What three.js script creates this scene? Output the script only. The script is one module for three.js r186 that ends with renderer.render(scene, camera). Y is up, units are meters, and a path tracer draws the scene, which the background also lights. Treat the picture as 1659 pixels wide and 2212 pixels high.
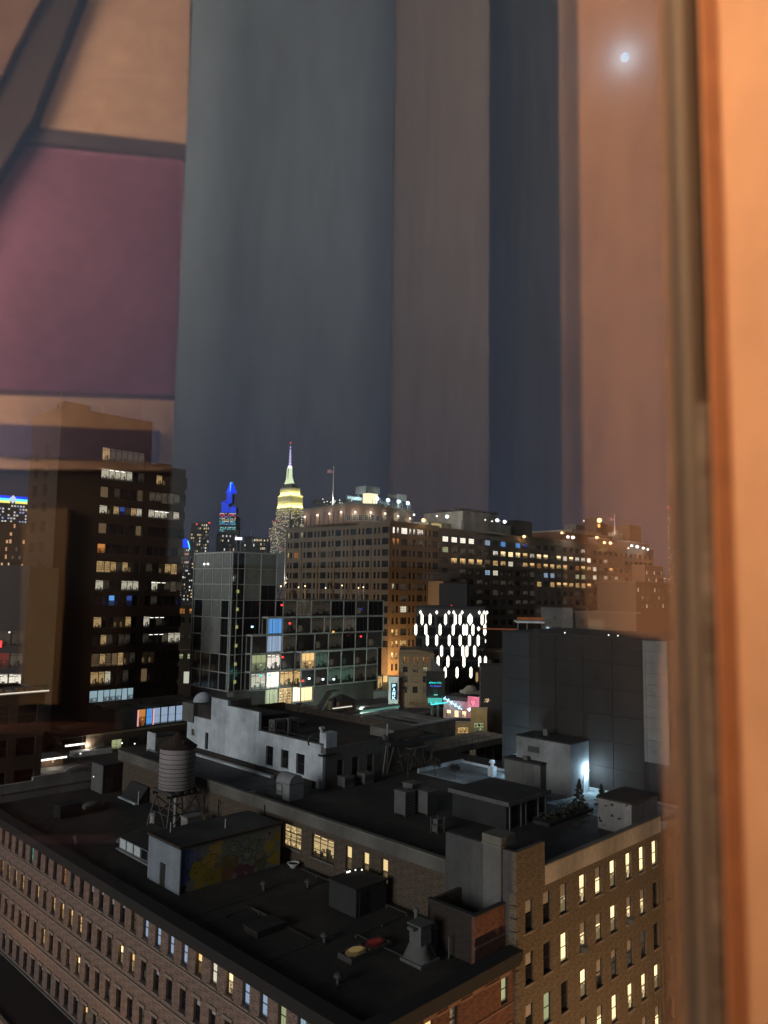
import * as THREE from 'three';
import { mergeGeometries } from 'three/addons/utils/BufferGeometryUtils.js';
import { RectAreaLightUniformsLib } from 'three/addons/lights/RectAreaLightUniformsLib.js';

// ---------------------------------------------------------------- camera, sky, light, exposure
const W = 768, H = 1024, EYE = 50, PITCH = 5.9 * Math.PI / 180, ROLL = 0.0156, F = 1661;
const renderer = new THREE.WebGLRenderer({ antialias: true });
renderer.setSize(W, H);
renderer.toneMapping = THREE.LinearToneMapping;
renderer.toneMappingExposure = 1;
renderer.shadowMap.enabled = true;
const scene = new THREE.Scene();
const camera = new THREE.PerspectiveCamera(2 * Math.atan(1106 / F) * 180 / Math.PI, W / H, 0.02, 12000);
camera.position.set(0, EYE, 0);
camera.rotation.set(PITCH, 0, ROLL, 'YXZ');
camera.updateMatrixWorld(true);
camera.focus = 250;
camera.userData.fStop = camera.getFocalLength() / 13;

let seed = 20221;
const rnd = () => { seed = (seed + 0x6D2B79F5) | 0; let t = Math.imul(seed ^ (seed >>> 15), 1 | seed); t = (t + Math.imul(t ^ (t >>> 7), 61 | t)) ^ t; return ((t ^ (t >>> 14)) >>> 0) / 4294967296; };
const rr = (a, b) => a + (b - a) * rnd();
const pick = a => a[Math.floor(rnd() * a.length)];

// a direction of sight -> a place at a known distance (metres over ground)
const sight = (u, v) => new THREE.Vector3((u - 829.5) / F, -(v - 1106) / F, -1).applyQuaternion(camera.quaternion);
function at(u, v, D) { const d = sight(u, v), t = D / Math.hypot(d.x, d.z); return new THREE.Vector3(d.x * t, EYE + d.y * t, d.z * t); }
const camInv = camera.quaternion.clone().invert();
function seenU(x, y, z) { const c = new THREE.Vector3(x, y - EYE, z).applyQuaternion(camInv); return 829.5 + F * c.x / -c.z; }
// metres along a street direction until a bearing is reached
function runTo(P, dx, dz, u, y) { let lo = 0, hi = 600; const s0 = Math.sign(seenU(P.x + dx * 600, y, P.z + dz * 600) - u); for (let i = 0; i < 50; i++) { const m = (lo + hi) / 2; if (Math.sign(seenU(P.x + dx * m, y, P.z + dz * m) - u) === s0) hi = m; else lo = m; } return lo; }
const R2 = Math.SQRT1_2, TURN = Math.PI / 4;          // the street grid stands at 45 degrees
const CX = -0.9, CZ = -50;                            // the corner of the loft building: origin of the street grid
const onGrid = (x, y, z) => new THREE.Vector3(CX + R2 * (x + z), y, CZ + R2 * (z - x));

// night sky: dull blue-grey city air, thin cloud, and the air round the moon
const MOON = sight(1350, 124).normalize();
{
  const w = 2048, h = 1024, a = new Float32Array(w * h * 4), P = [];
  for (let i = 0; i < 4096; i++) P.push(rnd());
  const n2 = (x, y, per) => { const xi = Math.floor(x), yi = Math.floor(y), fx = x - xi, fy = y - yi, g = (i, j) => P[(((i % per) + per) % per + ((j + 64) % 64) * 61) & 4095], sx = fx * fx * (3 - 2 * fx), sy = fy * fy * (3 - 2 * fy); return (g(xi, yi) * (1 - sx) + g(xi + 1, yi) * sx) * (1 - sy) + (g(xi, yi + 1) * (1 - sx) + g(xi + 1, yi + 1) * sx) * sy; };
  for (let j = 0; j < h; j++) {
    const el = ((j + 0.5) / h - 0.5) * Math.PI, y = Math.sin(el), c = Math.cos(el), k = Math.max(0, Math.min(1, el / 0.9));
    for (let i = 0; i < w; i++) {
      const az = ((i + 0.5) / w - 0.5) * 2 * Math.PI, x = c * Math.cos(az), z = c * Math.sin(az);
      const cl = 0.88 + 0.16 * n2(i / 64, j / 40, 32) + 0.08 * n2(i / 16, j / 11, 128);
      let r = (0.036 - 0.008 * k) * cl, g = (0.042 - 0.006 * k) * cl, b = (0.064 - 0.018 * k) * cl;
      const d = Math.acos(Math.min(1, x * MOON.x + y * MOON.y + z * MOON.z)) * 57.3;
      if (d < 14) { const o = 0.46 * Math.exp(-d * d / 0.75) + 0.15 * Math.exp(-d * d / 3.6) + 0.02 * Math.exp(-d / 3); r += o * 0.5; g += o * 0.78; b += o; }
      const q = (j * w + i) * 4; a[q] = r; a[q + 1] = g; a[q + 2] = b; a[q + 3] = 1;
    }
  }
  const t = new THREE.DataTexture(a, w, h, THREE.RGBAFormat, THREE.FloatType);
  t.mapping = THREE.EquirectangularReflectionMapping; t.magFilter = t.minFilter = THREE.LinearFilter; t.needsUpdate = true;
  scene.background = t; scene.environment = t; scene.environmentIntensity = 1; scene.backgroundIntensity = 1;
}
// the glow of the lit city to the left: one broad, soft, slightly cool light
const glow = new THREE.DirectionalLight(new THREE.Color(0.9, 0.96, 1.0), 1.9);
glow.position.set(-230, 72, 190); glow.target.position.set(0, 0, -90);
glow.castShadow = true; glow.shadow.radius = 45;
Object.assign(glow.shadow.camera, { left: -260, right: 260, top: 200, bottom: -200, near: 10, far: 900 });
glow.shadow.mapSize.set(4096, 4096);
scene.add(glow, glow.target);

// ---------------------------------------------------------------- helpers
const used = {};
function numbered(n) { const k = used[n] = (used[n] ?? -1) + 1; return k ? `${n}_${String(k).padStart(3, '0')}` : n; }
function thing(name, label, category, group, x = 0, y = 0, z = 0, turn = 0) {
  const o = new THREE.Group(); o.name = numbered(name); o.position.set(x, y, z); o.rotation.y = turn;
  o.userData = { label, category }; if (group) o.userData.group = group;
  scene.add(o); return o;
}
const gridThing = (name, label, category, x = 0, z = 0, group, y = 0) => { const p = onGrid(x, y, z); return thing(name, label, category, group, p.x, p.y, p.z, TURN); };
function part(parent, name, geo, m, x = 0, y = 0, z = 0, turn = 0) {
  const o = new THREE.Mesh(Array.isArray(geo) ? mergeGeometries(geo) : geo, m);
  o.name = name; o.position.set(x, y, z); o.rotation.y = turn; o.castShadow = o.receiveShadow = true;
  parent.add(o); return o;
}
function struct(name, geo, m) { const o = part(scene, numbered(name), geo, m); o.userData.kind = 'structure'; return o; }
function metreUV(g) {
  const p = g.attributes.position, n = g.attributes.normal, uv = new Float32Array(p.count * 2);
  for (let i = 0; i < p.count; i++) {
    const ax = Math.abs(n.getX(i)), ay = Math.abs(n.getY(i)), az = Math.abs(n.getZ(i));
    if (ay > ax && ay > az) { uv[2 * i] = p.getX(i); uv[2 * i + 1] = p.getZ(i); } else if (ax > az) { uv[2 * i] = p.getZ(i); uv[2 * i + 1] = p.getY(i); } else { uv[2 * i] = p.getX(i); uv[2 * i + 1] = p.getY(i); }
  }
  g.setAttribute('uv', new THREE.BufferAttribute(uv, 2)); return g;
}
function bx(x0, x1, y0, y1, z0, z1) { const g = new THREE.BoxGeometry(x1 - x0, y1 - y0, z1 - z0); g.translate((x0 + x1) / 2, (y0 + y1) / 2, (z0 + z1) / 2); return metreUV(g); }
function cyl(x, y0, y1, z, r0, r1 = r0, n = 16) { const g = new THREE.CylinderGeometry(r1, r0, y1 - y0, n); g.translate(x, (y0 + y1) / 2, z); return g; }
function bar(a, b, r, n = 6) {
  const A = new THREE.Vector3(...a), B = new THREE.Vector3(...b), d = B.clone().sub(A), g = new THREE.CylinderGeometry(r, r, d.length(), n);
  g.applyQuaternion(new THREE.Quaternion().setFromUnitVectors(new THREE.Vector3(0, 1, 0), d.clone().normalize()));
  const m = A.add(B).multiplyScalar(0.5); g.translate(m.x, m.y, m.z); return g;
}
function ball(x, y, z, r, n = 12) { const g = new THREE.SphereGeometry(r, n, Math.max(6, n >> 1)); g.translate(x, y, z); return g; }
function prism(pts, depth, m4) { const s = new THREE.Shape(pts.map(p => new THREE.Vector2(p[0], p[1]))); const g = new THREE.ExtrudeGeometry(s, { depth, bevelEnabled: false }); if (m4) g.applyMatrix4(m4); return g; }

// ---------------------------------------------------------------- textures and materials
function noiseField(n, octaves) {
  const o = new Float32Array(n * n);
  for (const [per, amp] of octaves) {
    const g = Array.from({ length: per * per }, () => rnd() - 0.5), G = (i, j) => g[(i % per) + (j % per) * per];
    for (let y = 0; y < n; y++) for (let x = 0; x < n; x++) {
      const u = x / n * per, v = y / n * per, i = Math.floor(u), j = Math.floor(v), a = u - i, b = v - j, sa = a * a * (3 - 2 * a), sb = b * b * (3 - 2 * b);
      o[y * n + x] += amp * ((G(i, j) * (1 - sa) + G(i + 1, j) * sa) * (1 - sb) + (G(i, j + 1) * (1 - sa) + G(i + 1, j + 1) * sa) * sb);
    }
  }
  return o;
}
function dataTex(n, fn, srgb, size = 1) {
  const a = new Uint8Array(n * n * 4);
  for (let i = 0; i < n * n; i++) { const c = fn(i % n, Math.floor(i / n), i); for (let k = 0; k < 3; k++) a[4 * i + k] = Math.max(0, Math.min(255, 255 * (c.length ? c[k] : c))); a[4 * i + 3] = 255; }
  const t = new THREE.DataTexture(a, n, n); t.wrapS = t.wrapT = THREE.RepeatWrapping; t.magFilter = THREE.LinearFilter; t.minFilter = THREE.LinearMipmapLinearFilter; t.generateMipmaps = true;
  if (srgb) t.colorSpace = THREE.SRGBColorSpace; t.repeat.set(1 / size, 1 / size); t.needsUpdate = true; return t;
}
const nA = noiseField(256, [[4, 0.5], [9, 0.4], [23, 0.3], [64, 0.35], [128, 0.3]]);
const nB = noiseField(256, [[3, 0.7], [7, 0.5], [17, 0.35], [50, 0.2]]);
const grain = dataTex(256, (x, y, i) => 0.86 + 0.16 * nA[i], true, 3.1);
const patchy = dataTex(256, (x, y, i) => { const s = (y % 64 < 1 || (x + 40 * ((y >> 6) & 1)) % 128 < 1) ? -0.12 : 0; return 0.72 + 0.42 * nB[i] + 0.16 * nA[i] + s; }, true, 13);
const streaks = dataTex(256, (x, y, i) => 0.85 + 0.09 * nA[((y >> 6) << 8) + x] + 0.14 * nB[i] + 0.1 * nA[i], true, 7);
const grainH = dataTex(256, (x, y, i) => 0.5 + 0.4 * nA[i], false, 3.1);
const brickT = (() => { const cols = 8, rows = 16, n = 256, tone = Array.from({ length: cols * rows }, () => rr(0.68, 1)); return [dataTex(n, (x, y, i) => { const r = Math.floor(y / 16), q = (x + (r & 1) * 16) % n, c = Math.floor(q / 32); const joint = y % 16 < 2 || q % 32 < 2; return joint ? 0.7 + 0.1 * nA[i] : tone[r * cols + c] * (0.94 + 0.14 * nA[i]); }, true, 1.72), dataTex(n, (x, y, i) => { const r = Math.floor(y / 16), q = (x + (r & 1) * 16) % n; return (y % 16 < 2 || q % 32 < 2) ? 0.2 : 0.8 + 0.15 * nA[i]; }, false, 1.72)]; })();
const mat = (r, g, b, o = {}) => new THREE.MeshStandardMaterial({ color: new THREE.Color().setRGB(r, g, b), roughness: 0.88, map: grain, bumpMap: grainH, bumpScale: 0.004, ...o });
const brick = (r, g, b) => mat(r, g, b, { map: brickT[0], bumpMap: brickT[1], bumpScale: 0.008, roughness: 0.92 });
const M = {
  loft: brick(0.29, 0.185, 0.14), loftStone: mat(0.30, 0.22, 0.17), red: brick(0.21, 0.085, 0.05), redTrim: mat(0.28, 0.15, 0.1), buff: brick(0.22, 0.16, 0.1), buffDark: brick(0.12, 0.08, 0.05), stucco: mat(0.24, 0.21, 0.175, { map: streaks }),
  cornice: mat(0.02, 0.016, 0.013), roof: mat(0.052, 0.039, 0.027, { map: patchy, roughness: 0.95 }), roofWarm: mat(0.052, 0.038, 0.026, { map: patchy, roughness: 0.95 }), roofGrey: mat(0.1, 0.1, 0.095, { map: patchy, roughness: 0.9 }), roofPale: mat(0.42, 0.45, 0.45, { map: patchy, roughness: 0.9 }),
  coping: mat(0.19, 0.17, 0.135, { map: streaks }), white: mat(0.62, 0.65, 0.66, { map: streaks }), whiteTrim: mat(0.7, 0.7, 0.66), greyWall: mat(0.15, 0.14, 0.125, { map: streaks }), dark: mat(0.03, 0.028, 0.026), black: mat(0.012, 0.012, 0.013, { roughness: 0.6 }),
  steel: mat(0.07, 0.062, 0.055, { roughness: 0.6 }), galv: mat(0.36, 0.36, 0.34, { roughness: 0.55, metalness: 0.3 }), wood: mat(0.46, 0.38, 0.35, { map: streaks }), rust: mat(0.12, 0.062, 0.026, { map: patchy }), sash: mat(0.035, 0.03, 0.026, { roughness: 0.6 }), paleFrame: mat(0.5, 0.52, 0.47, { roughness: 0.6 }),
  brownTower: brick(0.085, 0.05, 0.032), tan: brick(0.25, 0.165, 0.085), deep: brick(0.15, 0.105, 0.07), beige: mat(0.4, 0.34, 0.26, { map: streaks }), charcoal: mat(0.022, 0.02, 0.019, { map: streaks, roughness: 0.8 }), panelGrey: mat(0.13, 0.122, 0.11), stripGrey: mat(0.2, 0.19, 0.175), asphalt: mat(0.04, 0.038, 0.036, { map: patchy }), pave: mat(0.16, 0.15, 0.14), leafDark: mat(0.045, 0.042, 0.025), leafTan: mat(0.2, 0.15, 0.09), bark: mat(0.07, 0.05, 0.035), farDark: mat(0.035, 0.033, 0.034), farMid: mat(0.09, 0.085, 0.08), blind: mat(0.55, 0.5, 0.47), curtainPale: mat(0.27, 0.27, 0.235, { map: streaks }), orange: mat(0.5, 0.13, 0.03),
};
const darkGlass = new THREE.MeshStandardMaterial({ color: new THREE.Color().setRGB(0.012, 0.012, 0.014), roughness: 0.12 });
// what one sees of lit rooms through their windows: ceiling lights, walls, shelves, desks
function roomTex(kind) {
  const c = document.createElement('canvas'); c.width = 96; c.height = 128; const g = c.getContext('2d');
  const px = (v) => `rgb(${v | 0},${v * 0.97 | 0},${v * 0.92 | 0})`;
  g.fillStyle = px(kind === 2 ? 235 : 190); g.fillRect(0, 0, 96, 128);
  if (kind === 0) { g.fillStyle = px(120); g.fillRect(0, 0, 96, 26); for (let i = 0; i < 3; i++) { g.fillStyle = px(255); g.fillRect(6 + 30 * i, 8 + 4 * i, 22, 5); } for (let i = 0; i < 9; i++) { g.fillStyle = px(rr(40, 230)); g.fillRect(rr(0, 90), rr(58, 90), rr(5, 22), rr(8, 34)); } g.fillStyle = px(58); g.fillRect(0, 106, 96, 22); for (let i = 0; i < 6; i++) { g.fillStyle = px(rr(20, 70)); g.fillRect(rr(0, 90), rr(88, 100), rr(6, 14), 30); } }
  if (kind === 1) { g.fillStyle = px(228); g.fillRect(0, 0, 96, 56); g.fillStyle = px(150); g.fillRect(0, 64, 96, 64); for (let i = 0; i < 7; i++) { g.fillStyle = px(rr(40, 160)); g.fillRect(rr(0, 86), rr(70, 110), rr(6, 26), rr(10, 30)); } g.fillStyle = px(255); g.beginPath(); g.arc(64, 78, 9, 0, 7); g.fill(); }
  if (kind === 2) { for (let i = 0; i < 10; i++) { g.fillStyle = px(i & 1 ? 205 : 245); g.fillRect(i * 10, 0, 6, 128); } g.fillStyle = px(130); g.fillRect(0, 116, 96, 12); }
  if (kind === 3) { for (let j = 0; j < 5; j++) { g.fillStyle = px(90); g.fillRect(0, 22 + j * 24, 96, 4); for (let i = 0; i < 9; i++) { g.fillStyle = px(rr(60, 250)); g.fillRect(i * 11, 6 + j * 24 + rr(0, 8), rr(5, 10), 16 - rr(0, 6)); } } g.fillStyle = px(255); g.fillRect(20, 2, 50, 5); }
  if (kind === 4) { g.fillStyle = px(30); g.fillRect(0, 0, 96, 128); for (let i = 0; i < 9; i++) { g.fillStyle = px(rr(70, 255)); g.fillRect(rr(0, 90), rr(20, 118), rr(2, 9), rr(2, 8)); } g.fillStyle = px(110); g.fillRect(12, 60, 26, 50); }
  if (kind === 5) { g.fillStyle = px(245); g.fillRect(0, 0, 96, 62); g.fillStyle = px(80); g.fillRect(0, 62, 96, 66); for (let i = 0; i < 6; i++) { g.fillStyle = px(rr(60, 190)); g.fillRect(rr(0, 86), rr(66, 112), rr(6, 22), rr(8, 24)); } }
  const t = new THREE.CanvasTexture(c); t.colorSpace = THREE.SRGBColorSpace; return t;
}
const rooms = [0, 1, 2, 3, 4, 5, 0, 1, 3].map(roomTex);
const lit = (r, g, b, k, tex) => new THREE.MeshStandardMaterial({ color: 0x0a0a0a, roughness: 0.35, emissive: new THREE.Color().setRGB(r, g, b), emissiveIntensity: k, emissiveMap: tex ?? null });
const set = (r, g, b, k, list) => list.map(i => lit(r, g, b, k, rooms[i]));
const PANE = {
  d: [darkGlass], t: set(1, 0.72, 0.36, 0.85, [0, 6, 3, 4]), u: set(0.95, 0.95, 0.82, 1.15, [0, 6]), y: set(1, 0.68, 0.3, 1.7, [0, 1, 3, 5]), Y: set(1, 0.8, 0.46, 2.8, [1, 2, 5]), w: set(0.95, 0.95, 0.82, 1.3, [0, 6, 2]), W: set(1, 1, 0.95, 2.2, [2, 0]), g: set(0.72, 0.85, 0.5, 0.75, [2, 1]), k: set(0.8, 0.75, 0.6, 0.085, [0, 4, 6]), p: set(0.85, 0.62, 0.38, 0.22, [1, 2, 3]), o: set(1, 0.42, 0.12, 0.9, [1, 3]),
  c: set(0.5, 0.78, 1, 0.85, [2, 1]), b: set(0.1, 0.2, 1, 0.45, [4, 5]), B: set(0.12, 0.4, 1, 1.3, [2, 5]), n: set(0.45, 0.65, 1, 1.0, [2]), e: set(0.15, 0.85, 0.8, 0.8, [2]), z: set(0.4, 0.75, 0.62, 0.3, [0, 4, 6]), r: set(1, 0.15, 0.1, 0.2, [4, 1]), s: set(0.9, 0.85, 0.7, 0.45, [4]), m: set(0.55, 0.5, 0.42, 0.26, [0, 3, 6]),
};
const pane = k => pick(PANE[k] ?? PANE.d);
const lamp = (r, g, b, k = 3) => new THREE.MeshStandardMaterial({ color: 0x222222, emissive: new THREE.Color().setRGB(r, g, b), emissiveIntensity: k });
const L = { white: lamp(1, 0.96, 0.88, 3), cool: lamp(0.75, 0.92, 1, 4), ice: lamp(0.45, 0.8, 1, 3), warm: lamp(1, 0.66, 0.32, 3), red: lamp(1, 0.05, 0.05, 2.5), blue: lamp(0.01, 0.05, 1, 1.3), deepBlue: lamp(0.012, 0.035, 0.7, 0.7), cyan: lamp(0.1, 0.85, 0.95, 1.6), yellow: lamp(0.9, 0.85, 0.2, 1.5), hex: lamp(1, 0.95, 0.8, 2.8), violet: lamp(0.7, 0.62, 1, 3), pink: lamp(1, 0.45, 0.5, 1.2), amber: lamp(1, 0.5, 0.1, 2) };
function pointLamp(parent, x, y, z, r, g, b, cd, size = 0.1) { const p = new THREE.PointLight(new THREE.Color(r, g, b), cd, 0, 2); p.position.set(x, y, z); p.castShadow = true; p.shadow.radius = Math.max(1, size / 0.02); parent.add(p); return p; }

// ---------------------------------------------------------------- facades and windows
// a face of a building: starts at (ox, oz) in the building's axes, runs along +s when seen from outside, turned by ang
const face = (ox, oz, ang) => ({ ang, m: new THREE.Matrix4().makeRotationY(ang).setPosition(ox, 0, oz) });
const lay = (f, g) => g.clone().applyMatrix4(f.m);
const LEFT = -Math.PI / 2;
// wall with real openings: bands between the window rows, piers between the windows
function gridWall(s0, s1, y0, y1, cols, rows, th = 0.4) {
  const g = []; let y = y0;
  for (const [a, b] of rows) {
    if (a > y + 1e-3) g.push(bx(s0, s1, y, a, -th, 0));
    let s = s0; for (const [c, d] of cols) { if (c > s + 1e-3) g.push(bx(s, c, a, b, -th, 0)); s = d; } if (s1 > s + 1e-3) g.push(bx(s, s1, a, b, -th, 0));
    y = b;
  }
  if (y1 > y) g.push(bx(s0, s1, y, y1, -th, 0));
  return g;
}
const cache = {};
function frameGeo(w, h, nx, ny, t, sill, rail) {
  const k = [w.toFixed(2), h.toFixed(2), nx, ny, t, sill, rail].join(); if (cache[k]) return cache[k];
  const g = [bx(-w / 2, -w / 2 + t, 0, h, -0.05, 0.05), bx(w / 2 - t, w / 2, 0, h, -0.05, 0.05), bx(-w / 2 + t, w / 2 - t, 0, t, -0.05, 0.05), bx(-w / 2 + t, w / 2 - t, h - t, h, -0.05, 0.05)];
  const m = t * 0.6;
  for (let i = 1; i < nx; i++) { const x = -w / 2 + w * i / nx; g.push(bx(x - m / 2, x + m / 2, t, h - t, -0.03, 0.03)); }
  for (let j = 1; j < ny; j++) { const y = (rail ?? 1) === 1 ? h * j / ny : h * rail; g.push(bx(-w / 2 + t, w / 2 - t, y - m / 2, y + m / 2, -0.032, 0.035)); }
  return cache[k] = mergeGeometries(g);
}
function paneGeo(w, h) { const k = 'p' + w.toFixed(2) + ',' + h.toFixed(2); return cache[k] ??= new THREE.PlaneGeometry(w, h).translate(0, h / 2, 0); }
const v3 = new THREE.Vector3();
function putWindow(parent, f, s0, s1, h0, h1, kind, { nx = 1, ny = 2, t = 0.07, recess = 0.22, frame = M.sash, rail, blind = 0 } = {}) {
  const w = s1 - s0, h = h1 - h0; v3.set((s0 + s1) / 2, h0, -recess).applyMatrix4(f.m);
  const o = part(parent, 'window', frameGeo(w, h, nx, ny, t, 0, rail), frame, v3.x, v3.y, v3.z, f.ang);
  part(o, 'pane', paneGeo(w, h), pane(kind), 0, 0, -0.04);
  if (blind) part(o, 'blind', paneGeo(w - 2 * t, h * blind), M.blind, 0, h * (1 - blind) - t, -0.036);
  return o;
}
// a curtain wall: every upright and every rail a bar of its own, every pane its own
function curtainWall(parent, f, sEdges, hEdges, kinds, { t = 0.16, frame = M.paleFrame, depth = 0.22, nx = 2, inner = M.sash, recess = 0.16, split = 1 } = {}) {
  const s0 = sEdges[0], s1 = sEdges.at(-1), h0 = hEdges[0], h1 = hEdges.at(-1);
  for (const s of sEdges) part(parent, 'mullion', lay(f, bx(s - t / 2, s + t / 2, h0, h1, -depth, 0.05)), frame);
  for (const h of hEdges) for (let i = 0; i + 1 < sEdges.length; i++) part(parent, 'transom', lay(f, bx(sEdges[i] + t / 2, sEdges[i + 1] - t / 2, h - t / 2, h + t / 2, -depth, 0.03)), frame);
  for (let j = 0; j + 1 < hEdges.length; j++) for (let i = 0; i + 1 < sEdges.length; i++) {
    const k = kinds(i, j); if (k === '.') continue;
    if (k === 'L') { v3.set((sEdges[i] + sEdges[i + 1]) / 2, hEdges[j] + t / 2, -recess).applyMatrix4(f.m); const p = part(parent, 'louvre_panel', louvre(sEdges[i + 1] - sEdges[i] - t, hEdges[j + 1] - hEdges[j] - t), M.curtainPale, v3.x, v3.y, v3.z, f.ang); continue; }
    putWindow(parent, f, sEdges[i] + t / 2, sEdges[i + 1] - t / 2, hEdges[j] + t / 2, hEdges[j + 1] - t / 2, k, { nx, ny: split, t: 0.06, recess, frame: inner });
  }
}
function louvre(w, h) { const k = 'lv' + w.toFixed(2) + h.toFixed(2); if (cache[k]) return cache[k]; const g = [], n = Math.max(3, Math.round(w / 0.28)); for (let i = 0; i < n; i++) { const a = -w / 2 + w * i / n; g.push(bx(a, a + w / n - 0.03, 0, h, -0.06 - 0.03 * (i % 3), 0)); } g.push(bx(-w / 2, w / 2, 0, h, -0.2, -0.15)); return cache[k] = mergeGeometries(g); }
function rail(parent, pts, y, h = 1.1, m = M.steel, step = 1.6) {
  const g = [];
  for (let i = 0; i + 1 < pts.length; i++) { const [a, b] = [pts[i], pts[i + 1]], n = Math.max(1, Math.round(Math.hypot(b[0] - a[0], b[1] - a[1]) / step)); for (const k of [0.5, 1]) g.push(bar([a[0], y + h * k, a[1]], [b[0], y + h * k, b[1]], 0.03, 5)); for (let j = 0; j <= n; j++) { const x = a[0] + (b[0] - a[0]) * j / n, z = a[1] + (b[1] - a[1]) * j / n; g.push(bar([x, y, z], [x, y + h, z], 0.03, 5)); } }
  return part(parent, 'railing', g, m);
}
const lintelA = bx(-0.62, 0.62, 0, 0.26, -0.05, 0.1), sillA = bx(-0.58, 0.58, 0, 0.1, -0.1, 0.14);
// ---------------------------------------------------------------- ground
struct('ground', new THREE.PlaneGeometry(16000, 16000).rotateX(-Math.PI / 2), mat(0.035, 0.033, 0.03, { map: patchy }));
{ // two streets that meet below the window, with pavements
  const road = (n, g, m) => { const o = struct(n, g, m); o.position.copy(onGrid(0, 0, 0)); o.rotation.y = TURN; return o; };
  road('road', bx(-22, -6, 0.004, 0.008, -160, 60), M.asphalt); road('road', bx(-6, 120, 0.004, 0.008, 6, 22), M.asphalt);
  road('pavement', bx(-6, 0, 0, 0.14, -160, 0), M.pave); road('pavement', bx(-6, 120, 0, 0.14, 0, 6), M.pave);
}
// ---------------------------------------------------------------- the loft building in the foreground
{
  const b = gridThing('loft_building', 'long brick loft building in the foreground with narrow windows and flat black roof', 'building');
  part(b, 'core', bx(0.4, 15.9, 0, 22.6, -67.5, -0.4), M.dark);
  const f = face(0, -67.5, LEFT), g = face(0, 0, 0), h = 1.8, w = 0.92;
  const cols = []; for (let i = -2; i < 29; i++) { const s = -60.75 + 2.1 * i + 67.5; cols.push([s, s + w]); }
  const rows = [[9.35, 11.15], [13.05, 14.85], [16.75, 18.55], [20.2, 22.0]];
  part(b, 'wall', gridWall(0, 67.5, 0, 22.4, cols, rows).map(q => lay(f, q)), M.loft);
  // top row first; k is the column counted from the far end
  const top = { 4: 'e', 6: 's', 8: 'o', 9: 's', 15: 'p', 16: 'n', 17: 'n', 18: 'n', 19: 'n', 20: 'y', 21: 'w', 22: 'Y', 23: 'n', 24: 'n', 25: 'g', 26: 'c', 27: 'p', 28: 'd' };
  const r2 = { '-2': 'y', '-1': 'y', 0: 'y', 1: 'y', 2: 'y', 3: 'y', 5: 'y', 6: 'm', 7: 'y', 8: 'y', 9: 'y', 10: 'y', 14: 'Y', 15: 'y', 16: 's' };
  const r3 = { 2: 's', 5: 'm', 6: 'y', 8: 'm', 9: 'p', 10: 'Y', 13: 's', 16: 'm' }, r4 = { 11: 'y', 12: 'p', 15: 'm', 3: 's' };
  [r4, r3, r2, top].forEach((lits, j) => cols.forEach(([s0, s1], q) => {
    const k = q - 2, kind = lits[k] ?? (rnd() < 0.08 ? 'k' : 'd'), shade = kind === 'd' && (j === 3 ? k > 10 && k < 17 : rnd() < 0.55) ? rr(0.25, 0.5) : kind !== 'd' && [18, 19, 23].includes(k) && j === 3 ? 0 : 0;
    putWindow(b, f, s0, s1, rows[j][0], rows[j][1], kind, { t: 0.055, blind: shade, recess: 0.24 });
    part(b, 'lintel', lintelA, M.loftStone, -0.02, rows[j][1], s0 - 67.5 + w / 2, LEFT); part(b, 'sill', sillA, M.loftStone, -0.02, rows[j][0] - 0.1, s0 - 67.5 + w / 2, LEFT);
  }));
  for (const y of [12.45, 16.15, 19.78]) part(b, 'string_course', bx(-0.12, 0, y, y + 0.14, -67.5, 0), M.loftStone);
  // right-hand front
  const cr = [[2.9, 3.8], [5.85, 6.75], [8.4, 9.3], [14.3, 15.2]];
  const rr2 = [[8.7, 10.6], [12.35, 14.25], [16.05, 17.95], [19.75, 21.65]];
  part(b, 'wall', gridWall(0.4, 15.9, 0, 22.4, cr, rr2).map(q => lay(g, q)), M.red);
  const lr = { '0,3': 'p', '1,3': 'y', '2,3': 'm', '3,3': 'g', '1,2': 's', '3,2': 'y' };
  rr2.forEach(([a, c], j) => { for (const [x0, x1] of [...cr, [11.1, 12]]) { const i = cr.findIndex(q => q[0] === x0); if (i >= 0) putWindow(b, g, x0, x1, a, c, lr[i + ',' + j] ?? 'd', { t: 0.055, blind: 0 }); part(b, 'lintel', bx(x0 - 0.25, x1 + 0.25, c, c + 0.34, -0.05, 0.09), M.redTrim); }
    let x = 0.4; for (const [x0, x1] of [...cr, [11.1, 12]].sort((p, q) => p[0] - q[0])) { part(b, 'string_course', bx(x, x0 - 0.25, c - 0.12, c + 0.06, -0.02, 0.06), M.redTrim); x = x1 + 0.25; }
    part(b, 'string_course', bx(0.4, 15.9, a - 0.3, a - 0.16, -0.02, 0.07), M.redTrim); });
  part(b, 'cornice', [bx(-0.7, 0.4, 22.4, 22.75, -67.5, 0.7), bx(-0.9, 0.4, 22.75, 23.2, -67.5, 0.9), bx(-0.95, 0.42, 23.2, 23.5, -67.5, 0.95), bx(0.42, 15.8, 22.4, 22.75, -0.3, 0.7), bx(0.42, 15.8, 22.75, 23.2, -0.3, 0.9), bx(0.42, 15.8, 23.2, 23.5, -0.35, 0.95)], M.cornice);
  part(b, 'canopy', [bx(-4.6, -0.01, 8.55, 8.8, -67.5, 1), bx(-4.7, -4.6, 8.5, 8.95, -67.5, 1)], M.dark);
  part(b, 'flashing', bx(-0.16, -0.005, 8.8, 8.98, -67.5, 0), M.greyWall);
  const roof = part(b, 'roof', bx(0.42, 15.88, 22.6, 23, -67.5, -0.35), M.roof);
  part(roof, 'seam', [bx(1, 11, 23, 23.05, -22.1, -21.9), bx(6.0, 6.15, 23, 23.12, -21, -12), bx(1.2, 8.6, 23, 23.05, -11.6, -11.45)], M.roofWarm);
}
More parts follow.
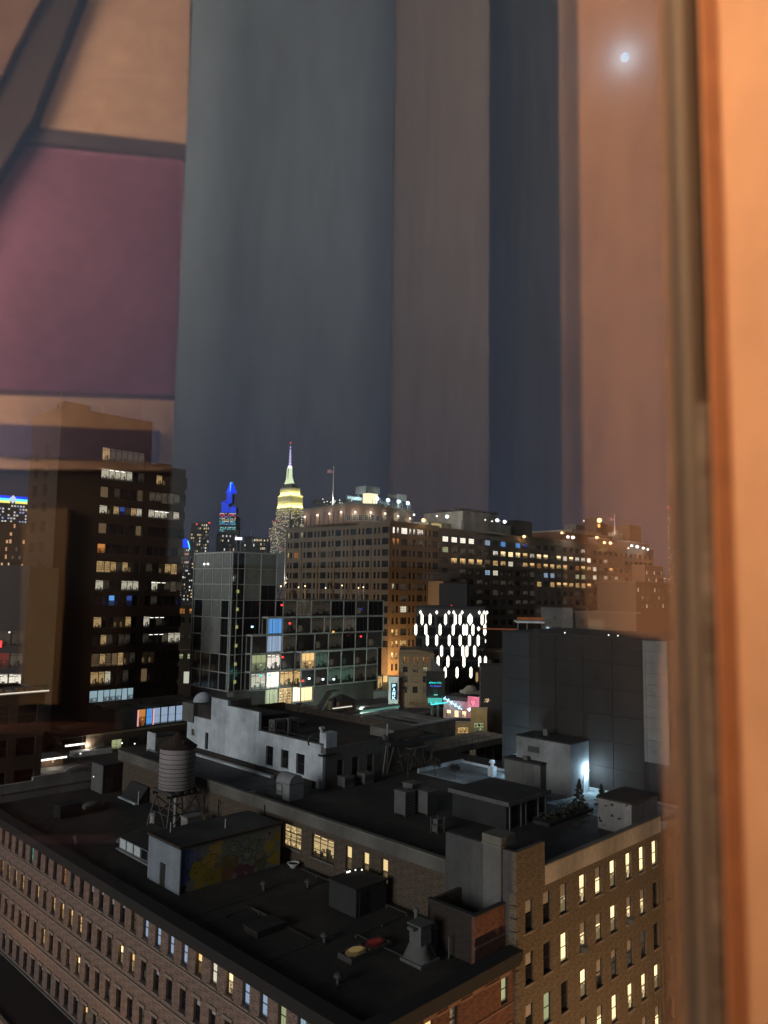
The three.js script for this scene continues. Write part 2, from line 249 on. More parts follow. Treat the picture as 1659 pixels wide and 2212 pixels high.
{
  const t = gridThing('roof_hatch', 'low dark square hatch kerb in the middle of the black roof', 'roof hatch', 4.4, -15.9, null, 23);
  part(t, 'kerb', [bx(-1.3, 1.3, 0, 0.5, -0.9, -0.78), bx(-1.3, 1.3, 0, 0.5, 0.78, 0.9), bx(-1.3, -1.18, 0, 0.5, -0.78, 0.78), bx(1.18, 1.3, 0, 0.5, -0.78, 0.78)], M.roofWarm);
  part(t, 'lid', bx(-1.4, 1.4, 0.5, 0.58, -1, 1), M.roofWarm);
}
for (const [x, z, h, l] of [[2.2, -46, 0.7, 'mushroom vent on the black roof near the left cornice, beyond the lantern'], [9.2, -22.5, 0.6, 'mushroom vent in the yard in front of the mural'], [12.6, -20.4, 0.5, 'mushroom vent in the yard under the lit workshop windows'], [3, -5.5, 0.55, 'mushroom vent near the front corner of the black roof'], [6.5, -11, 0.5, 'mushroom vent between the roof hatch and the twin skylight']]) {
  const t = gridThing('mushroom_vent', l, 'roof vent', x, z, null, 23); part(t, 'stem', cyl(0, 0, h, 0, 0.14), M.steel); part(t, 'cap', new THREE.LatheGeometry([[0, 0.28], [0.2, 0.24], [0.34, 0.06], [0.34, 0], [0.14, 0]].map(p => new THREE.Vector2(...p)), 16).translate(0, h, 0), M.steel); part(t, 'flashing', bx(-0.35, 0.35, 0, 0.05, -0.35, 0.35), M.roof);
}
for (const [pts, l] of [[[[1, 0.2, -40], [1, 0.2, -20], [6, 0.2, -20], [6, 0.2, -17.2]], 'thin conduit pipe run along the roof edge to the hatch'], [[[9, 0.2, -5], [9, 0.2, -10], [14.8, 0.2, -10], [14.8, 0.2, -24]], 'thin conduit pipe run from the exhaust duct to the workshop wall']]) {
  const t = gridThing('roof_conduit', l, 'pipe', 0, 0, null, 23); const g = []; for (let i = 0; i + 1 < pts.length; i++) g.push(bar(pts[i], pts[i + 1], 0.045)); part(t, 'pipe', g, M.steel); const bl = []; for (let i = 0; i + 1 < pts.length; i++) { const n = Math.max(2, Math.round(Math.hypot(pts[i + 1][0] - pts[i][0], pts[i + 1][2] - pts[i][2]) / 2.4)); for (let k = 0; k < n; k++) { const x = pts[i][0] + (pts[i + 1][0] - pts[i][0]) * k / n, z = pts[i][2] + (pts[i + 1][2] - pts[i][2]) * k / n; bl.push(bx(x - 0.15, x + 0.15, 0, 0.15, z - 0.1, z + 0.1)); } } part(t, 'support_block', bl, M.bark);
}
{ const t = gridThing('tar_patches', 'lighter tar repair patches on the black roof', 'roof patch', 0, 0, null, 23.004); const g = []; for (let i = 0; i < 16; i++) { const x = rr(1, 13), z = -rr(2, 64), n = 9, s = new THREE.Shape(Array.from({ length: n }, (_, k) => { const a = k / n * 6.283, R = rr(0.5, 1.3); return new THREE.Vector2(x + R * 1.3 * Math.cos(a), -z + R * Math.sin(a)); })); g.push(new THREE.ExtrudeGeometry(s, { depth: 0.004 + i * 0.0006, bevelEnabled: false }).rotateX(-Math.PI / 2)); } part(t, 'patch', g, mat(0.055, 0.048, 0.04, { map: patchy })).userData.kind = 'stuff'; t.userData.kind = 'stuff'; }
{ // bulkhead with the mural
  const t = gridThing('mural_bulkhead', 'roof bulkhead with a white brick end and a painted flower mural on its long side', 'bulkhead', 3.1, -26.7, null, 23);
  part(t, 'core', bx(0.11, 11.2, 0, 3.9, -5.7, -0.11), M.greyWall);
  const bricks = [], n = 50, hgt = 3.9 / n;
  for (let j = 0; j < n; j++) for (let i = -1; i < 24; i++) { const z0 = Math.max(-5.7, -5.7 + i * 0.24 + (j & 1) * 0.12), z1 = Math.min(0, -5.7 + (i + 1) * 0.24 + (j & 1) * 0.12 - 0.014); if (z1 - z0 < 0.03) continue; if (j < 26 && z1 > -3.4 && z0 < -2.55) continue; const o = rr(0, 0.012); bricks.push(bx(-o, 0.11, j * hgt + 0.012, (j + 1) * hgt, z0, z1)); }
  const wb = part(t, 'white_brick', bricks, mat(0.32, 0.345, 0.37)); wb.userData.kind = 'stuff';
  part(t, 'mortar', bx(0.03, 0.1, 0, 3.89, -5.69, -0.01), mat(0.16, 0.16, 0.16));
  part(t, 'door', bx(-0.01, 0.08, 0, 2.02, -3.38, -2.57), M.sash);
  const c = document.createElement('canvas'); c.width = 1024; c.height = 384; const g = c.getContext('2d');
  g.fillStyle = '#8d8f80'; g.fillRect(0, 0, 1024, 384);
  const blob = (x, y, r, col, sx = 1) => { g.fillStyle = col; g.beginPath(); for (let k = 0; k < 40; k++) { const a = k / 40 * 6.283, q = r * (0.8 + 0.18 * Math.sin(a * 3 + x) + 0.12 * Math.sin(a * 5 + y)); g.lineTo(x + q * sx * Math.cos(a), y + q * Math.sin(a)); } g.fill(); };
  blob(70, 120, 130, '#5866a0'); blob(40, 250, 90, '#4b5a94'); blob(150, 90, 70, '#777c9c'); blob(210, 250, 140, '#b79c30'); blob(300, 150, 90, '#c2a03c'); blob(350, 60, 80, '#cfae58'); blob(330, 320, 120, '#a68a2c'); blob(480, 250, 110, '#8c7440'); blob(460, 330, 80, '#94603e');
  for (let i = 0; i < 26; i++) blob(rr(10, 90), rr(20, 240), rr(5, 9), '#2f3550'); for (let i = 0; i < 34; i++) { const x = rr(130, 400); blob(x, rr(110, 340), rr(5, 10), '#40361c'); }
  g.lineWidth = 7; for (const [x, y, r] of [[520, 110, 66], [520, 110, 36], [640, 90, 46], [660, 200, 54], [740, 130, 50], [590, 230, 40], [800, 250, 52], [720, 290, 46]]) { g.strokeStyle = '#4f5548'; g.beginPath(); g.arc(x, y, r, 0, 7); g.stroke(); blob(x, y, r * 0.45, pick(['#a9a690', '#8a93a0', '#a2924e'])); }
  blob(600, 330, 80, '#7c4552'); blob(700, 350, 60, '#7a4a5c'); blob(820, 330, 80, '#6f7450'); blob(900, 180, 70, '#bba236'); blob(960, 300, 80, '#b59a2c'); blob(860, 70, 60, '#9a9a8a'); blob(980, 100, 60, '#a48c38'); blob(30, 370, 60, '#171615'); blob(900, 60, 20, '#6b3226');
  g.strokeStyle = '#33322a'; g.lineWidth = 4; for (let i = 0; i < 14; i++) { const x = rr(420, 980), y = rr(20, 340); g.beginPath(); g.moveTo(x, y); g.bezierCurveTo(x + rr(-70, 70), y + rr(-60, 60), x + rr(-90, 90), y + rr(-60, 60), x + rr(-120, 120), y + rr(-90, 90)); g.stroke(); }
  for (let i = 0; i < 2500; i++) { g.fillStyle = `rgba(${rr(0, 90) | 0},${rr(0, 80) | 0},${rr(0, 60) | 0},.16)`; g.fillRect(rr(0, 1024), rr(0, 384), rr(2, 9), rr(2, 7)); }
  const tx = new THREE.CanvasTexture(c); tx.colorSpace = THREE.SRGBColorSpace;
  part(t, 'mural', new THREE.PlaneGeometry(11.2, 3.84).translate(5.6, 1.94, -0.1), new THREE.MeshStandardMaterial({ map: tx, roughness: 0.9, color: new THREE.Color().setRGB(0.6, 0.58, 0.55), bumpMap: brickT[1], bumpScale: 0.004 }));
  const r = part(t, 'roof', [bx(-0.12, 11.3, 3.9, 4.05, -5.8, 0.1)], mat(0.075, 0.065, 0.055, { map: patchy }));
  part(r, 'parapet_cap', [bx(-0.16, 11.34, 4.05, 4.13, -0.12, 0.14), bx(-0.16, 0.1, 4.05, 4.13, -5.84, -0.12)], M.rust);
  for (const [x, z] of [[1.6, -4.6], [6.1, -2.2]]) part(r, 'vent_pipe', cyl(x, 4.05, 4.95, z, 0.07), M.galv);
}
{
  const t = gridThing('roof_lantern', 'low roof lantern with three pale frosted panes beside the white brick bulkhead', 'skylight', 4.6, -41.2, null, 23);
  part(t, 'curb', bx(0, 3.6, 0, 0.35, 0, 6.2), M.coping);
  const g = new THREE.Shape([[0, 0.35], [3.6, 0.35], [3.6, 2.1], [0, 1.45]].map(p => new THREE.Vector2(...p)));
  part(t, 'roof', new THREE.ExtrudeGeometry(g, { depth: 6.2, bevelEnabled: false }), M.roofWarm);
  for (let i = 0; i < 4; i++) { const z = 0.2 + i * 1.5; part(t, 'window_frame', [bx(-0.06, 0, 0.4, 0.46, z, z + 1.4), bx(-0.06, 0, 1.36, 1.42, z, z + 1.4), bx(-0.06, 0, 0.46, 1.36, z, z + 0.07), bx(-0.06, 0, 0.46, 1.36, z + 1.33, z + 1.4)], M.galv); part(t, 'pane', bx(-0.02, -0.004, 0.46, 1.36, z + 0.07, z + 1.33), i < 3 ? mat(0.75, 0.77, 0.76, { roughness: 0.6 }) : darkGlass); }
  part(t, 'ledge', bx(-0.3, -0.06, 0.26, 0.36, -0.1, 7.2), M.galv);
}
for (const [x, z, r, l] of [[6.6, -42.6, 1.3, 'pale rounded cover lying on the roof behind the lantern'], [10.2, -42.4, 1.1, 'smaller rounded cover beside the foot of the water tank']]) {
  const t = gridThing('roof_cover', l, 'cover', x, z, null, 23);
  part(t, 'dome', new THREE.SphereGeometry(r, 20, 8, 0, 6.3, 0, 1.57).scale(1.2, 0.42, 0.8).translate(0, 0.4, 0), M.coping); part(t, 'base', cyl(0, 0, 0.4, 0, r * 0.85), M.dark);
}
{ // water tank
  const t = gridThing('water_tank', 'round wooden rooftop water tank with iron hoops and a conical roof on a steel stand', 'water tank', 12.7, -44.1, null, 23);
  const y0 = 4.55, y1 = 9.1, st = [], n = 46, R = 1.93;
  for (let i = 0; i < n; i++) { const a = i / n * 6.2832, g = bx(-0.128, 0.128, y0, y1, -0.05, 0.05 + rr(0, 0.02)); g.translate(0, 0, R); g.rotateY(a); st.push(g); }
  const s = part(t, 'stave', st, M.wood); s.userData.kind = 'stuff';
  for (let i = 0; i < 10; i++) part(t, 'hoop', new THREE.TorusGeometry(R + 0.08, 0.035, 6, 48).rotateX(Math.PI / 2).translate(0, y0 + 0.25 + i * (0.36 + i * 0.012), 0), M.steel);
  part(t, 'floor', cyl(0, y0 - 0.12, y0, 0, R, R, 32), M.dark);
  const rg = new THREE.ConeGeometry(2.18, 1.55, 12).translate(0, y1 + 0.78, 0); const r = part(t, 'roof', rg, M.rust);
  part(r, 'eave', cyl(0, y1 - 0.14, y1, 0, 2.1, 2.18, 24), M.rust);
  part(r, 'hatch', [bx(-0.25, 0.25, y1 + 0.5, y1 + 0.75, 1.2, 1.6)], M.rust);
  part(t, 'hatch_ladder', [bar([-1.3, y1 + 0.3, 1.55], [-1.3, y1 + 1.1, 1.2], 0.03), bar([-1.7, y1 + 0.3, 1.25], [-1.7, y1 + 1.1, 0.9], 0.03), bar([-1.3, y1 + 1.1, 1.2], [-1.7, y1 + 1.1, 0.9], 0.03)], M.steel);
  part(t, 'platform', [...[-1.7, -0.85, 0, 0.85, 1.7].map(x => bx(x - 0.12, x + 0.12, y0 - 0.42, y0 - 0.12, -2.1, 2.1)), bx(-2.1, 2.1, y0 - 0.7, y0 - 0.42, -1.7, -1.45), bx(-2.1, 2.1, y0 - 0.7, y0 - 0.42, 1.45, 1.7)], M.steel);
  for (const [x, z] of [[-1, -1], [1, -1], [1, 1], [-1, 1]]) part(t, 'leg', bar([x * 2.35, 0, z * 2.2], [x * 1.55, y0 - 0.7, z * 1.55], 0.11, 8), M.steel);
  for (const [a, c] of [[[-1, -1], [1, -1]], [[1, -1], [1, 1]], [[1, 1], [-1, 1]], [[-1, 1], [-1, -1]]]) { part(t, 'brace', [bar([a[0] * 2.3, 0.3, a[1] * 2.2], [c[0] * 1.6, y0 - 0.9, c[1] * 1.6], 0.07), bar([c[0] * 2.3, 0.3, c[1] * 2.2], [a[0] * 1.6, y0 - 0.9, a[1] * 1.6], 0.07), bar([a[0] * 1.95, 2, a[1] * 1.9], [c[0] * 1.95, 2, c[1] * 1.9], 0.07)], M.steel); }
  part(t, 'riser_pipe', cyl(0, 0, y0 - 0.1, 0, 0.22), M.galv);
}
for (const [x, z, l] of [[-2.4, -0.6, 'pale vent pipe standing left of the tank stand'], [0.1, 3.2, 'upright ribbed metal box below the water tank']]) {
  const t = gridThing('roof_duct', l, 'duct', 12.7 + x, -44.1 + z, null, 23);
  part(t, 'body', l[0] === 'p' ? cyl(0, 0, 1.8, 0, 0.35) : bx(-0.9, 0.9, 0, 2, -0.6, 0.6), M.wood); part(t, 'cap', l[0] === 'p' ? cyl(0, 1.8, 2.05, 0, 0.5, 0.25) : bx(-1, 1, 2, 2.12, -0.7, 0.7), M.galv);
  if (l[0] !== 'p') for (let i = 0; i < 5; i++) part(t, 'rib', bx(-0.8 + i * 0.38, -0.72 + i * 0.38, 0, 2, 0.6, 0.68), M.galv);
}
{
  const t = gridThing('white_parapet_wall', 'whitewashed parapet wall with a curved crest at the far end of the black roof', 'wall', 0, -68.5);
  const pts = [[-6, 21], [15.9, 21], [15.9, 25.35], [14.1, 25.35], [14.1, 25.55], [13.2, 25.85], [12.2, 26], [11.2, 25.85], [10.4, 25.55], [10.4, 25.35], [6.2, 25.3], [6.2, 24.85], [-6, 24.9]];
  part(t, 'wall', prism(pts, 0.5).translate(0, 0, -0.5), mat(0.36, 0.33, 0.29, { map: streaks })); part(t, 'ledge', [bx(-6, 15.9, 23.7, 23.85, 0, 0.14)], M.coping); part(t, 'crest_panel', prism([[11, 25.1], [13.4, 25.1], [13.4, 25.5], [12.2, 25.7], [11, 25.5]], 0.05), M.coping);
}
{
  const t = gridThing('stair_bulkhead', 'dark stair bulkhead with a pale narrow side against the white parapet', 'bulkhead', 13.2, -63.3, null, 23);
  part(t, 'body', bx(0, 2.6, 0, 3.6, -3.4, 0), M.black); part(t, 'side', bx(-0.06, 0, 0, 3.55, -3.35, -0.02), M.panelGrey); part(t, 'roof', bx(-0.15, 2.65, 3.6, 3.72, -3.5, 0.12), M.dark); part(t, 'door', bx(0.5, 1.4, 0, 2, 0, 0.05), M.dark); part(t, 'lamp', ball(-0.1, 1.8, -2.6, 0.07), L.white);
}
{
  const t = gridThing('sloped_hatch', 'sloping dark hatch edged with pale flashing near the stair bulkhead', 'roof hatch', 14.2, -60.4, null, 23);
  part(t, 'hood', prism([[0, 0], [1.4, 0], [1.4, 1.9]], 4.6), M.dark); part(t, 'flashing', bx(-0.3, 0, 0, 0.18, 0, 4.6), M.white); part(t, 'pole', bar([0.1, 0, 4.7], [0.1, 1.6, 4.7], 0.06), M.white);
}
for (const [x, z, r, l] of [[7.2, -59.6, 1.15, 'domed skylight on the far roof, left of its pair'], [9.7, -58.6, 1.15, 'flat pale skylight on the far roof, right of its pair']]) {
  const t = gridThing('dome_skylight', l, 'skylight', x, z, null, 23);
  part(t, 'curb', bx(-1.2, 1.2, 0, 0.3, -0.8, 0.8), M.coping); part(t, 'dome', new THREE.SphereGeometry(1.1, 18, 8, 0, 6.3, 0, 1.57).scale(1, 0.3, 0.68).translate(0, 0.3, 0), M.panelGrey);
}
{
  const t = gridThing('air_handler', 'black box unit on the roof in front of the pale skylights', 'air handler', 5.8, -56.6, null, 23);
  part(t, 'body', bx(-1.3, 1.3, 0.2, 1.5, -0.9, 0.9), M.black); part(t, 'feet', [bx(-1.2, 1.2, 0, 0.2, -0.8, -0.6), bx(-1.2, 1.2, 0, 0.2, 0.6, 0.8)], M.steel); part(t, 'grille', [...Array(6)].map((_, i) => bx(-1.2, 1.2, 0.4 + i * 0.17, 0.48 + i * 0.17, 0.9, 0.94)), M.dark);
}
{
  const t = gridThing('twin_skylight', 'double skylight glowing yellow on one half and dull red on the other', 'skylight', 7.7, -7.7, null, 23);
  part(t, 'curb', [bx(-2.1, 2.1, 0, 0.4, -0.75, -0.62), bx(-2.1, 2.1, 0, 0.4, 0.62, 0.75), bx(-2.1, -1.95, 0, 0.4, -0.62, 0.62), bx(1.95, 2.1, 0, 0.4, -0.62, 0.62), bx(-0.07, 0.07, 0, 0.44, -0.62, 0.62)], M.steel);
  part(t, 'skylight_pane', new THREE.SphereGeometry(1, 20, 8, 0, 6.3, 0, 1.57).scale(0.95, 0.26, 0.62).translate(-1.0, 0.34, 0), lit(0.85, 0.62, 0.25, 0.3, rooms[1]));
  part(t, 'skylight_pane', new THREE.SphereGeometry(1, 20, 8, 0, 6.3, 0, 1.57).scale(0.95, 0.26, 0.62).translate(1.0, 0.34, 0), lit(0.6, 0.06, 0.04, 0.13, rooms[1]));
}
{
  const t = gridThing('vent_hood', 'tapered sheet-metal exhaust duct with a flared foot near the brick bulkhead', 'exhaust duct', 9.75, -4, null, 23);
  const g = new THREE.CylinderGeometry(0.82, 1.3, 1.05, 4).rotateY(Math.PI / 4).translate(0, 0.75, 0); part(t, 'foot', [g.toNonIndexed(), bx(-1.05, 1.05, 0, 0.24, -1.05, 1.05).toNonIndexed()], M.greyWall);
  part(t, 'duct', bx(-0.56, 0.56, 1.25, 2.6, -0.56, 0.56), M.greyWall); part(t, 'cap', [bx(-0.7, 0.7, 2.6, 2.72, -0.7, 0.7), bx(-1.1, -0.56, 2.4, 2.62, -0.3, 0.3)], M.panelGrey); part(t, 'seam', [bx(-0.59, 0.59, 1.86, 1.92, -0.59, 0.59)], M.panelGrey);
}
for (const [x, z, h, r, l] of [[10.6, -5.2, 2.9, 0.16, 'tall thin flue pipe between the exhaust duct and the brick bulkhead'], [11.2, -3.9, 1.9, 0.2, 'short capped vent pipe right beside the exhaust duct'], [11.5, -2.7, 1.5, 0.05, 'thin bent conduit pipe in front of the brick bulkhead']]) {
  const t = gridThing('vent_pipe', l, 'vent pipe', x, z, null, 23);
  part(t, 'pipe', cyl(0, 0, h, 0, r), M.greyWall); part(t, 'cap', r > 0.1 ? cyl(0, h, h + 0.25, 0, r * 1.5, r * 0.8) : bar([0, h, 0], [0.4, h, 0], r), M.greyWall); part(t, 'flange', cyl(0, 0, 0.12, 0, r * 2), M.dark);
}
{
  const t = gridThing('brick_bulkhead', 'open-topped reddish brick enclosure on the near roof corner beside the taller building', 'bulkhead', 12.1, -0.75, null, 23);
  part(t, 'wall', [bx(0, 3.75, 0, 3.35, -0.3, 0)], M.red); part(t, 'wall', bx(0, 0.3, 0, 3.35, -4.6, -0.3), brick(0.045, 0.028, 0.018)); part(t, 'wall', bx(0.3, 3.75, 0, 3.35, -4.6, -4.3), M.buffDark); part(t, 'cap', [bx(-0.06, 3.75, 3.35, 3.45, -0.36, 0.07), bx(-0.06, 0.36, 3.35, 3.45, -4.66, -0.36)], M.dark); part(t, 'ledge', bx(0, 3.75, 1.1, 1.22, 0, 0.08), M.redTrim); part(t, 'floor', bx(0.3, 3.75, 0.6, 0.7, -4.3, -0.3), M.black);  // left wall brick has shade put into its darker colour
}
{
  const t = gridThing('lift_overrun', 'dark boxy lift housing in the yard below the lit workshop windows', 'bulkhead', 11.3, -12.6, null, 23);
  part(t, 'body', bx(0, 3.6, 0, 2.2, -3.4, 0), M.dark); part(t, 'roof', bx(-0.1, 3.7, 2.2, 2.32, -3.5, 0.1), M.roof); part(t, 'door', bx(0.4, 1.3, 0, 1.9, 0, 0.05), M.black); for (const [x, y, z] of [[2.6, 2.5, -2.9], [3.1, 2.48, -2.6]]) part(t, 'lamp', ball(x, y, z, 0.07), L.white); part(t, 'lamp', bx(1.9, 2.3, 2.33, 2.43, -3.3, -3.2), L.white);
}
for (const [x, z, l] of [[15.0, -29.2, 'white round planter bowl at the foot of the workshop wall by the mural'], [14.9, -25.4, 'white ring-shaped planter below the second big workshop window']]) {
  const t = gridThing('planter', l, 'planter', x, z, null, 23);
  part(t, 'bowl', new THREE.LatheGeometry([[0.3, 0], [0.55, 0.35], [0.62, 0.42], [0.52, 0.42], [0.4, 0.2]].map(p => new THREE.Vector2(...p)), 24), M.whiteTrim); part(t, 'soil', cyl(0, 0.2, 0.33, 0, 0.45), M.dark);
}
// ---------------------------------------------------------------- the taller building to its right, with the workshop wall over the yard
{
  const b = gridThing('corner_building', 'brown brick building with lit sash windows in its front and a tall grey parapet band', 'building', 15.9, 0.2);
  const X = 24.3; // in its own axes the front is z = 0, the yard wall x = 0
  part(b, 'core', bx(0.5, X, 0, 26.9, -65, -0.5), M.dark);
  const f = face(0, -65, LEFT), g = face(0, 0, 0), S = z => z + 65 - 0.2;
  const big = [[S(-28.4), S(-25.55), 3, 3], [S(-23.9), S(-20.65), 3, 3], [S(-19), S(-18.15), 1, 2], [S(-16.7), S(-15.85), 1, 2], [S(-14.3), S(-13.45), 1, 2]];
  const slim = [[S(-43.4), S(-42.6), 25, 26.2], [S(-40.4), S(-39.6), 24.9, 26.1]];
  part(b, 'wall', gridWall(0, 64.5, 0, 26.9, [...slim.map(q => q.slice(0, 2)), ...big.map(q => q.slice(0, 2))], [[24.2, 26.35]]).map(q => lay(f, q)), M.buffDark);
  part(b, 'parapet', [bx(0, 0.35, 26.9, 28, -65, -7.02)], mat(0.14, 0.125, 0.1, { map: streaks })); part(b, 'coping', [bx(-0.08, 0.43, 28, 28.1, -65, -7.02)], M.coping);
  big.forEach(([a, c, nx, ny]) => { const w = putWindow(b, f, a, c, 24.2, 26.35, 'Y', { nx, ny, t: 0.07, recess: 0.2 }); w.children[0].material = lit(1, 0.78, 0.42, 1.35, rooms[nx > 1 ? (a > S(-25) ? 0 : 3) : 5]); part(b, 'sill', lay(f, bx(a - 0.1, c + 0.1, 24.08, 24.2, -0.15, 0.14)), M.greyWall); });
  slim.forEach(([a, c]) => putWindow(b, f, a, c, 24.2, 26.35, 'k', { frame: M.greyWall }));
  // front
  const xs = [1.25, 3.7, 6.2, 9.15, 11.75, 14.3, 17.2, 19.8, 22.4], cols = xs.map(x => [x - 0.04, x + 1.0]), rows = [[5.3, 7.55], [9.05, 11.3], [12.8, 15.05], [16.55, 18.8], [20.3, 22.55], [24.1, 26.4]];
  part(b, 'wall', gridWall(0.4, X, 0, 26.95, cols.map(c => c), rows).map(q => lay(g, q)), M.buff);
  const pat = ['ddyddyydy', 'dyddyyddy', 'ddmyyyyYy', 'dgdyssssd'.replace(/s/g, 'm'), 'ddYyYyyYd', 'ddyyyyyyy'];
  const part6 = { '5,2': 0.45, '5,3': 0, '3,4': 0.6, '3,5': 0.3 };
  rows.forEach(([a, c], j) => cols.forEach(([x0, x1], i) => { const k = pat[j][i]; putWindow(b, g, x0, x1, a, c, k === 'y' ? 'Y' : k, { t: 0.06, recess: 0.16, blind: part6[j + ',' + i] ?? (k === 'd' ? (rnd() < 0.3 ? 0.4 : 0) : (rnd() < 0.35 ? 0.4 : 0)) }); part(b, 'sill', bx(x0 - 0.12, x1 + 0.12, a - 0.16, a, -0.3, 0.12), M.loftStone); }));
  for (const [i, j] of [[3, 4], [6, 4], [1, 1], [4, 2]]) part(b, 'air_conditioner', [bx(xs[i] + 0.1, xs[i] + 0.82, rows[j][0] - 0.05, rows[j][0] + 0.4, -0.2, 0.42), ...[0, 1, 2].map(q => bx(xs[i] + 0.15, xs[i] + 0.77, rows[j][0] + 0.05 + q * 0.11, rows[j][0] + 0.1 + q * 0.11, 0.42, 0.44))], M.greyWall);
  // rusticated joints: recessed lines between the proud courses
  for (let y = 5; y < 26.6; y += 0.93) part(b, 'course', [bx(-0.03, 0, y, y + 0.86, -0.6, 0.03), bx(0, 0.62, y, y + 0.86, 0, 0.03)], M.buff);
  part(b, 'parapet', bx(3.92, X, 26.95, 28.45, -0.35, 0.02), mat(0.5, 0.43, 0.35, { map: streaks })); part(b, 'coping', bx(3.92, X + 0.05, 28.45, 28.55, -0.42, 0.1), M.coping);
  part(b, 'parapet', [bx(0, 3.9, 26.95, 30.3, -0.35, 0.02)], M.buff);
  part(b, 'pier', [bx(0, 0.35, 26.9, 30.3, -6.98, -0.36), bx(-0.03, 0, 24, 30.28, -6.98, -0.6)], mat(0.1, 0.09, 0.082, { map: streaks }));
  const ch = part(b, 'chimney', bx(-0.3, 1.5, 24, 30.4, -2.9, -1.2), M.greyWall); part(ch, 'cap', [bx(-0.4, 1.6, 30.4, 30.55, -3, -1.1), bx(-0.36, 1.56, 30.56, 31.2, -2.96, -1.14)], M.coping);
  part(b, 'roof', [bx(0.35, X - 0.02, 26.9, 27, -65, -0.36)], M.roofWarm);
  part(b, 'roof', [bx(0.4, 9.7, 27.01, 27.03, -64.9, -33)], M.roofGrey);
  part(b, 'drainpipe', cyl(-0.12, 23, 27.5, -31.8, 0.06), M.steel);
}
{ // narrow neighbour behind the window frame
  const b = gridThing('narrow_building', 'dark brick neighbour at the right end, mostly hidden by the window frame', 'building', 40.3, 0.25);
  const g = face(0, 0, 0), xs = [0.9, 3.4, 5.9, 8.4], cols = xs.map(x => [x, x + 1]), rows = [[5.3, 7.5], [9, 11.2], [12.8, 15], [16.5, 18.7], [20.2, 22.4], [23.9, 26.1]];
  part(b, 'core', bx(0, 14, 0, 26.8, -40, -0.45), M.dark); part(b, 'wall', gridWall(0, 14, 0, 27.2, cols, rows), M.buffDark);
  rows.forEach(([a, c], j) => cols.forEach(([x0, x1], i) => putWindow(b, g, x0, x1, a, c, (i === 0 && j > 2) || (i + j) % 4 === 3 ? 's' : 'd', { recess: 0.3 })));
  part(b, 'cornice', [bx(-0.02, 14, 27.2, 27.7, -0.3, 0.45), bx(-0.02, 14, 27.7, 28, -0.3, 0.6)], M.greyWall); part(b, 'roof', bx(0, 14, 26.8, 26.95, -40, -0.3), M.roof);
}
// things on that roof
function condenser(x, z, w, h, d, label, turn = 0) {
  const t = gridThing('condenser', label, 'condenser', x, z, 'condenser units on the roofs', 27); t.rotation.y += turn;
  part(t, 'casing', bx(-w / 2, w / 2, 0.18, h, -d / 2, d / 2), M.panelGrey); part(t, 'lid', bx(-w / 2 - 0.06, w / 2 + 0.06, h, h + 0.1, -d / 2 - 0.06, d / 2 + 0.06), M.greyWall); part(t, 'feet', [bx(-w / 2, w / 2, 0, 0.18, -d / 2, -d / 2 + 0.2), bx(-w / 2, w / 2, 0, 0.18, d / 2 - 0.2, d / 2)], M.steel);
  part(t, 'grille', [...Array(7)].map((_, i) => bx(-w / 2 + 0.1, w / 2 - 0.1, 0.35 + i * (h - 0.5) / 7, 0.42 + i * (h - 0.5) / 7, d / 2, d / 2 + 0.03)), M.dark); part(t, 'fan', new THREE.TorusGeometry(Math.min(w, d) * 0.32, 0.05, 6, 20).rotateX(Math.PI / 2).translate(0, h + 0.13, 0), M.steel); part(t, 'corner_post', [bx(-w / 2 - 0.04, -w / 2, 0.18, h, d / 2 - 0.1, d / 2 + 0.03)], M.panelGrey);
}
condenser(25.6, -20.6, 1.5, 2.4, 1.6, 'leftmost of the three tall condenser units standing in a row on the dark roof');
condenser(27.6, -19.4, 1.5, 2.3, 1.7, 'nearest and rightmost of the three tall condensers, in front of the low pavilion');
condenser(28.2, -22, 1.4, 2.5, 1.4, 'middle condenser of the three, set back behind the other two');
condenser(28.6, -33, 1.5, 1.2, 1.3, 'low condenser at the foot of the white building, left of two');
condenser(31.6, -32.8, 1.5, 1.2, 1.3, 'low condenser at the foot of the white building, right of two');
{
  const t = gridThing('scaffold_frame', 'small white metal equipment frame standing on the dark roof', 'equipment rack', 23.4, -14.2, null, 27);
  part(t, 'frame', [[-0.5, -0.4], [0.5, -0.4], [0.5, 0.4], [-0.5, 0.4]].map(([x, z]) => bar([x, 0, z], [x, 1.5, z], 0.04)), M.greyWall); part(t, 'box', [bx(-0.45, 0.1, 0.2, 0.7, -0.3, 0.3), bx(-0.3, 0.4, 0.9, 1.35, -0.3, 0.3)], M.panelGrey); part(t, 'shelf', bx(-0.5, 0.5, 0.78, 0.84, -0.4, 0.4), M.greyWall);
}
{
  const t = gridThing('roof_pavilion', 'dark flat-roofed glass pavilion with thin posts in the middle of the right roof', 'pavilion', 29, -17, null, 27);
  part(t, 'roof', bx(-0.3, 7, 2.5, 2.75, -0.3, 7.3), mat(0.05, 0.046, 0.04, { map: patchy })); part(t, 'fascia', [bx(-0.36, 7.06, 2.4, 2.8, 7.3, 7.4), bx(-0.4, -0.3, 2.4, 2.8, -0.3, 7.4)], M.panelGrey); part(t, 'wall', bx(0, 0.1, 0, 2.4, 0, 6.8), M.charcoal);
  for (const x of [0.3, 2.2, 3, 5.2, 6.6]) part(t, 'post', bx(x - 0.07, x + 0.07, 0, 2.4, 6.95, 7.09), M.greyWall); for (let i = 0; i < 4; i++) part(t, 'glass_panel', bx(0.2 + i * 1.6, 1.7 + i * 1.6, 0.1, 2.35, 6.86, 6.9), darkGlass);
}
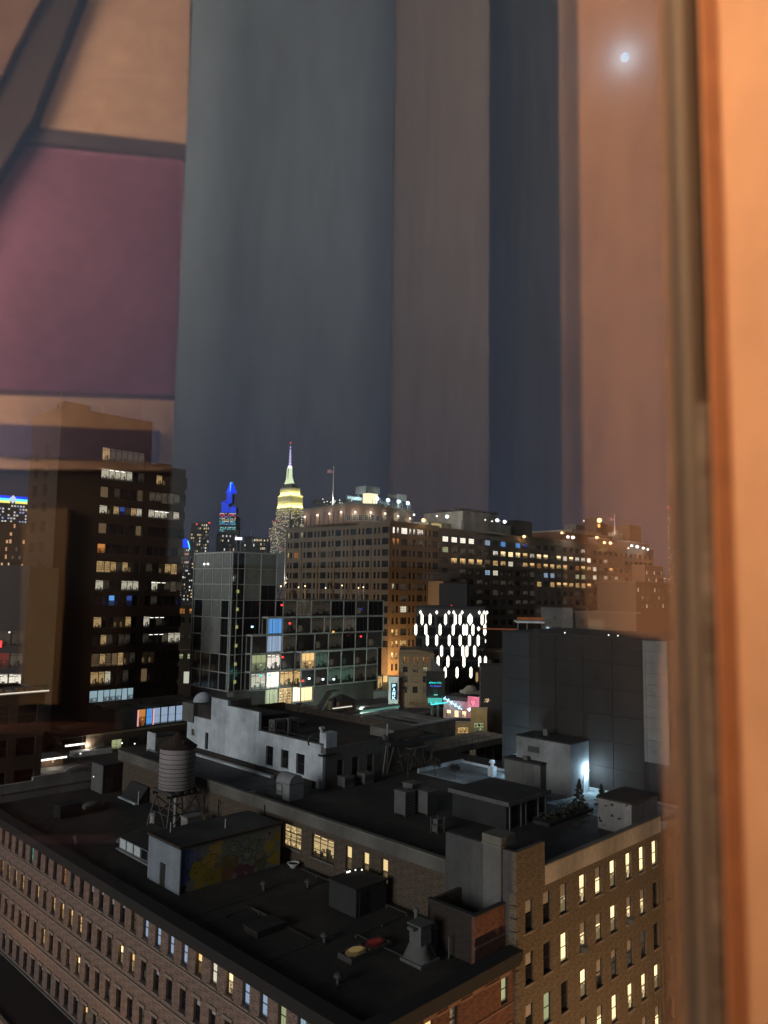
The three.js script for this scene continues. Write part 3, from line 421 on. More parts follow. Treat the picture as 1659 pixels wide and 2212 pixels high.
{
  const t = gridThing('air_intake', 'small twin-armed white roof vent on the blue-lit roof', 'vent', 45.9, -24.6, null, 27);
  part(t, 'stem', bx(-0.4, 0.4, 0, 1.3, -0.4, 0.4), M.white); part(t, 'cap', [cyl(0, 1.3, 1.7, 0, 0.2), cyl(0, 1.7, 2, 0, 0.45, 0.3)], M.white); part(t, 'elbow', bar([0.4, 0.6, 0], [0.8, 0.6, 0], 0.16, 10), M.white);
}
{
  const b = gridThing('back_building', 'low building with a pale roof lit blue in front of the black wall', 'building', 40.2, -32);
  part(b, 'body', bx(0.1, 9.1, 0, 26.7, 0, 31), M.buffDark); part(b, 'roof', bx(0.12, 9.08, 26.7, 27.05, 0.05, 30.9), M.roofPale); part(b, 'parapet', [bx(0.1, 9.1, 26.7, 27.5, -0.25, 0), bx(8.9, 9.1, 27.05, 27.35, 0, 30.9)], M.white);
}
{
  const t = gridThing('lift_tower', 'tall grey stucco lift tower with a blue-lit door at its corner', 'bulkhead', 44.6, -12.5, null, 27.05);
  part(t, 'wall', bx(0, 4, 0, 5.8, -7.5, 0), mat(0.27, 0.26, 0.25, { map: streaks })); part(t, 'roof', [bx(-0.1, 4.1, 5.8, 5.95, -7.6, 0.1)], M.dark); part(t, 'door', bx(2.7, 3.7, 0, 2.3, 0, 0.06), M.white); part(t, 'vent_grille', [...Array(5)].map((_, i) => bx(-0.04, 0, 4.2 + i * 0.14, 4.3 + i * 0.14, -5.8, -4.2)), M.dark); part(t, 'antenna_box', bx(2, 2.5, 5.95, 6.7, -5, -4.4), M.greyWall);
  const l = part(t, 'lamp', bx(2.9, 3.4, 2.5, 2.62, 0.02, 0.22), L.ice); l.userData.label = 'glowing blue-white lamp over the door'; pointLamp(t, 3.3, 2.55, 0.5, 0.5, 0.78, 1, 70, 0.1);
}
{
  const t = gridThing('low_shed', 'lower grey shed attached to the left of the lift tower', 'shed', 43.4, -19.4, null, 27.05);
  part(t, 'wall', bx(0, 2.2, 0, 3.1, -1.5, 3.6), M.greyWall); part(t, 'roof', bx(-0.1, 2.3, 3.1, 3.3, -1.6, 3.7), M.dark); part(t, 'door', bx(-0.05, 0, 0, 1.9, 1, 1.8), M.panelGrey); part(t, 'clutter', [bx(0.4, 0.9, 3.3, 3.7, 1, 1.5), bx(1.1, 1.5, 3.3, 3.6, 0.2, 0.7)], M.greyWall);
}
{ // floodlight that washes the pale roof behind the shed
  const t = gridThing('flood_light', 'bluish floodlight behind the shed washing the pale roof', 'floodlight', 46.4, -21.4, null, 27.05);
  part(t, 'bracket', bar([0, 2.6, 0], [0, 3.2, 0], 0.05), M.steel); part(t, 'lamp', bx(-0.2, 0.2, 3.0, 3.12, -0.15, 0.15), L.ice); pointLamp(t, 0, 2.9, -0.5, 0.5, 0.78, 1, 60, 0.1);
}
{
  const t = gridThing('stucco_bulkhead', 'squat stained stucco bulkhead at the right above the lit front', 'bulkhead', 36.6, -4.6, null, 27);
  part(t, 'wall', bx(0, 5.5, 0, 2.9, 0, 3.6), mat(0.3, 0.27, 0.24, { map: streaks })); part(t, 'roof', bx(-0.12, 5.6, 2.9, 3.08, -0.12, 3.72), M.dark);
  const ivy = []; for (let i = 0; i < 11; i++) { const g = new THREE.PlaneGeometry(0.3, 0.22); g.rotateX(rr(-1, 1)); g.rotateY(rr(-1.5, 0)); g.translate(-0.12, rr(0.2, 3), rr(0, 3.6)); ivy.push(g); } part(t, 'ivy', ivy, M.leafDark).userData.kind = 'stuff';
}
{ // the black block
  const b = gridThing('black_block', 'huge windowless black wall with a grey panelled strip at its right end', 'building', 49.4, -25.6);
  part(b, 'core', bx(0.12, 16, 0, 44.9, 0, 24.5), M.charcoal);
  for (let i = 0; i < 5; i++) for (let j = 0; j < 9; j++) { const z0 = i ? 4.3 + (i - 1) * 3.85 : 0, z1 = i ? z0 + 3.85 : 4.3; part(b, 'wall_panel', bx(-rr(0, 0.03), 0.12, 18 + j * 3, 21 + j * 3 - 0.05, z0, z1 - 0.04), i ? mat(0.027, 0.02, 0.015, { map: streaks, roughness: 0.85 }) : mat(0.026, 0.028, 0.029, { map: streaks, roughness: 0.7 })); }  // browner panels carry the warm window reflection in their colour
  for (let i = 0; i < 2; i++) for (let j = 0; j < 11; j++) part(b, 'grey_panel', bx(-0.06 - rr(0, 0.02), 0.12, 31.4 + j * 1.23, 32.6 + j * 1.23, 19.7 + i * 0.35, i ? 22.6 : 20.02), M.stripGrey);
  part(b, 'parapet_cap', bx(-0.1, 16.1, 44.9, 45.1, -0.1, 24.6), M.dark); part(b, 'roof_lamp', [[5, 9], [9, 15], [10, 16.2]].map(([x, z]) => ball(0.8, 45.22, z, 0.08)), L.white);
}
// ---------------------------------------------------------------- the white building in the middle
{
  const b = gridThing('white_building', 'white-painted building with a stepped parapet and tall dark windows in the middle distance', 'building', 25.7, -33.9);
  const f = face(0, -29.9, LEFT);
  const sh = new THREE.Shape([[0, 20], [29.9, 20], [29.9, 31], [29.5, 31], [29.5, 32], [17.2, 32], [17.2, 34.3], [10.1, 34.3], [10.1, 35], [6.1, 35], [6.1, 31.9], [0, 31.9]].map(p => new THREE.Vector2(...p)));
  const wins = [[1.2, 2.1, 29.2, 30.1], [4.8, 5.6, 27.8, 30.1], [18.9, 20.4, 28, 30.4], [22, 23.5, 28.2, 30.4], [25, 26.6, 28, 30.4]];
  for (const [a, c, y0, y1] of wins) sh.holes.push(new THREE.Path([[a, y0], [a, y1], [c, y1], [c, y0]].map(p => new THREE.Vector2(...p))));
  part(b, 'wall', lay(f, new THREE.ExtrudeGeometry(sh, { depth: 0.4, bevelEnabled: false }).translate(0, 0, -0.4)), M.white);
  wins.forEach(([a, c, y0, y1], i) => putWindow(b, f, a, c, y0, y1, i ? (i === 3 ? 'k' : 'd') : 'g', { recess: 0.28, nx: 1, frame: M.steel, blind: i === 0 ? 0.45 : 0 }));
  part(b, 'core', bx(0.45, 17.6, 0, 30.8, -29.8, -0.45), M.dark); part(b, 'coping', [bx(-0.06, 0.46, 32.01, 32.08, -12.66, -0.4), bx(-0.06, 0.46, 34.31, 34.38, -19.78, -12.72), bx(-0.06, 0.46, 35.01, 35.08, -23.8, -19.82)], M.greyWall);
  const g = face(0, 0, 0);
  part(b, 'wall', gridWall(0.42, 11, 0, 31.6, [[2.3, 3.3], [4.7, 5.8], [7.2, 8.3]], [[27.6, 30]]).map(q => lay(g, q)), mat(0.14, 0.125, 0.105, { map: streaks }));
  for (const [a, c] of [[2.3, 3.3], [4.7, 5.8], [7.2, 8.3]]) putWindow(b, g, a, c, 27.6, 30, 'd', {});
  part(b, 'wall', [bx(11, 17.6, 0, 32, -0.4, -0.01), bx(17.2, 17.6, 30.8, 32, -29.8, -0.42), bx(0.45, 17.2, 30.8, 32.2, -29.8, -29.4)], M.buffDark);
  part(b, 'roof', bx(0.44, 17.18, 30.8, 31.1, -29.3, -0.44), M.roofWarm); part(b, 'roof', bx(0.5, 5.4, 31.1, 33.6, -29.2, -13.4), M.roof);
  part(b, 'chimney', bx(0.5, 2.2, 30.9, 33.3, -1.2, -0.02), M.white); part(b, 'ledge', bx(-0.3, 1.9, 30.75, 30.95, -0.5, 0.25), M.dark);
  rail(b, [[0.6, -12.4], [0.6, -1.4]], 31.1, 1.3); rail(b, [[17, -29], [17, -0.6]], 31.1, 1.4);
  part(b, 'curb', [bx(10, 11.4, 31.1, 31.35, -18, -17), bx(12.5, 17, 31.1, 32.2, -5, -0.6)], M.coping); part(b, 'vent_pipe', [cyl(7.5, 31.1, 31.9, -9, 0.2), bx(7.2, 7.9, 31.8, 32.1, -9.2, -8.8)], M.whiteTrim);
}
{
  const t = gridThing('hose_coil', 'round black coiled hose hanging at the corner of the white roof', 'hose', 26.1, -36.1, null, 31.95);
  part(t, 'coil', [0.62, 0.74, 0.68].map((r, i) => new THREE.TorusGeometry(r, 0.09, 8, 28).rotateY(-0.7).translate(0.1 * i, 0.15, 0)), M.black);
}
for (const [x, z, l] of [[27.5, -45.1, 'twin-fan condenser unit in the corner behind the step of the white parapet'], [29.6, -44.9, 'plain condenser beside the twin-fan unit on the white building']]) {
  const t = gridThing('condenser', l, 'condenser', x, z, 'condenser units on the roofs', 31.1);
  part(t, 'casing', bx(-0.85, 0.85, 0.15, 2.3, -0.6, 0.6), M.panelGrey); part(t, 'feet', bx(-0.8, 0.8, 0, 0.15, -0.5, 0.5), M.steel); part(t, 'fan', [0.62, 1.6].map(y => new THREE.TorusGeometry(0.36, 0.07, 6, 18).translate(-0.2, y, 0.62)), M.black); part(t, 'fan', [0.62, 1.6].map(y => new THREE.TorusGeometry(0.36, 0.07, 6, 18).rotateY(LEFT).translate(-0.87, y, 0)), M.black);
}
{
  const t = gridThing('curved_cover', 'pale arched ventilator cover standing before the middle window of the white wall', 'ventilator', 20.6, -33.6, null, 27);
  part(t, 'box', bx(-0.9, 1.1, 0, 1.7, -1.2, 1.2), M.galv); part(t, 'hood', new THREE.CylinderGeometry(1.0, 1.0, 2.4, 20, 1, false, 0, Math.PI).rotateX(Math.PI / 2).rotateZ(Math.PI / 2).translate(0.1, 1.7, 0).toNonIndexed(), M.galv); part(t, 'bracket', [bx(-0.9, 1.1, 1.7, 1.78, -1.25, 1.25)], M.greyWall);
}
{
  const t = gridThing('pipe_cage', 'thin railing cage around a roof opening near the white building', 'railing', 19.6, -36.6, null, 27);
  rail(t, [[0, 0], [2.2, 0], [2.2, 3], [0, 3], [0, 0]], 0, 1.6, M.steel, 1.1); part(t, 'curb', bx(0, 2.2, 0, 0.4, 0, 3), M.roofGrey); part(t, 'flashing', bx(-2.4, -0.4, 0, 0.22, -1.6, -1.3), M.white);
}
{ // pale gutter strip at the foot of the white wall
  const t = gridThing('roof_gutter', 'long pale gutter strip along the foot of the white wall', 'gutter', 24.4, -62, null, 27.04);
  part(t, 'gutter', bx(0, 0.5, 0, 0.25, 0, 20), M.white); part(t, 'upstand', bx(0.7, 1.2, 0, 0.7, -1, 27), M.roof);
}
// ---------------------------------------------------------------- roofs further right
{
  const b = gridThing('beige_block', 'blank beige block with an open coffered roof behind the white building', 'building', 53.3, -51.2);
  part(b, 'wall', bx(0, 17.4, 0, 28.1, -0.4, 0), M.beige); part(b, 'wall', bx(17, 17.4, 0, 28.1, -14, -0.42), M.beige); part(b, 'wall', bx(0, 0.4, 0, 28.1, -14, -0.42), M.beige); part(b, 'core', bx(0.42, 16.98, 0, 26.6, -14, -0.42), M.dark); part(b, 'cap', [bx(-0.15, 17.55, 28.1, 28.35, -0.5, 0.15), bx(-0.15, 17.55, 28.1, 28.35, -14.1, -13.6)], M.whiteTrim);
  for (let i = 0; i < 5; i++) part(b, 'rafter', bx(0.4 + i * 4.1, 0.9 + i * 4.1, 27.5, 28.1, -13.6, -0.45), M.greyWall);
}
{
  const b = gridThing('glazed_hall', 'low flat-roofed hall with a glazed front and dim shelves inside', 'building', 57.4, -45);
  part(b, 'core', bx(0, 20, 0, 24.4, -6, -0.8), M.dark); part(b, 'roof', bx(-0.3, 20.4, 24.5, 25.5, -6, 0.5), M.beige); part(b, 'base_wall', bx(0, 20, 0, 21.2, -0.8, 0), M.buff);
  curtainWall(b, face(0, 0, 0), [0.2, 2.6, 5, 7.2, 9.4, 11.6, 13.8, 16], [21.3, 24.4], i => 'smskmdd'[i], { frame: M.greyWall, t: 0.2 });
  rail(b, [[5, 0.2], [20, 0.2]], 25.5, 1.1);
}
{
  const t = gridThing('stair_hood', 'open pipe-framed stair hood with a slanted roof behind the dark trees', 'stair hood', 55.6, -54.6, null, 24.2);
  part(t, 'post', [[0, 0], [6.2, 0], [6.2, 3], [0, 3], [3, 3], [4.6, 3]].map(([x, z]) => bar([x, 0, z], [x, 2.4, z], 0.07)), M.galv); part(t, 'roof', bx(-0.2, 6.4, 2.4, 2.55, -0.2, 3.2), M.roofGrey); part(t, 'bar', [0.7, 1.2, 1.7].map(y => bar([4.6, y, 3], [6.2, y, 3], 0.05)), M.galv);
}
{
  const t = gridThing('roof_trellis', 'dark stepped timber trellis on slanting struts', 'pergola', 36, -36.5, null, 27);
  for (let i = 0; i < 6; i++) part(t, 'beam', bx(i * 1.6, i * 1.6 + 1.9, 3.7 - 0.12 * (i % 2), 4.15 - 0.12 * (i % 2), -0.4, 3.6), M.dark);
  for (const [x0, x1] of [[0.2, 1.5], [3.2, 1.9], [4.4, 6], [7.6, 6.2], [8.2, 9.4]]) part(t, 'strut', bar([x0, 0, 2.8], [x1, 3.7, 2.8], 0.1), M.steel);
  part(t, 'awning', bx(3.6, 7, 2.9, 3, 2, 3.7), M.greyWall);
}
{
  const t = gridThing('pale_screen_wall', 'low yellowish wall behind the slanting struts', 'wall', 34.9, -34.1, null, 27);
  part(t, 'wall', bx(0, 5.4, 0, 2.6, -0.3, 0), mat(0.42, 0.36, 0.2, { map: streaks })); part(t, 'cap', bx(-0.1, 5.5, 2.6, 2.75, -0.4, 0.1), M.greyWall);
}
{
  const t = gridThing('mast_pole', 'tall thin pole with a dish standing beside the white building', 'pole', 36.5, -34, null, 27);
  part(t, 'pole', cyl(0, 0, 6.3, 0, 0.12), M.galv); part(t, 'dish', new THREE.SphereGeometry(0.5, 14, 6, 0, 6.3, 0, 1).rotateX(1.2).translate(-0.7, 4.6, 0), M.panelGrey); part(t, 'brace', bar([0, 4.5, 0], [-1.6, 0, 0.8], 0.05), M.galv);
}
function bareTree(parent, h, leafy, n = 26) {
  const g = [], grow = (p, d, len, r, lev) => { const q = p.clone().addScaledVector(d, len); g.push(bar(p.toArray(), q.toArray(), r, 4)); if (lev > 3) return; for (let i = 0; i < 3; i++) grow(q, d.clone().add(new THREE.Vector3(rr(-0.8, 0.8), rr(-0.15, 0.5), rr(-0.8, 0.8))).normalize(), len * rr(0.6, 0.85), r * 0.6, lev + 1); };
  grow(new THREE.Vector3(), new THREE.Vector3(0, 1, 0), h * 0.32, h * 0.022, 0); part(parent, 'trunk', g, M.bark);
  if (leafy) { const f = []; for (let i = 0; i < 420; i++) { const a = rr(0, 6.3), e = Math.acos(rr(-0.5, 1)), R = h * 0.38 * Math.cbrt(rr(0.1, 1)) * (0.8 + 0.25 * Math.sin(a * 3 + h)); const q = new THREE.PlaneGeometry(h * 0.07, h * 0.045); q.rotateX(rr(0, 3)); q.rotateY(rr(0, 6)); q.translate(R * Math.sin(e) * Math.cos(a), h * 0.62 + R * 0.75 * Math.cos(e), R * Math.sin(e) * Math.sin(a)); f.push(q); } part(parent, 'crown', f, leafy); }
}
for (const [x, z, h, l] of [[37.6, -31.4, 3.4, 'bare dark roof tree at the foot of the trellis, the tallest of the three'], [40.2, -29.2, 2.7, 'bushy dark roof tree left of the blue-lit roof'], [41, -26.6, 2.2, 'small dark shrub at the near edge of the blue-lit roof']]) bareTree(gridThing('roof_tree', l, 'tree', x, z, null, 27), h, M.leafDark);
for (const [x, z, h, l] of [[43.2, -10.6, 2.5, 'slim dark conifer in front of the blue-lit door, the left of two'], [43.8, -8.2, 2.3, 'wider dark conifer against the blue-lit floor, the right of two']]) {
  const t = gridThing('conifer', l, 'conifer', x, z, null, 27.05); part(t, 'trunk', cyl(0, 0, h, 0, 0.06, 0.02, 6), M.bark);
  const f = []; for (let i = 0; i < 260; i++) { const k = rnd(), a = rr(0, 6.3), R = (1 - k) * 0.9 * rr(0.2, 1) * (0.75 + 0.35 * Math.sin(k * 30)); const q = new THREE.PlaneGeometry(0.26, 0.1); q.rotateX(rr(-0.6, 0.6)); q.rotateY(-a); q.translate(R * Math.cos(a), 0.25 + k * (h - 0.2) - R * 0.25, R * Math.sin(a)); f.push(q); } part(t, 'crown', f, M.leafDark);
}
{ const t = gridThing('roof_hedge', 'dark tangled planting along the roof in front of the blue light', 'hedge', 33, -8, null, 27); const f = []; for (let i = 0; i < 900; i++) { const q = new THREE.PlaneGeometry(0.32, 0.16); q.rotateX(rr(0, 3)); q.rotateY(rr(0, 6)); q.translate(rr(0, 8.5), rr(0.1, 1.1) * (0.6 + 0.4 * Math.sin(i)), rr(-1.8, 0)); f.push(q); } part(t, 'foliage', f, M.leafDark); t.userData.category = 'hedge'; part(t, 'trough', bx(0, 8.5, 0, 0.35, -1.9, 0.1), M.dark); }
{
  const b = gridThing('market_hall', 'long low market hall with a dark flat roof and a dim glass clerestory', 'building', 86, -97);
  part(b, 'core', bx(0, 36, 0, 17, -24, -0.5), M.dark); part(b, 'roof', bx(-0.4, 36.4, 19.4, 20, -24, 0.6), M.roofGrey); part(b, 'wall', bx(0, 36, 0, 16.6, -0.5, 0), M.buffDark);
  curtainWall(b, face(0, 0, 0), [0, 3, 6, 9, 12, 15, 18, 21, 24, 27, 30, 33, 36], [16.7, 19.3], i => 'sdkddkdkddkd'[i], { frame: M.steel, t: 0.18 });
  rail(b, [[0, 0.3], [36, 0.3]], 20, 1.1);
  const c = part(b, 'canopy', bx(10, 24, 21.2, 21.5, -7, -5), M.steel); part(c, 'light_strip', bx(10, 24, 20.7, 21.2, -5.1, -5), lamp(0.2, 0.55, 0.45, 0.5));
  part(b, 'skylight', bx(20, 30, 20, 20.5, -14, -11), M.panelGrey); part(b, 'roof_slab', prism([[0, 0], [3.4, 4.2], [6, 4.4], [6, 4], [3.8, 3.8], [0.9, 0]], 2).translate(9, 20, -20), M.dark);
}
{
  const t = gridThing('brick_kiosk', 'brown brick stair house with a low pitched cap in front of the glass block', 'stair house', 88.4, -101, null, 20);
  part(t, 'wall', bx(0, 5.2, 0, 4, -4, 0), M.tan); part(t, 'roof', new THREE.ConeGeometry(3.9, 1.5, 4).rotateY(Math.PI / 4).translate(2.6, 4.75, -2), M.roofGrey); part(t, 'chimney', bx(-1, -0.3, 0, 5, -1.5, -0.8), M.dark);
}
{
  const t = gridThing('roof_terrace_wall', 'pale low parapet with railings and planters beyond the white roof', 'parapet', 62, -86, null, 22);
  part(t, 'wall', bx(0, 19, 0, 2.6, -0.4, 0), M.greyWall); rail(t, [[0, 0.2], [19, 0.2]], 0.6, 1.8, M.steel); part(t, 'planting', [...Array(9)].map((_, i) => ball(8 + i * 0.9, 2.7, -1, rr(0.5, 0.9), 8)), M.leafDark); part(t, 'light_strip', bx(13, 18.5, 3.2, 3.4, -2.2, -2), lamp(1, 0.95, 0.8, 1.1)); part(t, 'floor', bx(-4, 22, -22, -0.1, -8, -0.4), M.dark);
}
{
  const t = gridThing('white_vent_dome', 'white rounded ventilator dome behind the step of the white parapet', 'ventilator', 33.5, -62, null, 31);
  part(t, 'body', bx(-8, 2, 0, 2.6, -3, 0), M.greyWall); part(t, 'dome', new THREE.SphereGeometry(1.5, 18, 9, 0, 6.3, 0, 1.57).scale(1, 0.9, 0.8).translate(-5.5, 2.6, -1.5), M.white);
}
// ---------------------------------------------------------------- lit pavilion and the plaza at the left
{
  const b = gridThing('glass_pavilion', 'flat-roofed pavilion with a pink-edged glass front and a blue-lit room inside', 'building', 49.6, -134.5);
  part(b, 'wall', [bx(0, 5.4, 17.5, 21.7, -13.5, 0)], M.steel); part(b, 'roof', bx(-0.3, 24.6, 21.7, 22.1, -13.8, 0.5), mat(0.2, 0.2, 0.18, { map: patchy })); part(b, 'core', bx(5.4, 24, 17.5, 21.7, -13.5, -1.2), M.dark); part(b, 'base', bx(-8, 30, 0, 17.4, -14, 3), M.buffDark); part(b, 'parapet', [bx(-8, 30, 17.4, 17.7, 2.4, 3)], mat(0.3, 0.24, 0.14));
  curtainWall(b, face(0, 0, 0), [5.5, 7.8, 9.6, 11.6, 13.6, 15.6, 17.6, 19.6, 21.6, 23.8], [17.6, 21.6], i => 'oBnnnnBbd'[i], { frame: M.steel, t: 0.12, nx: 1, split: 2 });
  part(b, 'neon_light', [bx(5.55, 5.85, 17.7, 21.4, 0.06, 0.16), bx(9.5, 9.8, 17.7, 21.4, 0.06, 0.16)], L.pink); part(b, 'screen', bx(22.2, 23.2, 20.4, 21.3, 0.06, 0.12), L.ice);
  part(b, 'vent_pipe', [cyl(4, 22.1, 22.9, -6, 0.25), cyl(9, 22.1, 22.7, -5, 0.4)], M.greyWall);
  const f = face(0, 3, 0); for (let i = 0; i < 6; i++) putWindow(b, f, -6 + i * 4, -3.6 + i * 4, 12.6, 16, i === 1 ? 'g' : 'k', { recess: -0.07, nx: 2, ny: 3 });
}
{
  const t = gridThing('white_panel_box', 'small white box with a slanted top beside the water tank roof', 'roof box', 52, -121, null, 14);
  part(t, 'panel', bx(0, 0.2, 0, 4.4, -2.6, 1), M.white); part(t, 'wall', bx(0.2, 6, 0, 3.6, -2.6, 1), M.beige); part(t, 'roof', bx(0.2, 6.2, 3.6, 3.8, -2.8, 1.2), M.dark); part(t, 'plinth', bx(0, 6, -14, 0, -2.6, 1), M.dark);
}
{
  const t = gridThing('dark_gable', 'dark gabled roof just left of the water tank', 'roof house', 34, -88, null, 15);
  part(t, 'wall', bx(0, 4.6, -15, 4, -6, 0), M.buffDark); part(t, 'roof', prism([[-0.3, 4], [4.9, 4], [2.3, 6]], 6.4).translate(0, 0, -6.2), M.roof); part(t, 'ridge', bx(2.1, 2.5, 5.95, 6.1, -6.3, 0.3), M.galv);
}
{
  const b = gridThing('plaza_block', 'low dark block with terraces between the near roof and the tower', 'building', 20, -142);
  part(b, 'body', bx(0, 44, 0, 13.8, 0, 54), M.dark); part(b, 'roof', bx(0, 44, 13.8, 14, 0, 54), mat(0.1, 0.09, 0.075, { map: patchy }));
}
{
  const t = gridThing('light_canopy', 'flat canopy with a bright white light strip along two edges at the left', 'canopy', 28.6, -124.8, null, 14);
  part(t, 'roof', bx(0, 5.2, 1.6, 1.8, -3.6, 2.2), M.panelGrey); part(t, 'light_strip', [bx(-0.12, 0, 1.45, 1.75, -3.6, 2.2), bx(-0.12, 5.2, 1.45, 1.75, 2.2, 2.32)], L.white); part(t, 'wall', bx(0.4, 4.8, 0, 1.6, -3, 1.6), M.rust); pointLamp(t, 2, 1.4, 3.4, 1, 0.9, 0.75, 40, 0.3);
}
{
  const t = gridThing('bar_canopy', 'long dark canopy with a continuous white light strip over pale counters', 'canopy', 37, -131.6, null, 14);
  part(t, 'roof', bx(-1, 13, 3.4, 3.7, -9, 0), M.roof); part(t, 'light_strip', bx(0.4, 10.6, 1.7, 2.05, -0.4, -0.25), L.white); part(t, 'counter', bx(0.6, 9, 0, 1.1, 1.6, 4), M.whiteTrim); part(t, 'counter', bx(4.6, 8.6, 1.1, 1.2, 2, 3.4), M.black); for (const x of [-0.6, 4, 8, 12.6]) part(t, 'post', bar([x, 0, -0.2], [x, 3.4, -0.2], 0.09), M.steel);
  pointLamp(t, 5, 1.6, 0.6, 1, 0.92, 0.78, 60, 0.3); for (const [x, z] of [[12.6, 1.2], [14.4, 3.6], [1, 6]]) part(t, 'lamp', ball(x, 1.2, z, 0.16), L.white);
}
for (const [x, z, h, m, l] of [[35.2, -132.4, 4.6, M.leafTan, 'round tan-leaved bush behind the light canopy'], [24.2, -119, 6.4, mat(0.16, 0.14, 0.1), 'grey-green leafy tree in front of the light canopy at the left edge'], [21.4, -115, 4.4, M.leafDark, 'small dark tree at the far left edge']]) bareTree(gridThing('plaza_tree', l, 'tree', x, z, null, 14), h, m);
{ // low brown building with the lit terrace at the far left
  const c = at(98, 1492, 140), b = thing('terrace_building', 'low brown building at the left edge with a brightly lit terrace on top', 'building', null, c.x, 0, c.z, TURN);
  const y = c.y; part(b, 'body', bx(-40, 0, 0, y, -14, -0.3), M.dark); const f = face(-40, 0, 0);
  const rows = [[y - 14.4, y - 12.2], [y - 10, y - 7.2], [y - 5, y - 2]], cols = [...Array(9)].map((_, i) => [1.5 + i * 4.3, 4.5 + i * 4.3]);
  part(b, 'wall', gridWall(0, 40, 0, y - 0.2, cols, rows).map(g => lay(f, g)), M.buffDark); rows.forEach(([p, q], j) => cols.forEach(([s, e], i) => putWindow(b, f, s, e, p, q, i === 6 && j === 1 ? 'g' : i === 6 && j === 0 ? 'g' : 'd', { nx: 1 })));
  part(b, 'terrace_slab', bx(-40, 0.4, y - 0.2, y, -14, 0.5), M.whiteTrim); part(b, 'light_strip', bx(-40, 0.4, y - 0.02, y + 0.16, 0.5, 0.56), lamp(1, 0.9, 0.7, 1.2)); part(b, 'glass_balustrade', [bx(-40, 0.3, y + 0.16, y + 1.1, 0.42, 0.46)], new THREE.MeshPhysicalMaterial({ transmission: 1, thickness: 0, roughness: 0.05, color: 0xddeeee }));
  part(b, 'planter', [...Array(8)].map((_, i) => bx(-12 + i * 1.5, -11.2 + i * 1.5, y, y + rr(0.4, 0.8), -0.6, -0.1)), M.orange); pointLamp(b, -8, y + 2.4, -2, 1, 0.85, 0.6, 50, 0.3);
}
{ // black building with the red letters
  const c = at(66, 1222, 175), b = thing('black_building', 'black building at the left edge with glowing red letters and lit lower floors', 'building', null, c.x, 0, c.z, 0.12);
  const y = c.y; part(b, 'body', bx(-40, 0, 0, y, -20, -0.4), M.black); const f = face(-40, 0, 0);
  const hs = [at(40, 1492, 175).y, at(40, 1455, 175).y, at(40, 1445, 175).y, at(40, 1410, 175).y, at(40, 1398, 175).y, at(40, 1362, 175).y], c0 = [19, 22, 25, 28, 31, 34, 37, 39.6];
  part(b, 'wall', gridWall(0, 40, 0, y, [[19, 39.6]], [[hs[0], hs[1]], [hs[2], hs[3]], [hs[4], hs[5]]]).map(g => lay(f, g)), M.black);
  curtainWall(b, f, c0, [hs[0], hs[1]], i => 'WgWgWWW'[i], { frame: M.black, t: 0.14 }); curtainWall(b, f, c0, [hs[2], hs[3]], i => 'kmkkrrm'[i], { frame: M.black, t: 0.14 }); curtainWall(b, f, c0, [hs[4], hs[5]], () => 'k', { frame: M.black, t: 0.14 });
  const yb = at(18, 1399, 175).y, q = 1.35, stroke = (x0, x1, y0, y1) => bx(x0, x1, yb + y0, yb + y1, 0.2, 0.36);
  const N = prism([[0, 0], [0.26, 0], [0.26, 0.85], [0.9, 0], [1.16, 0], [1.16, q], [0.9, q], [0.9, 0.5], [0.26, q], [0, q]], 0.16);
  part(b, 'sign_letter', stroke(-7.5, -7.22, 0, q), L.red); part(b, 'sign_letter', new THREE.TorusGeometry(0.5, 0.15, 6, 20).scale(1, 1.1, 0.6).translate(-6.45, yb + q / 2, 0.28), L.red); part(b, 'sign_letter', N.translate(-5.72, yb, 0.2), L.red); part(b, 'sign_letter', [stroke(-8, -6.7, 1.9, 2.15), stroke(-7.5, -7.2, 2.15, 3.3)], L.red);
  const y5 = at(40, 1366, 175).y; part(b, 'ceiling_light', [[-8, 0.3], [-3.2, 0.3], [-5.6, 0.3]].map(([x, z]) => ball(x, y5, z, 0.16)), L.white);
  const g2 = face(0, 0, 0), up = []; for (let j = 0; j < 7; j++) for (let i = 0; i < 7; i++) if (rnd() < 0.5) up.push([-18 + i * 2.3, y - 4 - j * 3.1]);
  for (const [x, yy] of up) { const w = part(b, 'window', frameGeo(1.2, 1.3, 1, 1, 0.08, 0), M.sash, x, yy, 0.06); part(w, 'pane', paneGeo(1.2, 1.3), pane(pick(['k', 'm', 'w', 'o', 'n', 's'])), 0, 0, -0.03); }
}
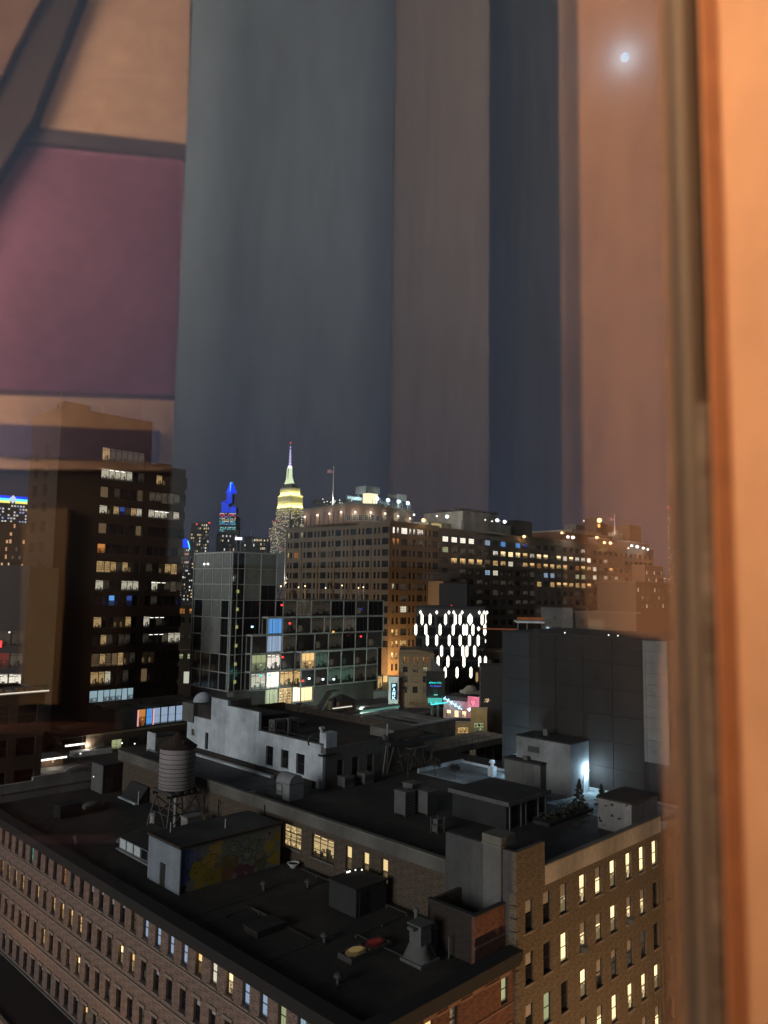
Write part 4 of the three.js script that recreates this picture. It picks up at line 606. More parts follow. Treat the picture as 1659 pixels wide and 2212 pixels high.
// ---------------------------------------------------------------- the dark office tower
{
  const c = at(127, 1000, 212), b = thing('office_tower', 'tall dark brick office tower with floor after floor of lit ribbon windows', 'building', null, c.x, 0, c.z, TURN);
  const hy = v => at(127, v, 212).y, top = at(122, 880, 212).y;
  const sOf = u => runTo(c, R2, -R2, u, 80), sA = sOf(322), sB = sOf(400), dep = runTo(c, -R2, -R2, 63, 80);
  const P = s => new THREE.Vector3(c.x + R2 * s, 0, c.z - R2 * s);
  // height on the right-hand face at a place in the photograph
  const onFace = (u, v) => { const s = runTo(c, R2, -R2, u, EYE), q = P(s), D = Math.hypot(q.x, q.z); return [s, at(u, v, D).y]; };
  const zu = X => 164.6 + 0.2604 * X, zv = Y => 960.1 + 0.2604 * Y;
  const wingTop = onFace(398, 1018)[1];
  part(b, 'core', bx(0.5, sA - 0.4, 0, top - 0.3, -dep + 0.4, -0.6), M.dark); part(b, 'core', bx(sA - 0.4, sB - 0.4, 0, wingTop - 0.3, -dep + 8, -0.6), M.dark);
  const rowsPx = [[168, 150, 20], [172, 290, 195], [150, 440, 345], [155, 580, 500], [150, 740, 650], [135, 900, 820], [130, 1060, 965], [105, 1215, 1122], [100, 1340, 1250], [97, 1530, 1430], [97, 1680, 1580], [85, 1850, 1740], [68, 2010, 1890], [57, 2180, 2050]];
  const rows = rowsPx.map(([X, a, d]) => [onFace(zu(X + 40), zv(a))[1], onFace(zu(X + 40), zv(d))[1]]).sort((p, q) => p[0] - q[0]);
  const L0 = onFace(zu(160), zv(200))[0], L1 = onFace(zu(520), zv(200))[0], Rr0 = onFace(zu(572), zv(560))[0], Rr1 = onFace(zu(884), zv(560))[0];
  const f = face(0, 0, 0), le = [...Array(8)].map((_, i) => L0 + (L1 - L0) * (i ? (i + 0.35) / 7.35 : 0)), re = [...Array(7)].map((_, i) => Rr0 + (Rr1 - Rr0) * i / 6);
  part(b, 'wall', [...gridWall(0, sA, 0, top, [[L0, L1], [Rr0, sA - 0.02]], []).slice(0, 0), ...rows.length ? gridWall(0, Rr0 - 0.01, 0, top, [[L0, L1]], rows) : []], M.brownTower);
  part(b, 'wall', gridWall(Rr0 - 0.01, sB, 0, wingTop, [[Rr0, Rr1]], rows.slice(0, -1)), M.brownTower);
  part(b, 'wall', bx(Rr0 - 0.01, sA, wingTop, top, -0.4, 0), M.brownTower);
  const A = ['ccccccc', 'yywkkkd', 'pyppyyk', 'dykdkkd', 'yddyyyd', 'dbBbdbd', 'wkkkwww', 'yyykyyk', 'oddddkd', 'pddddkp', 'wyybkyw', 'pkkdddp', 'wwwwwkk', 'ymmmmmm'], B = ['dddddd', 'pkdddd', 'yydddd', 'kkkmww', 'wdkkdd', 'dkdddb', 'kwkkmk', 'kkyyyk', 'dddddk', 'dddddd', 'wwwmwk', 'mmmmmk', '.yy...'];
  rows.forEach(([a, d], j) => {
    for (const [ed, pt] of [[le, A[j]], ...(B[j] ? [[re, B[j]]] : [])]) for (let i = 0; i + 1 < ed.length; i++) if (pt[i] !== '.') putWindow(b, f, ed[i], ed[i + 1], a, d, ({ y: 't', w: 'u' })[pt[i]] ?? pt[i], { nx: 1, ny: 1, t: 0.09, recess: 0.3 });
    if (B[j]?.includes('.')) part(b, 'wall', [bx(re[0], re[1], a, d, -0.4, -0.01), bx(re[3], re[6], a, d, -0.4, -0.01)], M.brownTower);
    if (/w/.test(A[j] + (B[j] ?? '')) && j > 2) { const on = /w/.test(B[j] ?? '') ? re : le; for (let q = 0; q < 3; q++) part(b, 'ceiling_light', bx(on[1] + q * 1.6, on[1] + q * 1.6 + 1.1, d - 0.5, d - 0.38, -0.28, -0.2), L.white); }
  });
  const g = face(0, -dep, LEFT), slits = [], sr = rows.filter((_, i) => i > 4); for (const s of [dep * 0.18, dep * 0.52]) for (let i = 0; i < 4; i++) slits.push([s + i * 0.75, s + i * 0.75 + 0.32]);
  part(b, 'wall', gridWall(0, dep, 0, top, slits, sr).map(q => lay(g, q)), M.brownTower);
  sr.forEach(([a, d]) => slits.forEach(([p, q]) => putWindow(b, g, p, q, a, d, 'k', { nx: 1, ny: 1, t: 0.04 })));
  part(b, 'roof', [bx(-0.1, sA + 0.1, top, top + 0.5, -dep - 0.1, 0.1), bx(sA + 0.1, sB + 0.1, wingTop, wingTop + 0.4, -dep + 8, 0.1)], M.brownTower);
  part(b, 'penthouse', bx(3, 10, top + 0.5, top + 3.4, -11, -6), M.brownTower); part(b, 'antenna', [bar([1, top + 0.5, -4], [1, top + 6, -4], 0.12), bar([12, top + 0.5, -4], [12, top + 3.4, -4], 0.1), bar([sA - 2, top + 0.5, -2], [sA - 2, top + 6, -2], 0.1), bar([11.4, top + 3.2, -4], [12.6, top + 3.2, -4], 0.1)], M.greyWall);
  part(b, 'roof_shed', bx(sA + 4, sA + 8, wingTop + 0.4, wingTop + 1.6, -6, -2), M.brownTower);
}
// ---------------------------------------------------------------- the glass block with its grid of frames
{
  const D = 195, c = at(503, 1193, D), b = thing('glass_block', 'office block of glass cubes in a pale metal grid, with a taller panelled tower', 'building', null, c.x, 0, c.z, TURN);
  const top = c.y, sx = (X, Y, z0) => { const u = 384 + 0.3307 * X, q = new THREE.Vector3(c.x + R2 * z0, 0, c.z + R2 * z0); const s = runTo(q, R2, -R2, u, EYE - 5), p = new THREE.Vector3(q.x + R2 * s, 0, q.z - R2 * s); return [s, at(u, 905.2 + 0.3307 * Y, Math.hypot(p.x, p.z)).y]; };
  const dep = runTo(c, -R2, -R2, 420, top), fL = face(0, -dep, LEFT);
  const fl = [1185, 1297, 1408, 1525, 1640, 1752].map(Y => sx(645, Y, 0)[1]);       // floor lines of the lower block, top first
  const sT = sx(640, 950, 0)[0], sEnd = sx(1345, 1240, 0)[0], sEnd2 = sx(1310, 1600, 2.5)[0];
  const hs = [fl[5], fl[4], fl[3], fl[2], fl[1], fl[0]];
  const tf = [fl[0] - 0.01]; while (tf.at(-1) < top - 3) tf.push(tf.at(-1) + (top - fl[0]) / 3);
  part(b, 'core', bx(0.35, sT, 0, top - 0.2, -dep + 0.35, -0.35), M.dark); part(b, 'core', bx(sT, sEnd - 0.3, 0, fl[0] - 0.2, -16, -0.35), M.dark);
  part(b, 'roof', [bx(-0.05, sT + 0.05, top, top + 0.25, -dep - 0.05, 0.05)], M.paleFrame); part(b, 'roof', bx(sT + 0.06, sEnd + 0.1, fl[0] + 0.09, fl[0] + 0.3, -16, 0.1), M.greyWall);
  const ce = [0, dep * 0.05, dep * 0.285, dep * 0.52, dep * 0.755, dep * 0.955, dep];
  const th = [fl[5], fl[4], fl[3], fl[2], fl[1], tf[0], tf[1], tf[2], top];
  const lk = ['.dddd.', '.dddd.', 'ddwwdd', 'ddLLdd', 'dmLLdd', 'LLLLLL', 'LLLLLL', 'LLLLLL'];
  curtainWall(b, fL, ce, th, (i, j) => i === 0 || i === 5 ? 'd' : j < 2 ? 'd' : j < 4 ? (i === 2 || i === 3 ? '.' : 'd') : j === 4 ? (i === 1 || i === 4 ? 'd' : 'L') : 'L', { nx: 2, t: 0.24 });
  part(b, 'blank_panel', lay(fL, bx(ce[2], ce[4], fl[3], fl[1], -0.2, 0.06)), M.curtainPale);
  for (const [x, j] of [[1.6, 6], [2.7, 6]]) part(b, 'ceiling_light', lay(fL, ball(ce[2] * 0.5 + x * 1.6, th[7] + 1.2, 0.1, 0.28)), L.white);
  const sStair = sx(430, 950, 0)[0], te = [0, sStair * 0.45, sStair, sT * 0.64, sT];
  curtainWall(b, face(0, 0, 0), te, [tf[0], tf[1], tf[2], top], (i, j) => i < 2 ? 'd' : (j === 0 && i === 3 ? 'd' : 'L'), { nx: 2 });
  for (let j = 0; j < 6; j++) part(b, 'stair_light', bx(te[1] - 0.2, te[1] + 0.5, [...hs, tf[1]][j] + 1.8, [...hs, tf[1]][j] + 2.6, 0.06, 0.12), lamp(0.8, 0.8, 0.3, 0.5));
  curtainWall(b, face(0, 0, 0), te.slice(0, 4).concat(sT), hs, (i, j) => j === 4 && i === 3 ? 'd' : 'd', { nx: 2 });
  // lower block, top floor
  const edges = (Xs, z) => Xs.map(X => sx(X, 1300, z)[0]);
  const line = (b2, z, Xs, h0, h1, kinds) => { const e = edges(Xs, z); curtainWall(b2, face(0, z, 0), e, [h0, h1], i => kinds[i], { nx: 3, t: 0.26 }); return e; };
  line(b, 0.01, [640, 690, 780, 875, 1002, 1085, 1165, 1245, 1345], fl[1], fl[0], 'dkmkddsd');
  const bay = (z, Xs, j, kinds, side) => { const e = line(b, z, Xs, fl[j + 1], fl[j], kinds); part(b, 'floor_slab', bx(e[0] - 0.1, e.at(-1) + 0.1, fl[j] + 0.09, fl[j] + 0.3, 0.06, z + 0.06), M.paleFrame); part(b, 'core', bx(e[0] + 0.4, e.at(-1) - 0.1, fl[j + 1], fl[j], 0.1, z - 0.4), M.dark); curtainWall(b, face(e[0], 0.1, LEFT), [0, z - 0.1], [fl[j + 1], fl[j]], () => side, { nx: 2 }); return e; };
  bay(2.4, [590, 690, 780, 875, 960, 1000, 1085, 1165, 1245, 1345], 1, 'Bkskmkmdds', 'd');
  bay(2.4, [490, 590, 690, 780, 900, 990, 1080, 1165, 1240, 1340], 2, 'knkkskdksd', 'd');
  bay(2.4, [490, 592, 682, 775], 3, 'gWs', 'd'); bay(4.6, [815, 905, 992, 1075, 1160, 1240, 1310], 3, 'yzszsks', 'm');
  bay(2.4, [490, 592, 680, 770], 4, 'wWy', 'd'); bay(4.6, [815, 905, 990, 1075, 1160, 1235, 1310], 4, 'zszzkk', 'y');
  for (const [X, Y, m] of [[1030, 1700, L.cool], [960, 1700, L.cool], [870, 1695, L.cool], [555, 1675, L.cyan], [610, 1675, L.cyan], [680, 1215, L.red], [735, 1335, L.red], [695, 1555, L.red], [1200, 1420, L.red], [1200, 1240, L.deepBlue], [490, 1357, L.ice], [1020, 1390, L.amber], [830, 1710, L.red]]) { const [s, y] = sx(X, Y, 4.8); part(b, 'lamp', bx(s - 0.3, s + 0.3, y - 0.22, y + 0.22, 4.7, 4.85), m); }
  const [sa] = sx(590, 1800, 2.5), [sb] = sx(895, 1800, 2.5), e0 = [sa, sa + (sb - sa) * 0.27, sa + (sb - sa) * 0.56, sa + (sb - sa) * 0.74, sb];
  curtainWall(b, face(0, 2.5, 0), e0, [fl[5] - 4.2, fl[5]], i => 'gyWY'[i], { nx: 3 });
  part(b, 'base_wall', [bx(0, sa, 0, fl[5], -0.3, 2.4), bx(sb, sEnd - 6, 0, fl[5], -0.3, 2.4), bx(sa, sb, 0, fl[5] - 4.3, -0.3, 2.4)], M.greyWall);
  const [sc] = sx(1312, 1740, 2.5), [sd] = sx(1380, 1740, 2.5); curtainWall(b, face(0, 2.6, 0), [sc, (sc + sd) / 2, sd], [fl[5] - 3.4, fl[5] + 0.9], () => 'y', { nx: 3 }); part(b, 'base_wall', bx(sEnd - 6, sd + 4, 0, fl[5] - 3.5, -3, 2.5), M.whiteTrim);
  // terrace lamps and bare planting on the lower roof
  const r = fl[0] + 0.3, lampX = [670, 700, 785, 828, 963, 1070, 1178, 1210];
  lampX.forEach((X, i) => { const [s] = sx(X, 1100, -3), t = thing('terrace_lamp', ['globe lamp at the left end of the roof terrace', 'tallest globe lamp in the cluster by the tower wall', 'small globe lamp among the reddish shrubs', 'bright globe lamp right of the reddish shrubs', 'globe lamp over the pale planter in the middle of the terrace', 'lone globe lamp on a post right of the terrace middle', 'left of the last pair of terrace lamps', 'last terrace lamp at the right end'][i], 'lamp', 'lamps on the roof terrace', c.x + R2 * (s - 3), r, c.z + R2 * (-3 - s), TURN); const hgt = [3.2, 4.2, 3, 3.4, 3, 3.8, 3.2, 3.4][i]; part(t, 'post', bar([0, 0, 0], [0, hgt, 0], 0.07), M.whiteTrim); part(t, 'globe_light', ball(0, hgt + 0.2, 0, 0.16), lamp(1, 0.72, 0.4, 7)); pointLamp(t, 0, hgt + 0.2, 0, 1, 0.66, 0.34, 26, 0.14); });
  for (let i = 0; i < 7; i++) { const [s] = sx(660 + i * 88, 1100, -6); const t = thing('terrace_shrub', ['bare shrub by the tower wall on the roof terrace', 'reddish bare shrub under the second lamp cluster', 'low bare shrub left of the terrace middle', 'wide bare shrub in the pale planter', 'thin bare tree right of the terrace middle', 'bare shrub before the last two terrace lamps', 'bare shrub at the right end of the terrace'][i], 'shrub', 'bare shrubs on the roof terrace', c.x + R2 * (s - 6), r, c.z + R2 * (-6 - s)); bareTree(t, i === 4 ? 6 : rr(2.6, 3.8), i === 1 ? mat(0.2, 0.1, 0.05) : null); }
}
{
  const t = gridThing('fill_floodlight', 'added floodlight mast on the low market roof that brightens the glass block front', 'floodlight', 99, -104, null, 20); part(t, 'mast', cyl(0, 0, 1.4, 0, 0.1), M.steel); part(t, 'lamp', bx(-0.3, 0.3, 1.4, 1.6, -0.2, 0.2), L.white); pointLamp(t, 0, 1.5, -0.6, 0.72, 1, 0.88, 620, 0.3);  // extra light source added to brighten the frames of the block
}
// ---------------------------------------------------------------- the black block of white light slots
{
  const D = 235, a = at(898, 1313, D), e = at(1046, 1316, D - 2), d = e.clone().sub(a); d.y = 0; const len = d.length(), ang = Math.atan2(-d.z, d.x);
  const b = thing('slot_light_building', 'black building covered with glowing white vertical light slots', 'building', null, a.x, 0, a.z, ang);
  const hitS = (u, v) => { const s = (u - 898) / 148 * len; return [s, at(u, v, D).y]; };
  const top = a.y; part(b, 'body', bx(0, len, 0, top, -26, -0.3), M.black); part(b, 'roof', bx(-0.2, len + 0.2, top, top + 0.5, -26, 0.1), M.dark);
  part(b, 'plant_room', bx(len * 0.3, len * 0.72, top + 0.5, top + 7.6, -22, -8), mat(0.03, 0.028, 0.027)); part(b, 'roof_lamp', ball(len * 0.52, top + 0.9, -1, 0.14), L.red);
  const hex = (w, h) => { const k = 'hex' + w + h; return cache[k] ??= prism([[-w / 2, -h / 2 + w * 0.7], [0, -h / 2], [w / 2, -h / 2 + w * 0.7], [w / 2, h / 2 - w * 0.7], [0, h / 2], [-w / 2, h / 2 - w * 0.7]], 0.22); };
  const slots = [];
  const S = (Y, h, ...Xs) => Xs.forEach(X => slots.push([X, Y, h]));
  S(846, 22, 85, 182, 255, 283, 333, 434, 462, 478); S(887, 62, 95, 143, 235, 293, 321, 380, 450, 488); S(948, 62, 58, 118, 203, 281, 343, 359, 397, 466); S(1011, 62, 128, 183, 258, 322, 377, 428); S(1074, 62, 213, 276, 338, 362, 407); S(1136, 62, 193, 251, 345, 437, 470); S(1200, 60, 235, 305, 386, 455); S(942, 26, 430); S(905, 18, 507); S(965, 18, 509); S(1022, 20, 487); S(1140, 20, 500); S(1200, 22, 503);
  for (const [X, Y, h] of slots) { const u = 877.8 + 0.3638 * X, [s, y] = hitS(u, 1014.9 + 0.3638 * Y); if (s > len + 1.2) { part(b, 'light_slot', hex(0.6, h * 0.3638 * D / F), L.hex, len + 0.02, y, -2.5 - (s - len) * 2.4, Math.PI / 2); continue; } part(b, 'light_slot', hex(Math.abs(X - 380) < 2 ? 1.5 : 0.8, +(h * 1.12 * 0.3638 * D / F).toFixed(2)), L.hex, s, y, 0.02); }
  const dk = new THREE.MeshStandardMaterial({ color: new THREE.Color().setRGB(0.035, 0.037, 0.036), roughness: 0.25 });
  for (let j = 0; j < 7; j++) for (let i = 0; i < 22; i++) { const s = 0.6 + i * (len - 1.2) / 21 + (j & 1) * 0.35, y = top - 3.8 - j * 3.24; part(b, 'panel', hex(0.72, 3.1), rnd() < 0.06 ? lit(1, 0.6, 0.25, 0.5, null) : rnd() < 0.22 ? dk : darkGlass, s, y, -0.2 + (i % 3) * 0.03); }
}
// ---------------------------------------------------------------- small orange brick building, sign and billboard
{
  const D = 205, a = at(862, 1406, D), e = at(938, 1412, D), d = e.clone().sub(a); d.y = 0; const len = d.length(), b = thing('orange_brick_building', 'small orange brick building with arched windows glowing under its low gable', 'building', null, a.x, 0, a.z, Math.atan2(-d.z, d.x));
  const zu = X => 795.4 + 0.1984 * X, zv = Y => 1344 + 0.1984 * Y, S = X => (zu(X) - 862) / 76 * len, Yh = Y => at(890, zv(Y), D).y, f = face(0, 0, 0);
  part(b, 'core', bx(0.3, len - 0.3, 0, a.y - 2, -14, -0.5), M.dark);
  const cols = [[380, 432], [487, 543], [597, 650]].map(q => q.map(S)), rows = [[772, 700], [655, 585], [545, 485]].map(q => q.map(Yh)), ar = [[384, 404], [424, 444], [490, 510], [528, 542], [594, 614], [640, 656]].map(q => q.map(S));
  part(b, 'wall', gridWall(0, len, 0, Yh(455), cols, rows), M.tan); part(b, 'wall', gridWall(0, len, Yh(455), Yh(345), ar, [[Yh(450), Yh(372)]]), M.tan); part(b, 'gable', prism([[0, Yh(345)], [len, Yh(345)], [len, Yh(335)], [len * 0.5, Yh(296)], [0, Yh(308)]], 0.4).translate(0, 0, -0.4), M.tan);
  part(b, 'cornice', bx(-0.2, len + 0.2, Yh(352), Yh(344), -0.1, 0.25), M.tan);
  rows.forEach(([p, q], j) => cols.forEach(([s, t], i) => putWindow(b, f, s, t, p, q, 'sdm,kpd,dpg'.split(',')[j][i], { nx: 2, ny: 2, t: 0.12, recess: 0.2 }))); ar.forEach(([s, t]) => putWindow(b, f, s, t, Yh(450), Yh(372), 'o', { nx: 1, ny: 2, t: 0.1 }));
  part(b, 'roof', prism([[0, Yh(308) - 0.2], [len, Yh(335) - 0.2], [len * 0.5, Yh(296) - 0.1]], 12).translate(0, 0, -13), M.roof);
}
{
  const a = at(842, 1462, 203), b = thing('white_sign_wall', 'white corner wall carrying a glowing vertical PARK sign', 'sign', null, a.x, 0, a.z, 0.1);
  part(b, 'wall', bx(0, 2.3, 0, a.y, -3, 0), M.whiteTrim); part(b, 'sign_board', bx(0.4, 1.9, a.y - 5.8, a.y - 1.6, 0, 0.2), M.black);
  const st = (x0, y0, x1, y1) => bar([x0, y0, 0.28], [x1, y1, 0.28], 0.09, 6); const glyph = { P: [[0, 0, 0, 1], [0, 1, 0.6, 0.95], [0.6, 0.95, 0.6, 0.5], [0.6, 0.5, 0, 0.5]], A: [[0, 0, 0.32, 1], [0.32, 1, 0.64, 0], [0.14, 0.4, 0.5, 0.4]], R: [[0, 0, 0, 1], [0, 1, 0.6, 0.95], [0.6, 0.95, 0.6, 0.5], [0.6, 0.5, 0, 0.5], [0.2, 0.5, 0.62, 0]], K: [[0, 0, 0, 1], [0, 0.45, 0.6, 1], [0.15, 0.55, 0.62, 0]] };
  'PARK'.split('').forEach((ch, i) => part(b, 'sign_letter', glyph[ch].map(q => st(0.8 + q[0], a.y - 2.7 - i * 1.0 + q[1] * 0.8, 0.8 + q[2], a.y - 2.7 - i * 1.0 + q[3] * 0.8)), L.ice));
}
{
  const D = 185, zu = X => 795.4 + 0.1984 * X, zv = Y => 1344 + 0.1984 * Y, a = at(zu(645), zv(545), D), e = at(zu(828), zv(545), D), w = e.x - a.x, y0 = at(zu(700), zv(812), D).y, y1 = a.y;
  const b = thing('billboard', 'tall dark digital billboard with cyan lines of text', 'billboard', null, a.x, 0, a.z, 0.05);
  const c = document.createElement('canvas'); c.width = 384; c.height = 560; const g = c.getContext('2d'); g.fillStyle = '#070c0d'; g.fillRect(0, 0, 384, 560); g.textAlign = 'center'; g.fillStyle = '#25f0e6'; g.font = 'bold 60px sans-serif'; g.fillText('iPhone 14 Pro', 196, 262, 260); g.beginPath(); g.arc(56, 246, 15, 0, 7); g.fill(); g.fillRect(54, 222, 8, 12); g.fillStyle = '#5a6bf0'; g.font = 'bold 56px sans-serif'; g.fillText('Pro. Beyond.', 196, 334, 250); g.fillStyle = '#a8fff4'; g.font = 'bold 30px sans-serif'; g.fillText('MORE', 196, 528, 90);
  g.fillStyle = '#0d2a2a'; g.fillRect(150, 380, 84, 110);
  const tx = new THREE.CanvasTexture(c); tx.colorSpace = THREE.SRGBColorSpace;
  part(b, 'frame', bx(-0.25, w + 0.25, y0 - 0.2, y1 + 0.25, -0.7, -0.03), M.black); part(b, 'screen', new THREE.PlaneGeometry(w, y1 - y0).translate(w / 2, (y0 + y1) / 2, 0), new THREE.MeshStandardMaterial({ color: 0x040808, roughness: 0.4, emissive: 0xffffff, emissiveMap: tx, emissiveIntensity: 1.6 }));
  part(b, 'light_panel', bx(0.2, w - 0.4, at(800, zv(868), D).y, y0 - 0.35, -0.3, 0.1), lamp(0.08, 0.6, 0.52, 1)); part(b, 'post', [bx(1, 1.5, 0, y0, -1.4, -0.8), bx(w - 1.5, w - 1, 0, y0, -1.4, -0.8)], M.steel);
  const q = (X, Y) => { const p = at(zu(X), zv(Y), D - 2); return [p.x - a.x, p.y, 1.6]; }; part(b, 'neon_tube', [bar(q(682, 872), q(682, 900), 0.14), bar(q(682, 900), q(866, 880), 0.16)], L.cyan);
  part(b, 'peak', prism([[w * 0.22, y1 + 0.25], [w, y1 + 0.25], [w * 0.3, y1 + 3.2], [w * 0.22, y1 + 3.2]], 0.5).translate(0, 0, -0.7), M.panelGrey);
  pointLamp(b, w / 2, y0 - 1.4, 1.6, 0.15, 0.9, 0.8, 60, 0.4);
}
{
  const D = 200, zu = X => 795.4 + 0.1984 * X, zv = Y => 1344 + 0.1984 * Y, a = at(zu(820), zv(800), D), b = thing('pink_lit_building', 'low building lit pink with illegible white and cyan neon lettering', 'building', null, a.x, 0, a.z, -0.5);
  const y = at(zu(960), zv(785), D).y, f = face(0, 0, 0), cols = [[0.8, 2], [2.9, 4.1], [5, 6.2], [8, 9.2], [10.2, 11.4]]; part(b, 'core', bx(0, 13, 0, y - 0.5, -8, -0.4), M.dark);
  part(b, 'wall', gridWall(0, 6.6, 0, y - 1.4, cols.slice(0, 3), [[y - 5.6, y - 3.8]]), mat(0.4, 0.3, 0.3)); part(b, 'wall', gridWall(6.6, 13, 0, y, cols.slice(3), [[y - 5.6, y - 3.8]]), mat(0.55, 0.3, 0.34));
  cols.forEach(([s, t], i) => putWindow(b, f, s, t, y - 5.6, y - 3.8, i < 3 ? 'Y' : 'k', { nx: 1 }));
  const scrib = (x0, y0, x1, y1, n) => { const o = []; for (let i = 0; i < n; i++) { const t = i / n, u = (i + 0.7) / n; o.push(bar([x0 + (x1 - x0) * t, y0 + (y1 - y0) * t - 0.4 * (i & 1), 0.5], [x0 + (x1 - x0) * u, y0 + (y1 - y0) * u + 0.5 * (i & 1), 0.5], 0.16)); } return o; };
  part(b, 'neon_sign', scrib(-0.2, y - 0.6, 5.4, y - 3.4, 11), L.ice); part(b, 'neon_sign', scrib(6.8, y - 3.2, 10.6, y - 3.2, 9), L.cool); part(b, 'neon_sign', scrib(12.2, y - 3.3, 13.8, y - 3.3, 4), L.cool);
  pointLamp(b, 9.5, y - 1, 3.5, 1, 0.25, 0.42, 110, 0.5); pointLamp(b, 3, y - 2, 2.4, 0.5, 0.85, 1, 30, 0.3);
}
{
  const D = 168, zu = X => 658.3 + 0.26455 * X, zv = Y => 1453.8 + 0.26455 * Y, a = at(zu(1235), zv(405), D), e = at(zu(1497), zv(300), D), w = e.x - a.x, b = thing('yellow_brick_building', 'low yellow brick building with a raised corner and wide lit windows', 'building', null, a.x, 0, a.z, 0.08);
  const m = w * 0.48, y1 = a.y, y2 = e.y, f = face(0, 0, 0), w0 = at(zu(1300), zv(500), D).y, w1 = at(zu(1300), zv(440), D).y; part(b, 'core', bx(0.2, w - 0.2, 0, y1 - 0.6, -10, -0.4), M.dark);
  part(b, 'wall', gridWall(0, m, 0, y1, [[0.3, m - 0.4]], [[w0, w1]]), mat(0.42, 0.33, 0.16)); part(b, 'wall', gridWall(m, w, 0, y2, [[m + 0.6, w - 0.6]], [[w0, w1 + 0.9]]), mat(0.42, 0.33, 0.16)); part(b, 'cap', [bx(m - 0.1, w + 0.1, y2, y2 + 0.3, -0.5, 0.15), bx(0, m - 0.1, y1, y1 + 0.25, -0.5, 0.15)], M.beige);
  putWindow(b, f, 0.3, m - 0.4, w0, w1, 'y', { nx: 7, ny: 1, t: 0.12 }); putWindow(b, f, m + 0.6, w - 0.6, w0, w1 + 0.9, 'g', { nx: 4, ny: 2, t: 0.12 }); part(b, 'ornament', [[m + w * 0.26, y2 - 3.4, 0.5], [m + w * 0.15, y2 - 3.5, 0.3], [m + w * 0.37, y2 - 3.4, 0.3], [m * 0.3, y1 - 1.8, 0.25], [m * 0.6, y1 - 1.8, 0.25]].map(([x, y, r]) => new THREE.BoxGeometry(r, r, 0.2).rotateZ(0.785).translate(x, y, 0.05)), M.dark);
  pointLamp(b, w * 0.7, y2 + 3, 9, 1, 0.72, 0.4, 120, 0.5);
}
{
  const a = at(1036, 1506, 205), t = thing('roof_cooling_box', 'beige boxy cooling unit on a roof below the light-slot building', 'cooling unit', null, a.x, a.y - 9, a.z, 0.3);
  part(t, 'casing', bx(-7, 3, -12, 6.5, -7, 0), M.beige); part(t, 'unit', bx(-3.5, 1, 6.5, 10.4, -5, -1), M.beige); part(t, 'cowl', cyl(-1.2, 10.4, 11.6, -3, 2.2, 1), M.beige); part(t, 'fan', new THREE.TorusGeometry(1.1, 0.25, 8, 18).translate(3.6, 6.2, 0.2), M.greyWall);
}
for (const [X, l] of [[1290, 'left of two slanting white roof panels'], [1355, 'right of two slanting white roof panels']]) { const a = at(795.4 + 0.1984 * X, 1344 + 0.1984 * 795, 200), t = thing('slanted_panel', l, 'roof panel', 'slanting white roof panels', a.x, a.y, a.z, 0); part(t, 'panel', new THREE.BoxGeometry(0.9, 3.6, 0.15).rotateZ(-0.42), M.white); part(t, 'strut', bar([0.8, 1.4, -0.2], [1.2, -2.4, -1], 0.08), M.steel); part(t, 'base', bx(-2, 2, -20, -1.9, -2, 0.6), M.dark); }
{
  const a = at(1065, 1395, 240), b = thing('dark_back_block', 'dark block with scattered street lights between the light slots and the black wall', 'building', null, a.x, 0, a.z, 0.2); part(b, 'wall', bx(-3, 12, 0, a.y - 2, -10, -0.3), M.buffDark); const cols = [[-2, -0.4], [0.6, 2.2], [3.2, 4.8], [5.8, 7.4]]; part(b, 'wall', bx(-3.2, 12.2, a.y - 2, a.y - 1.4, -10, 0.1), M.tan); for (let j = 0; j < 6; j++) for (const [s, t] of cols) putWindow(b, face(0, -0.3, 0), s, t, a.y - 6 - j * 3.4, a.y - 4 - j * 3.4, pick(['d', 'k', 's', 'd']), { recess: -0.06 });
}
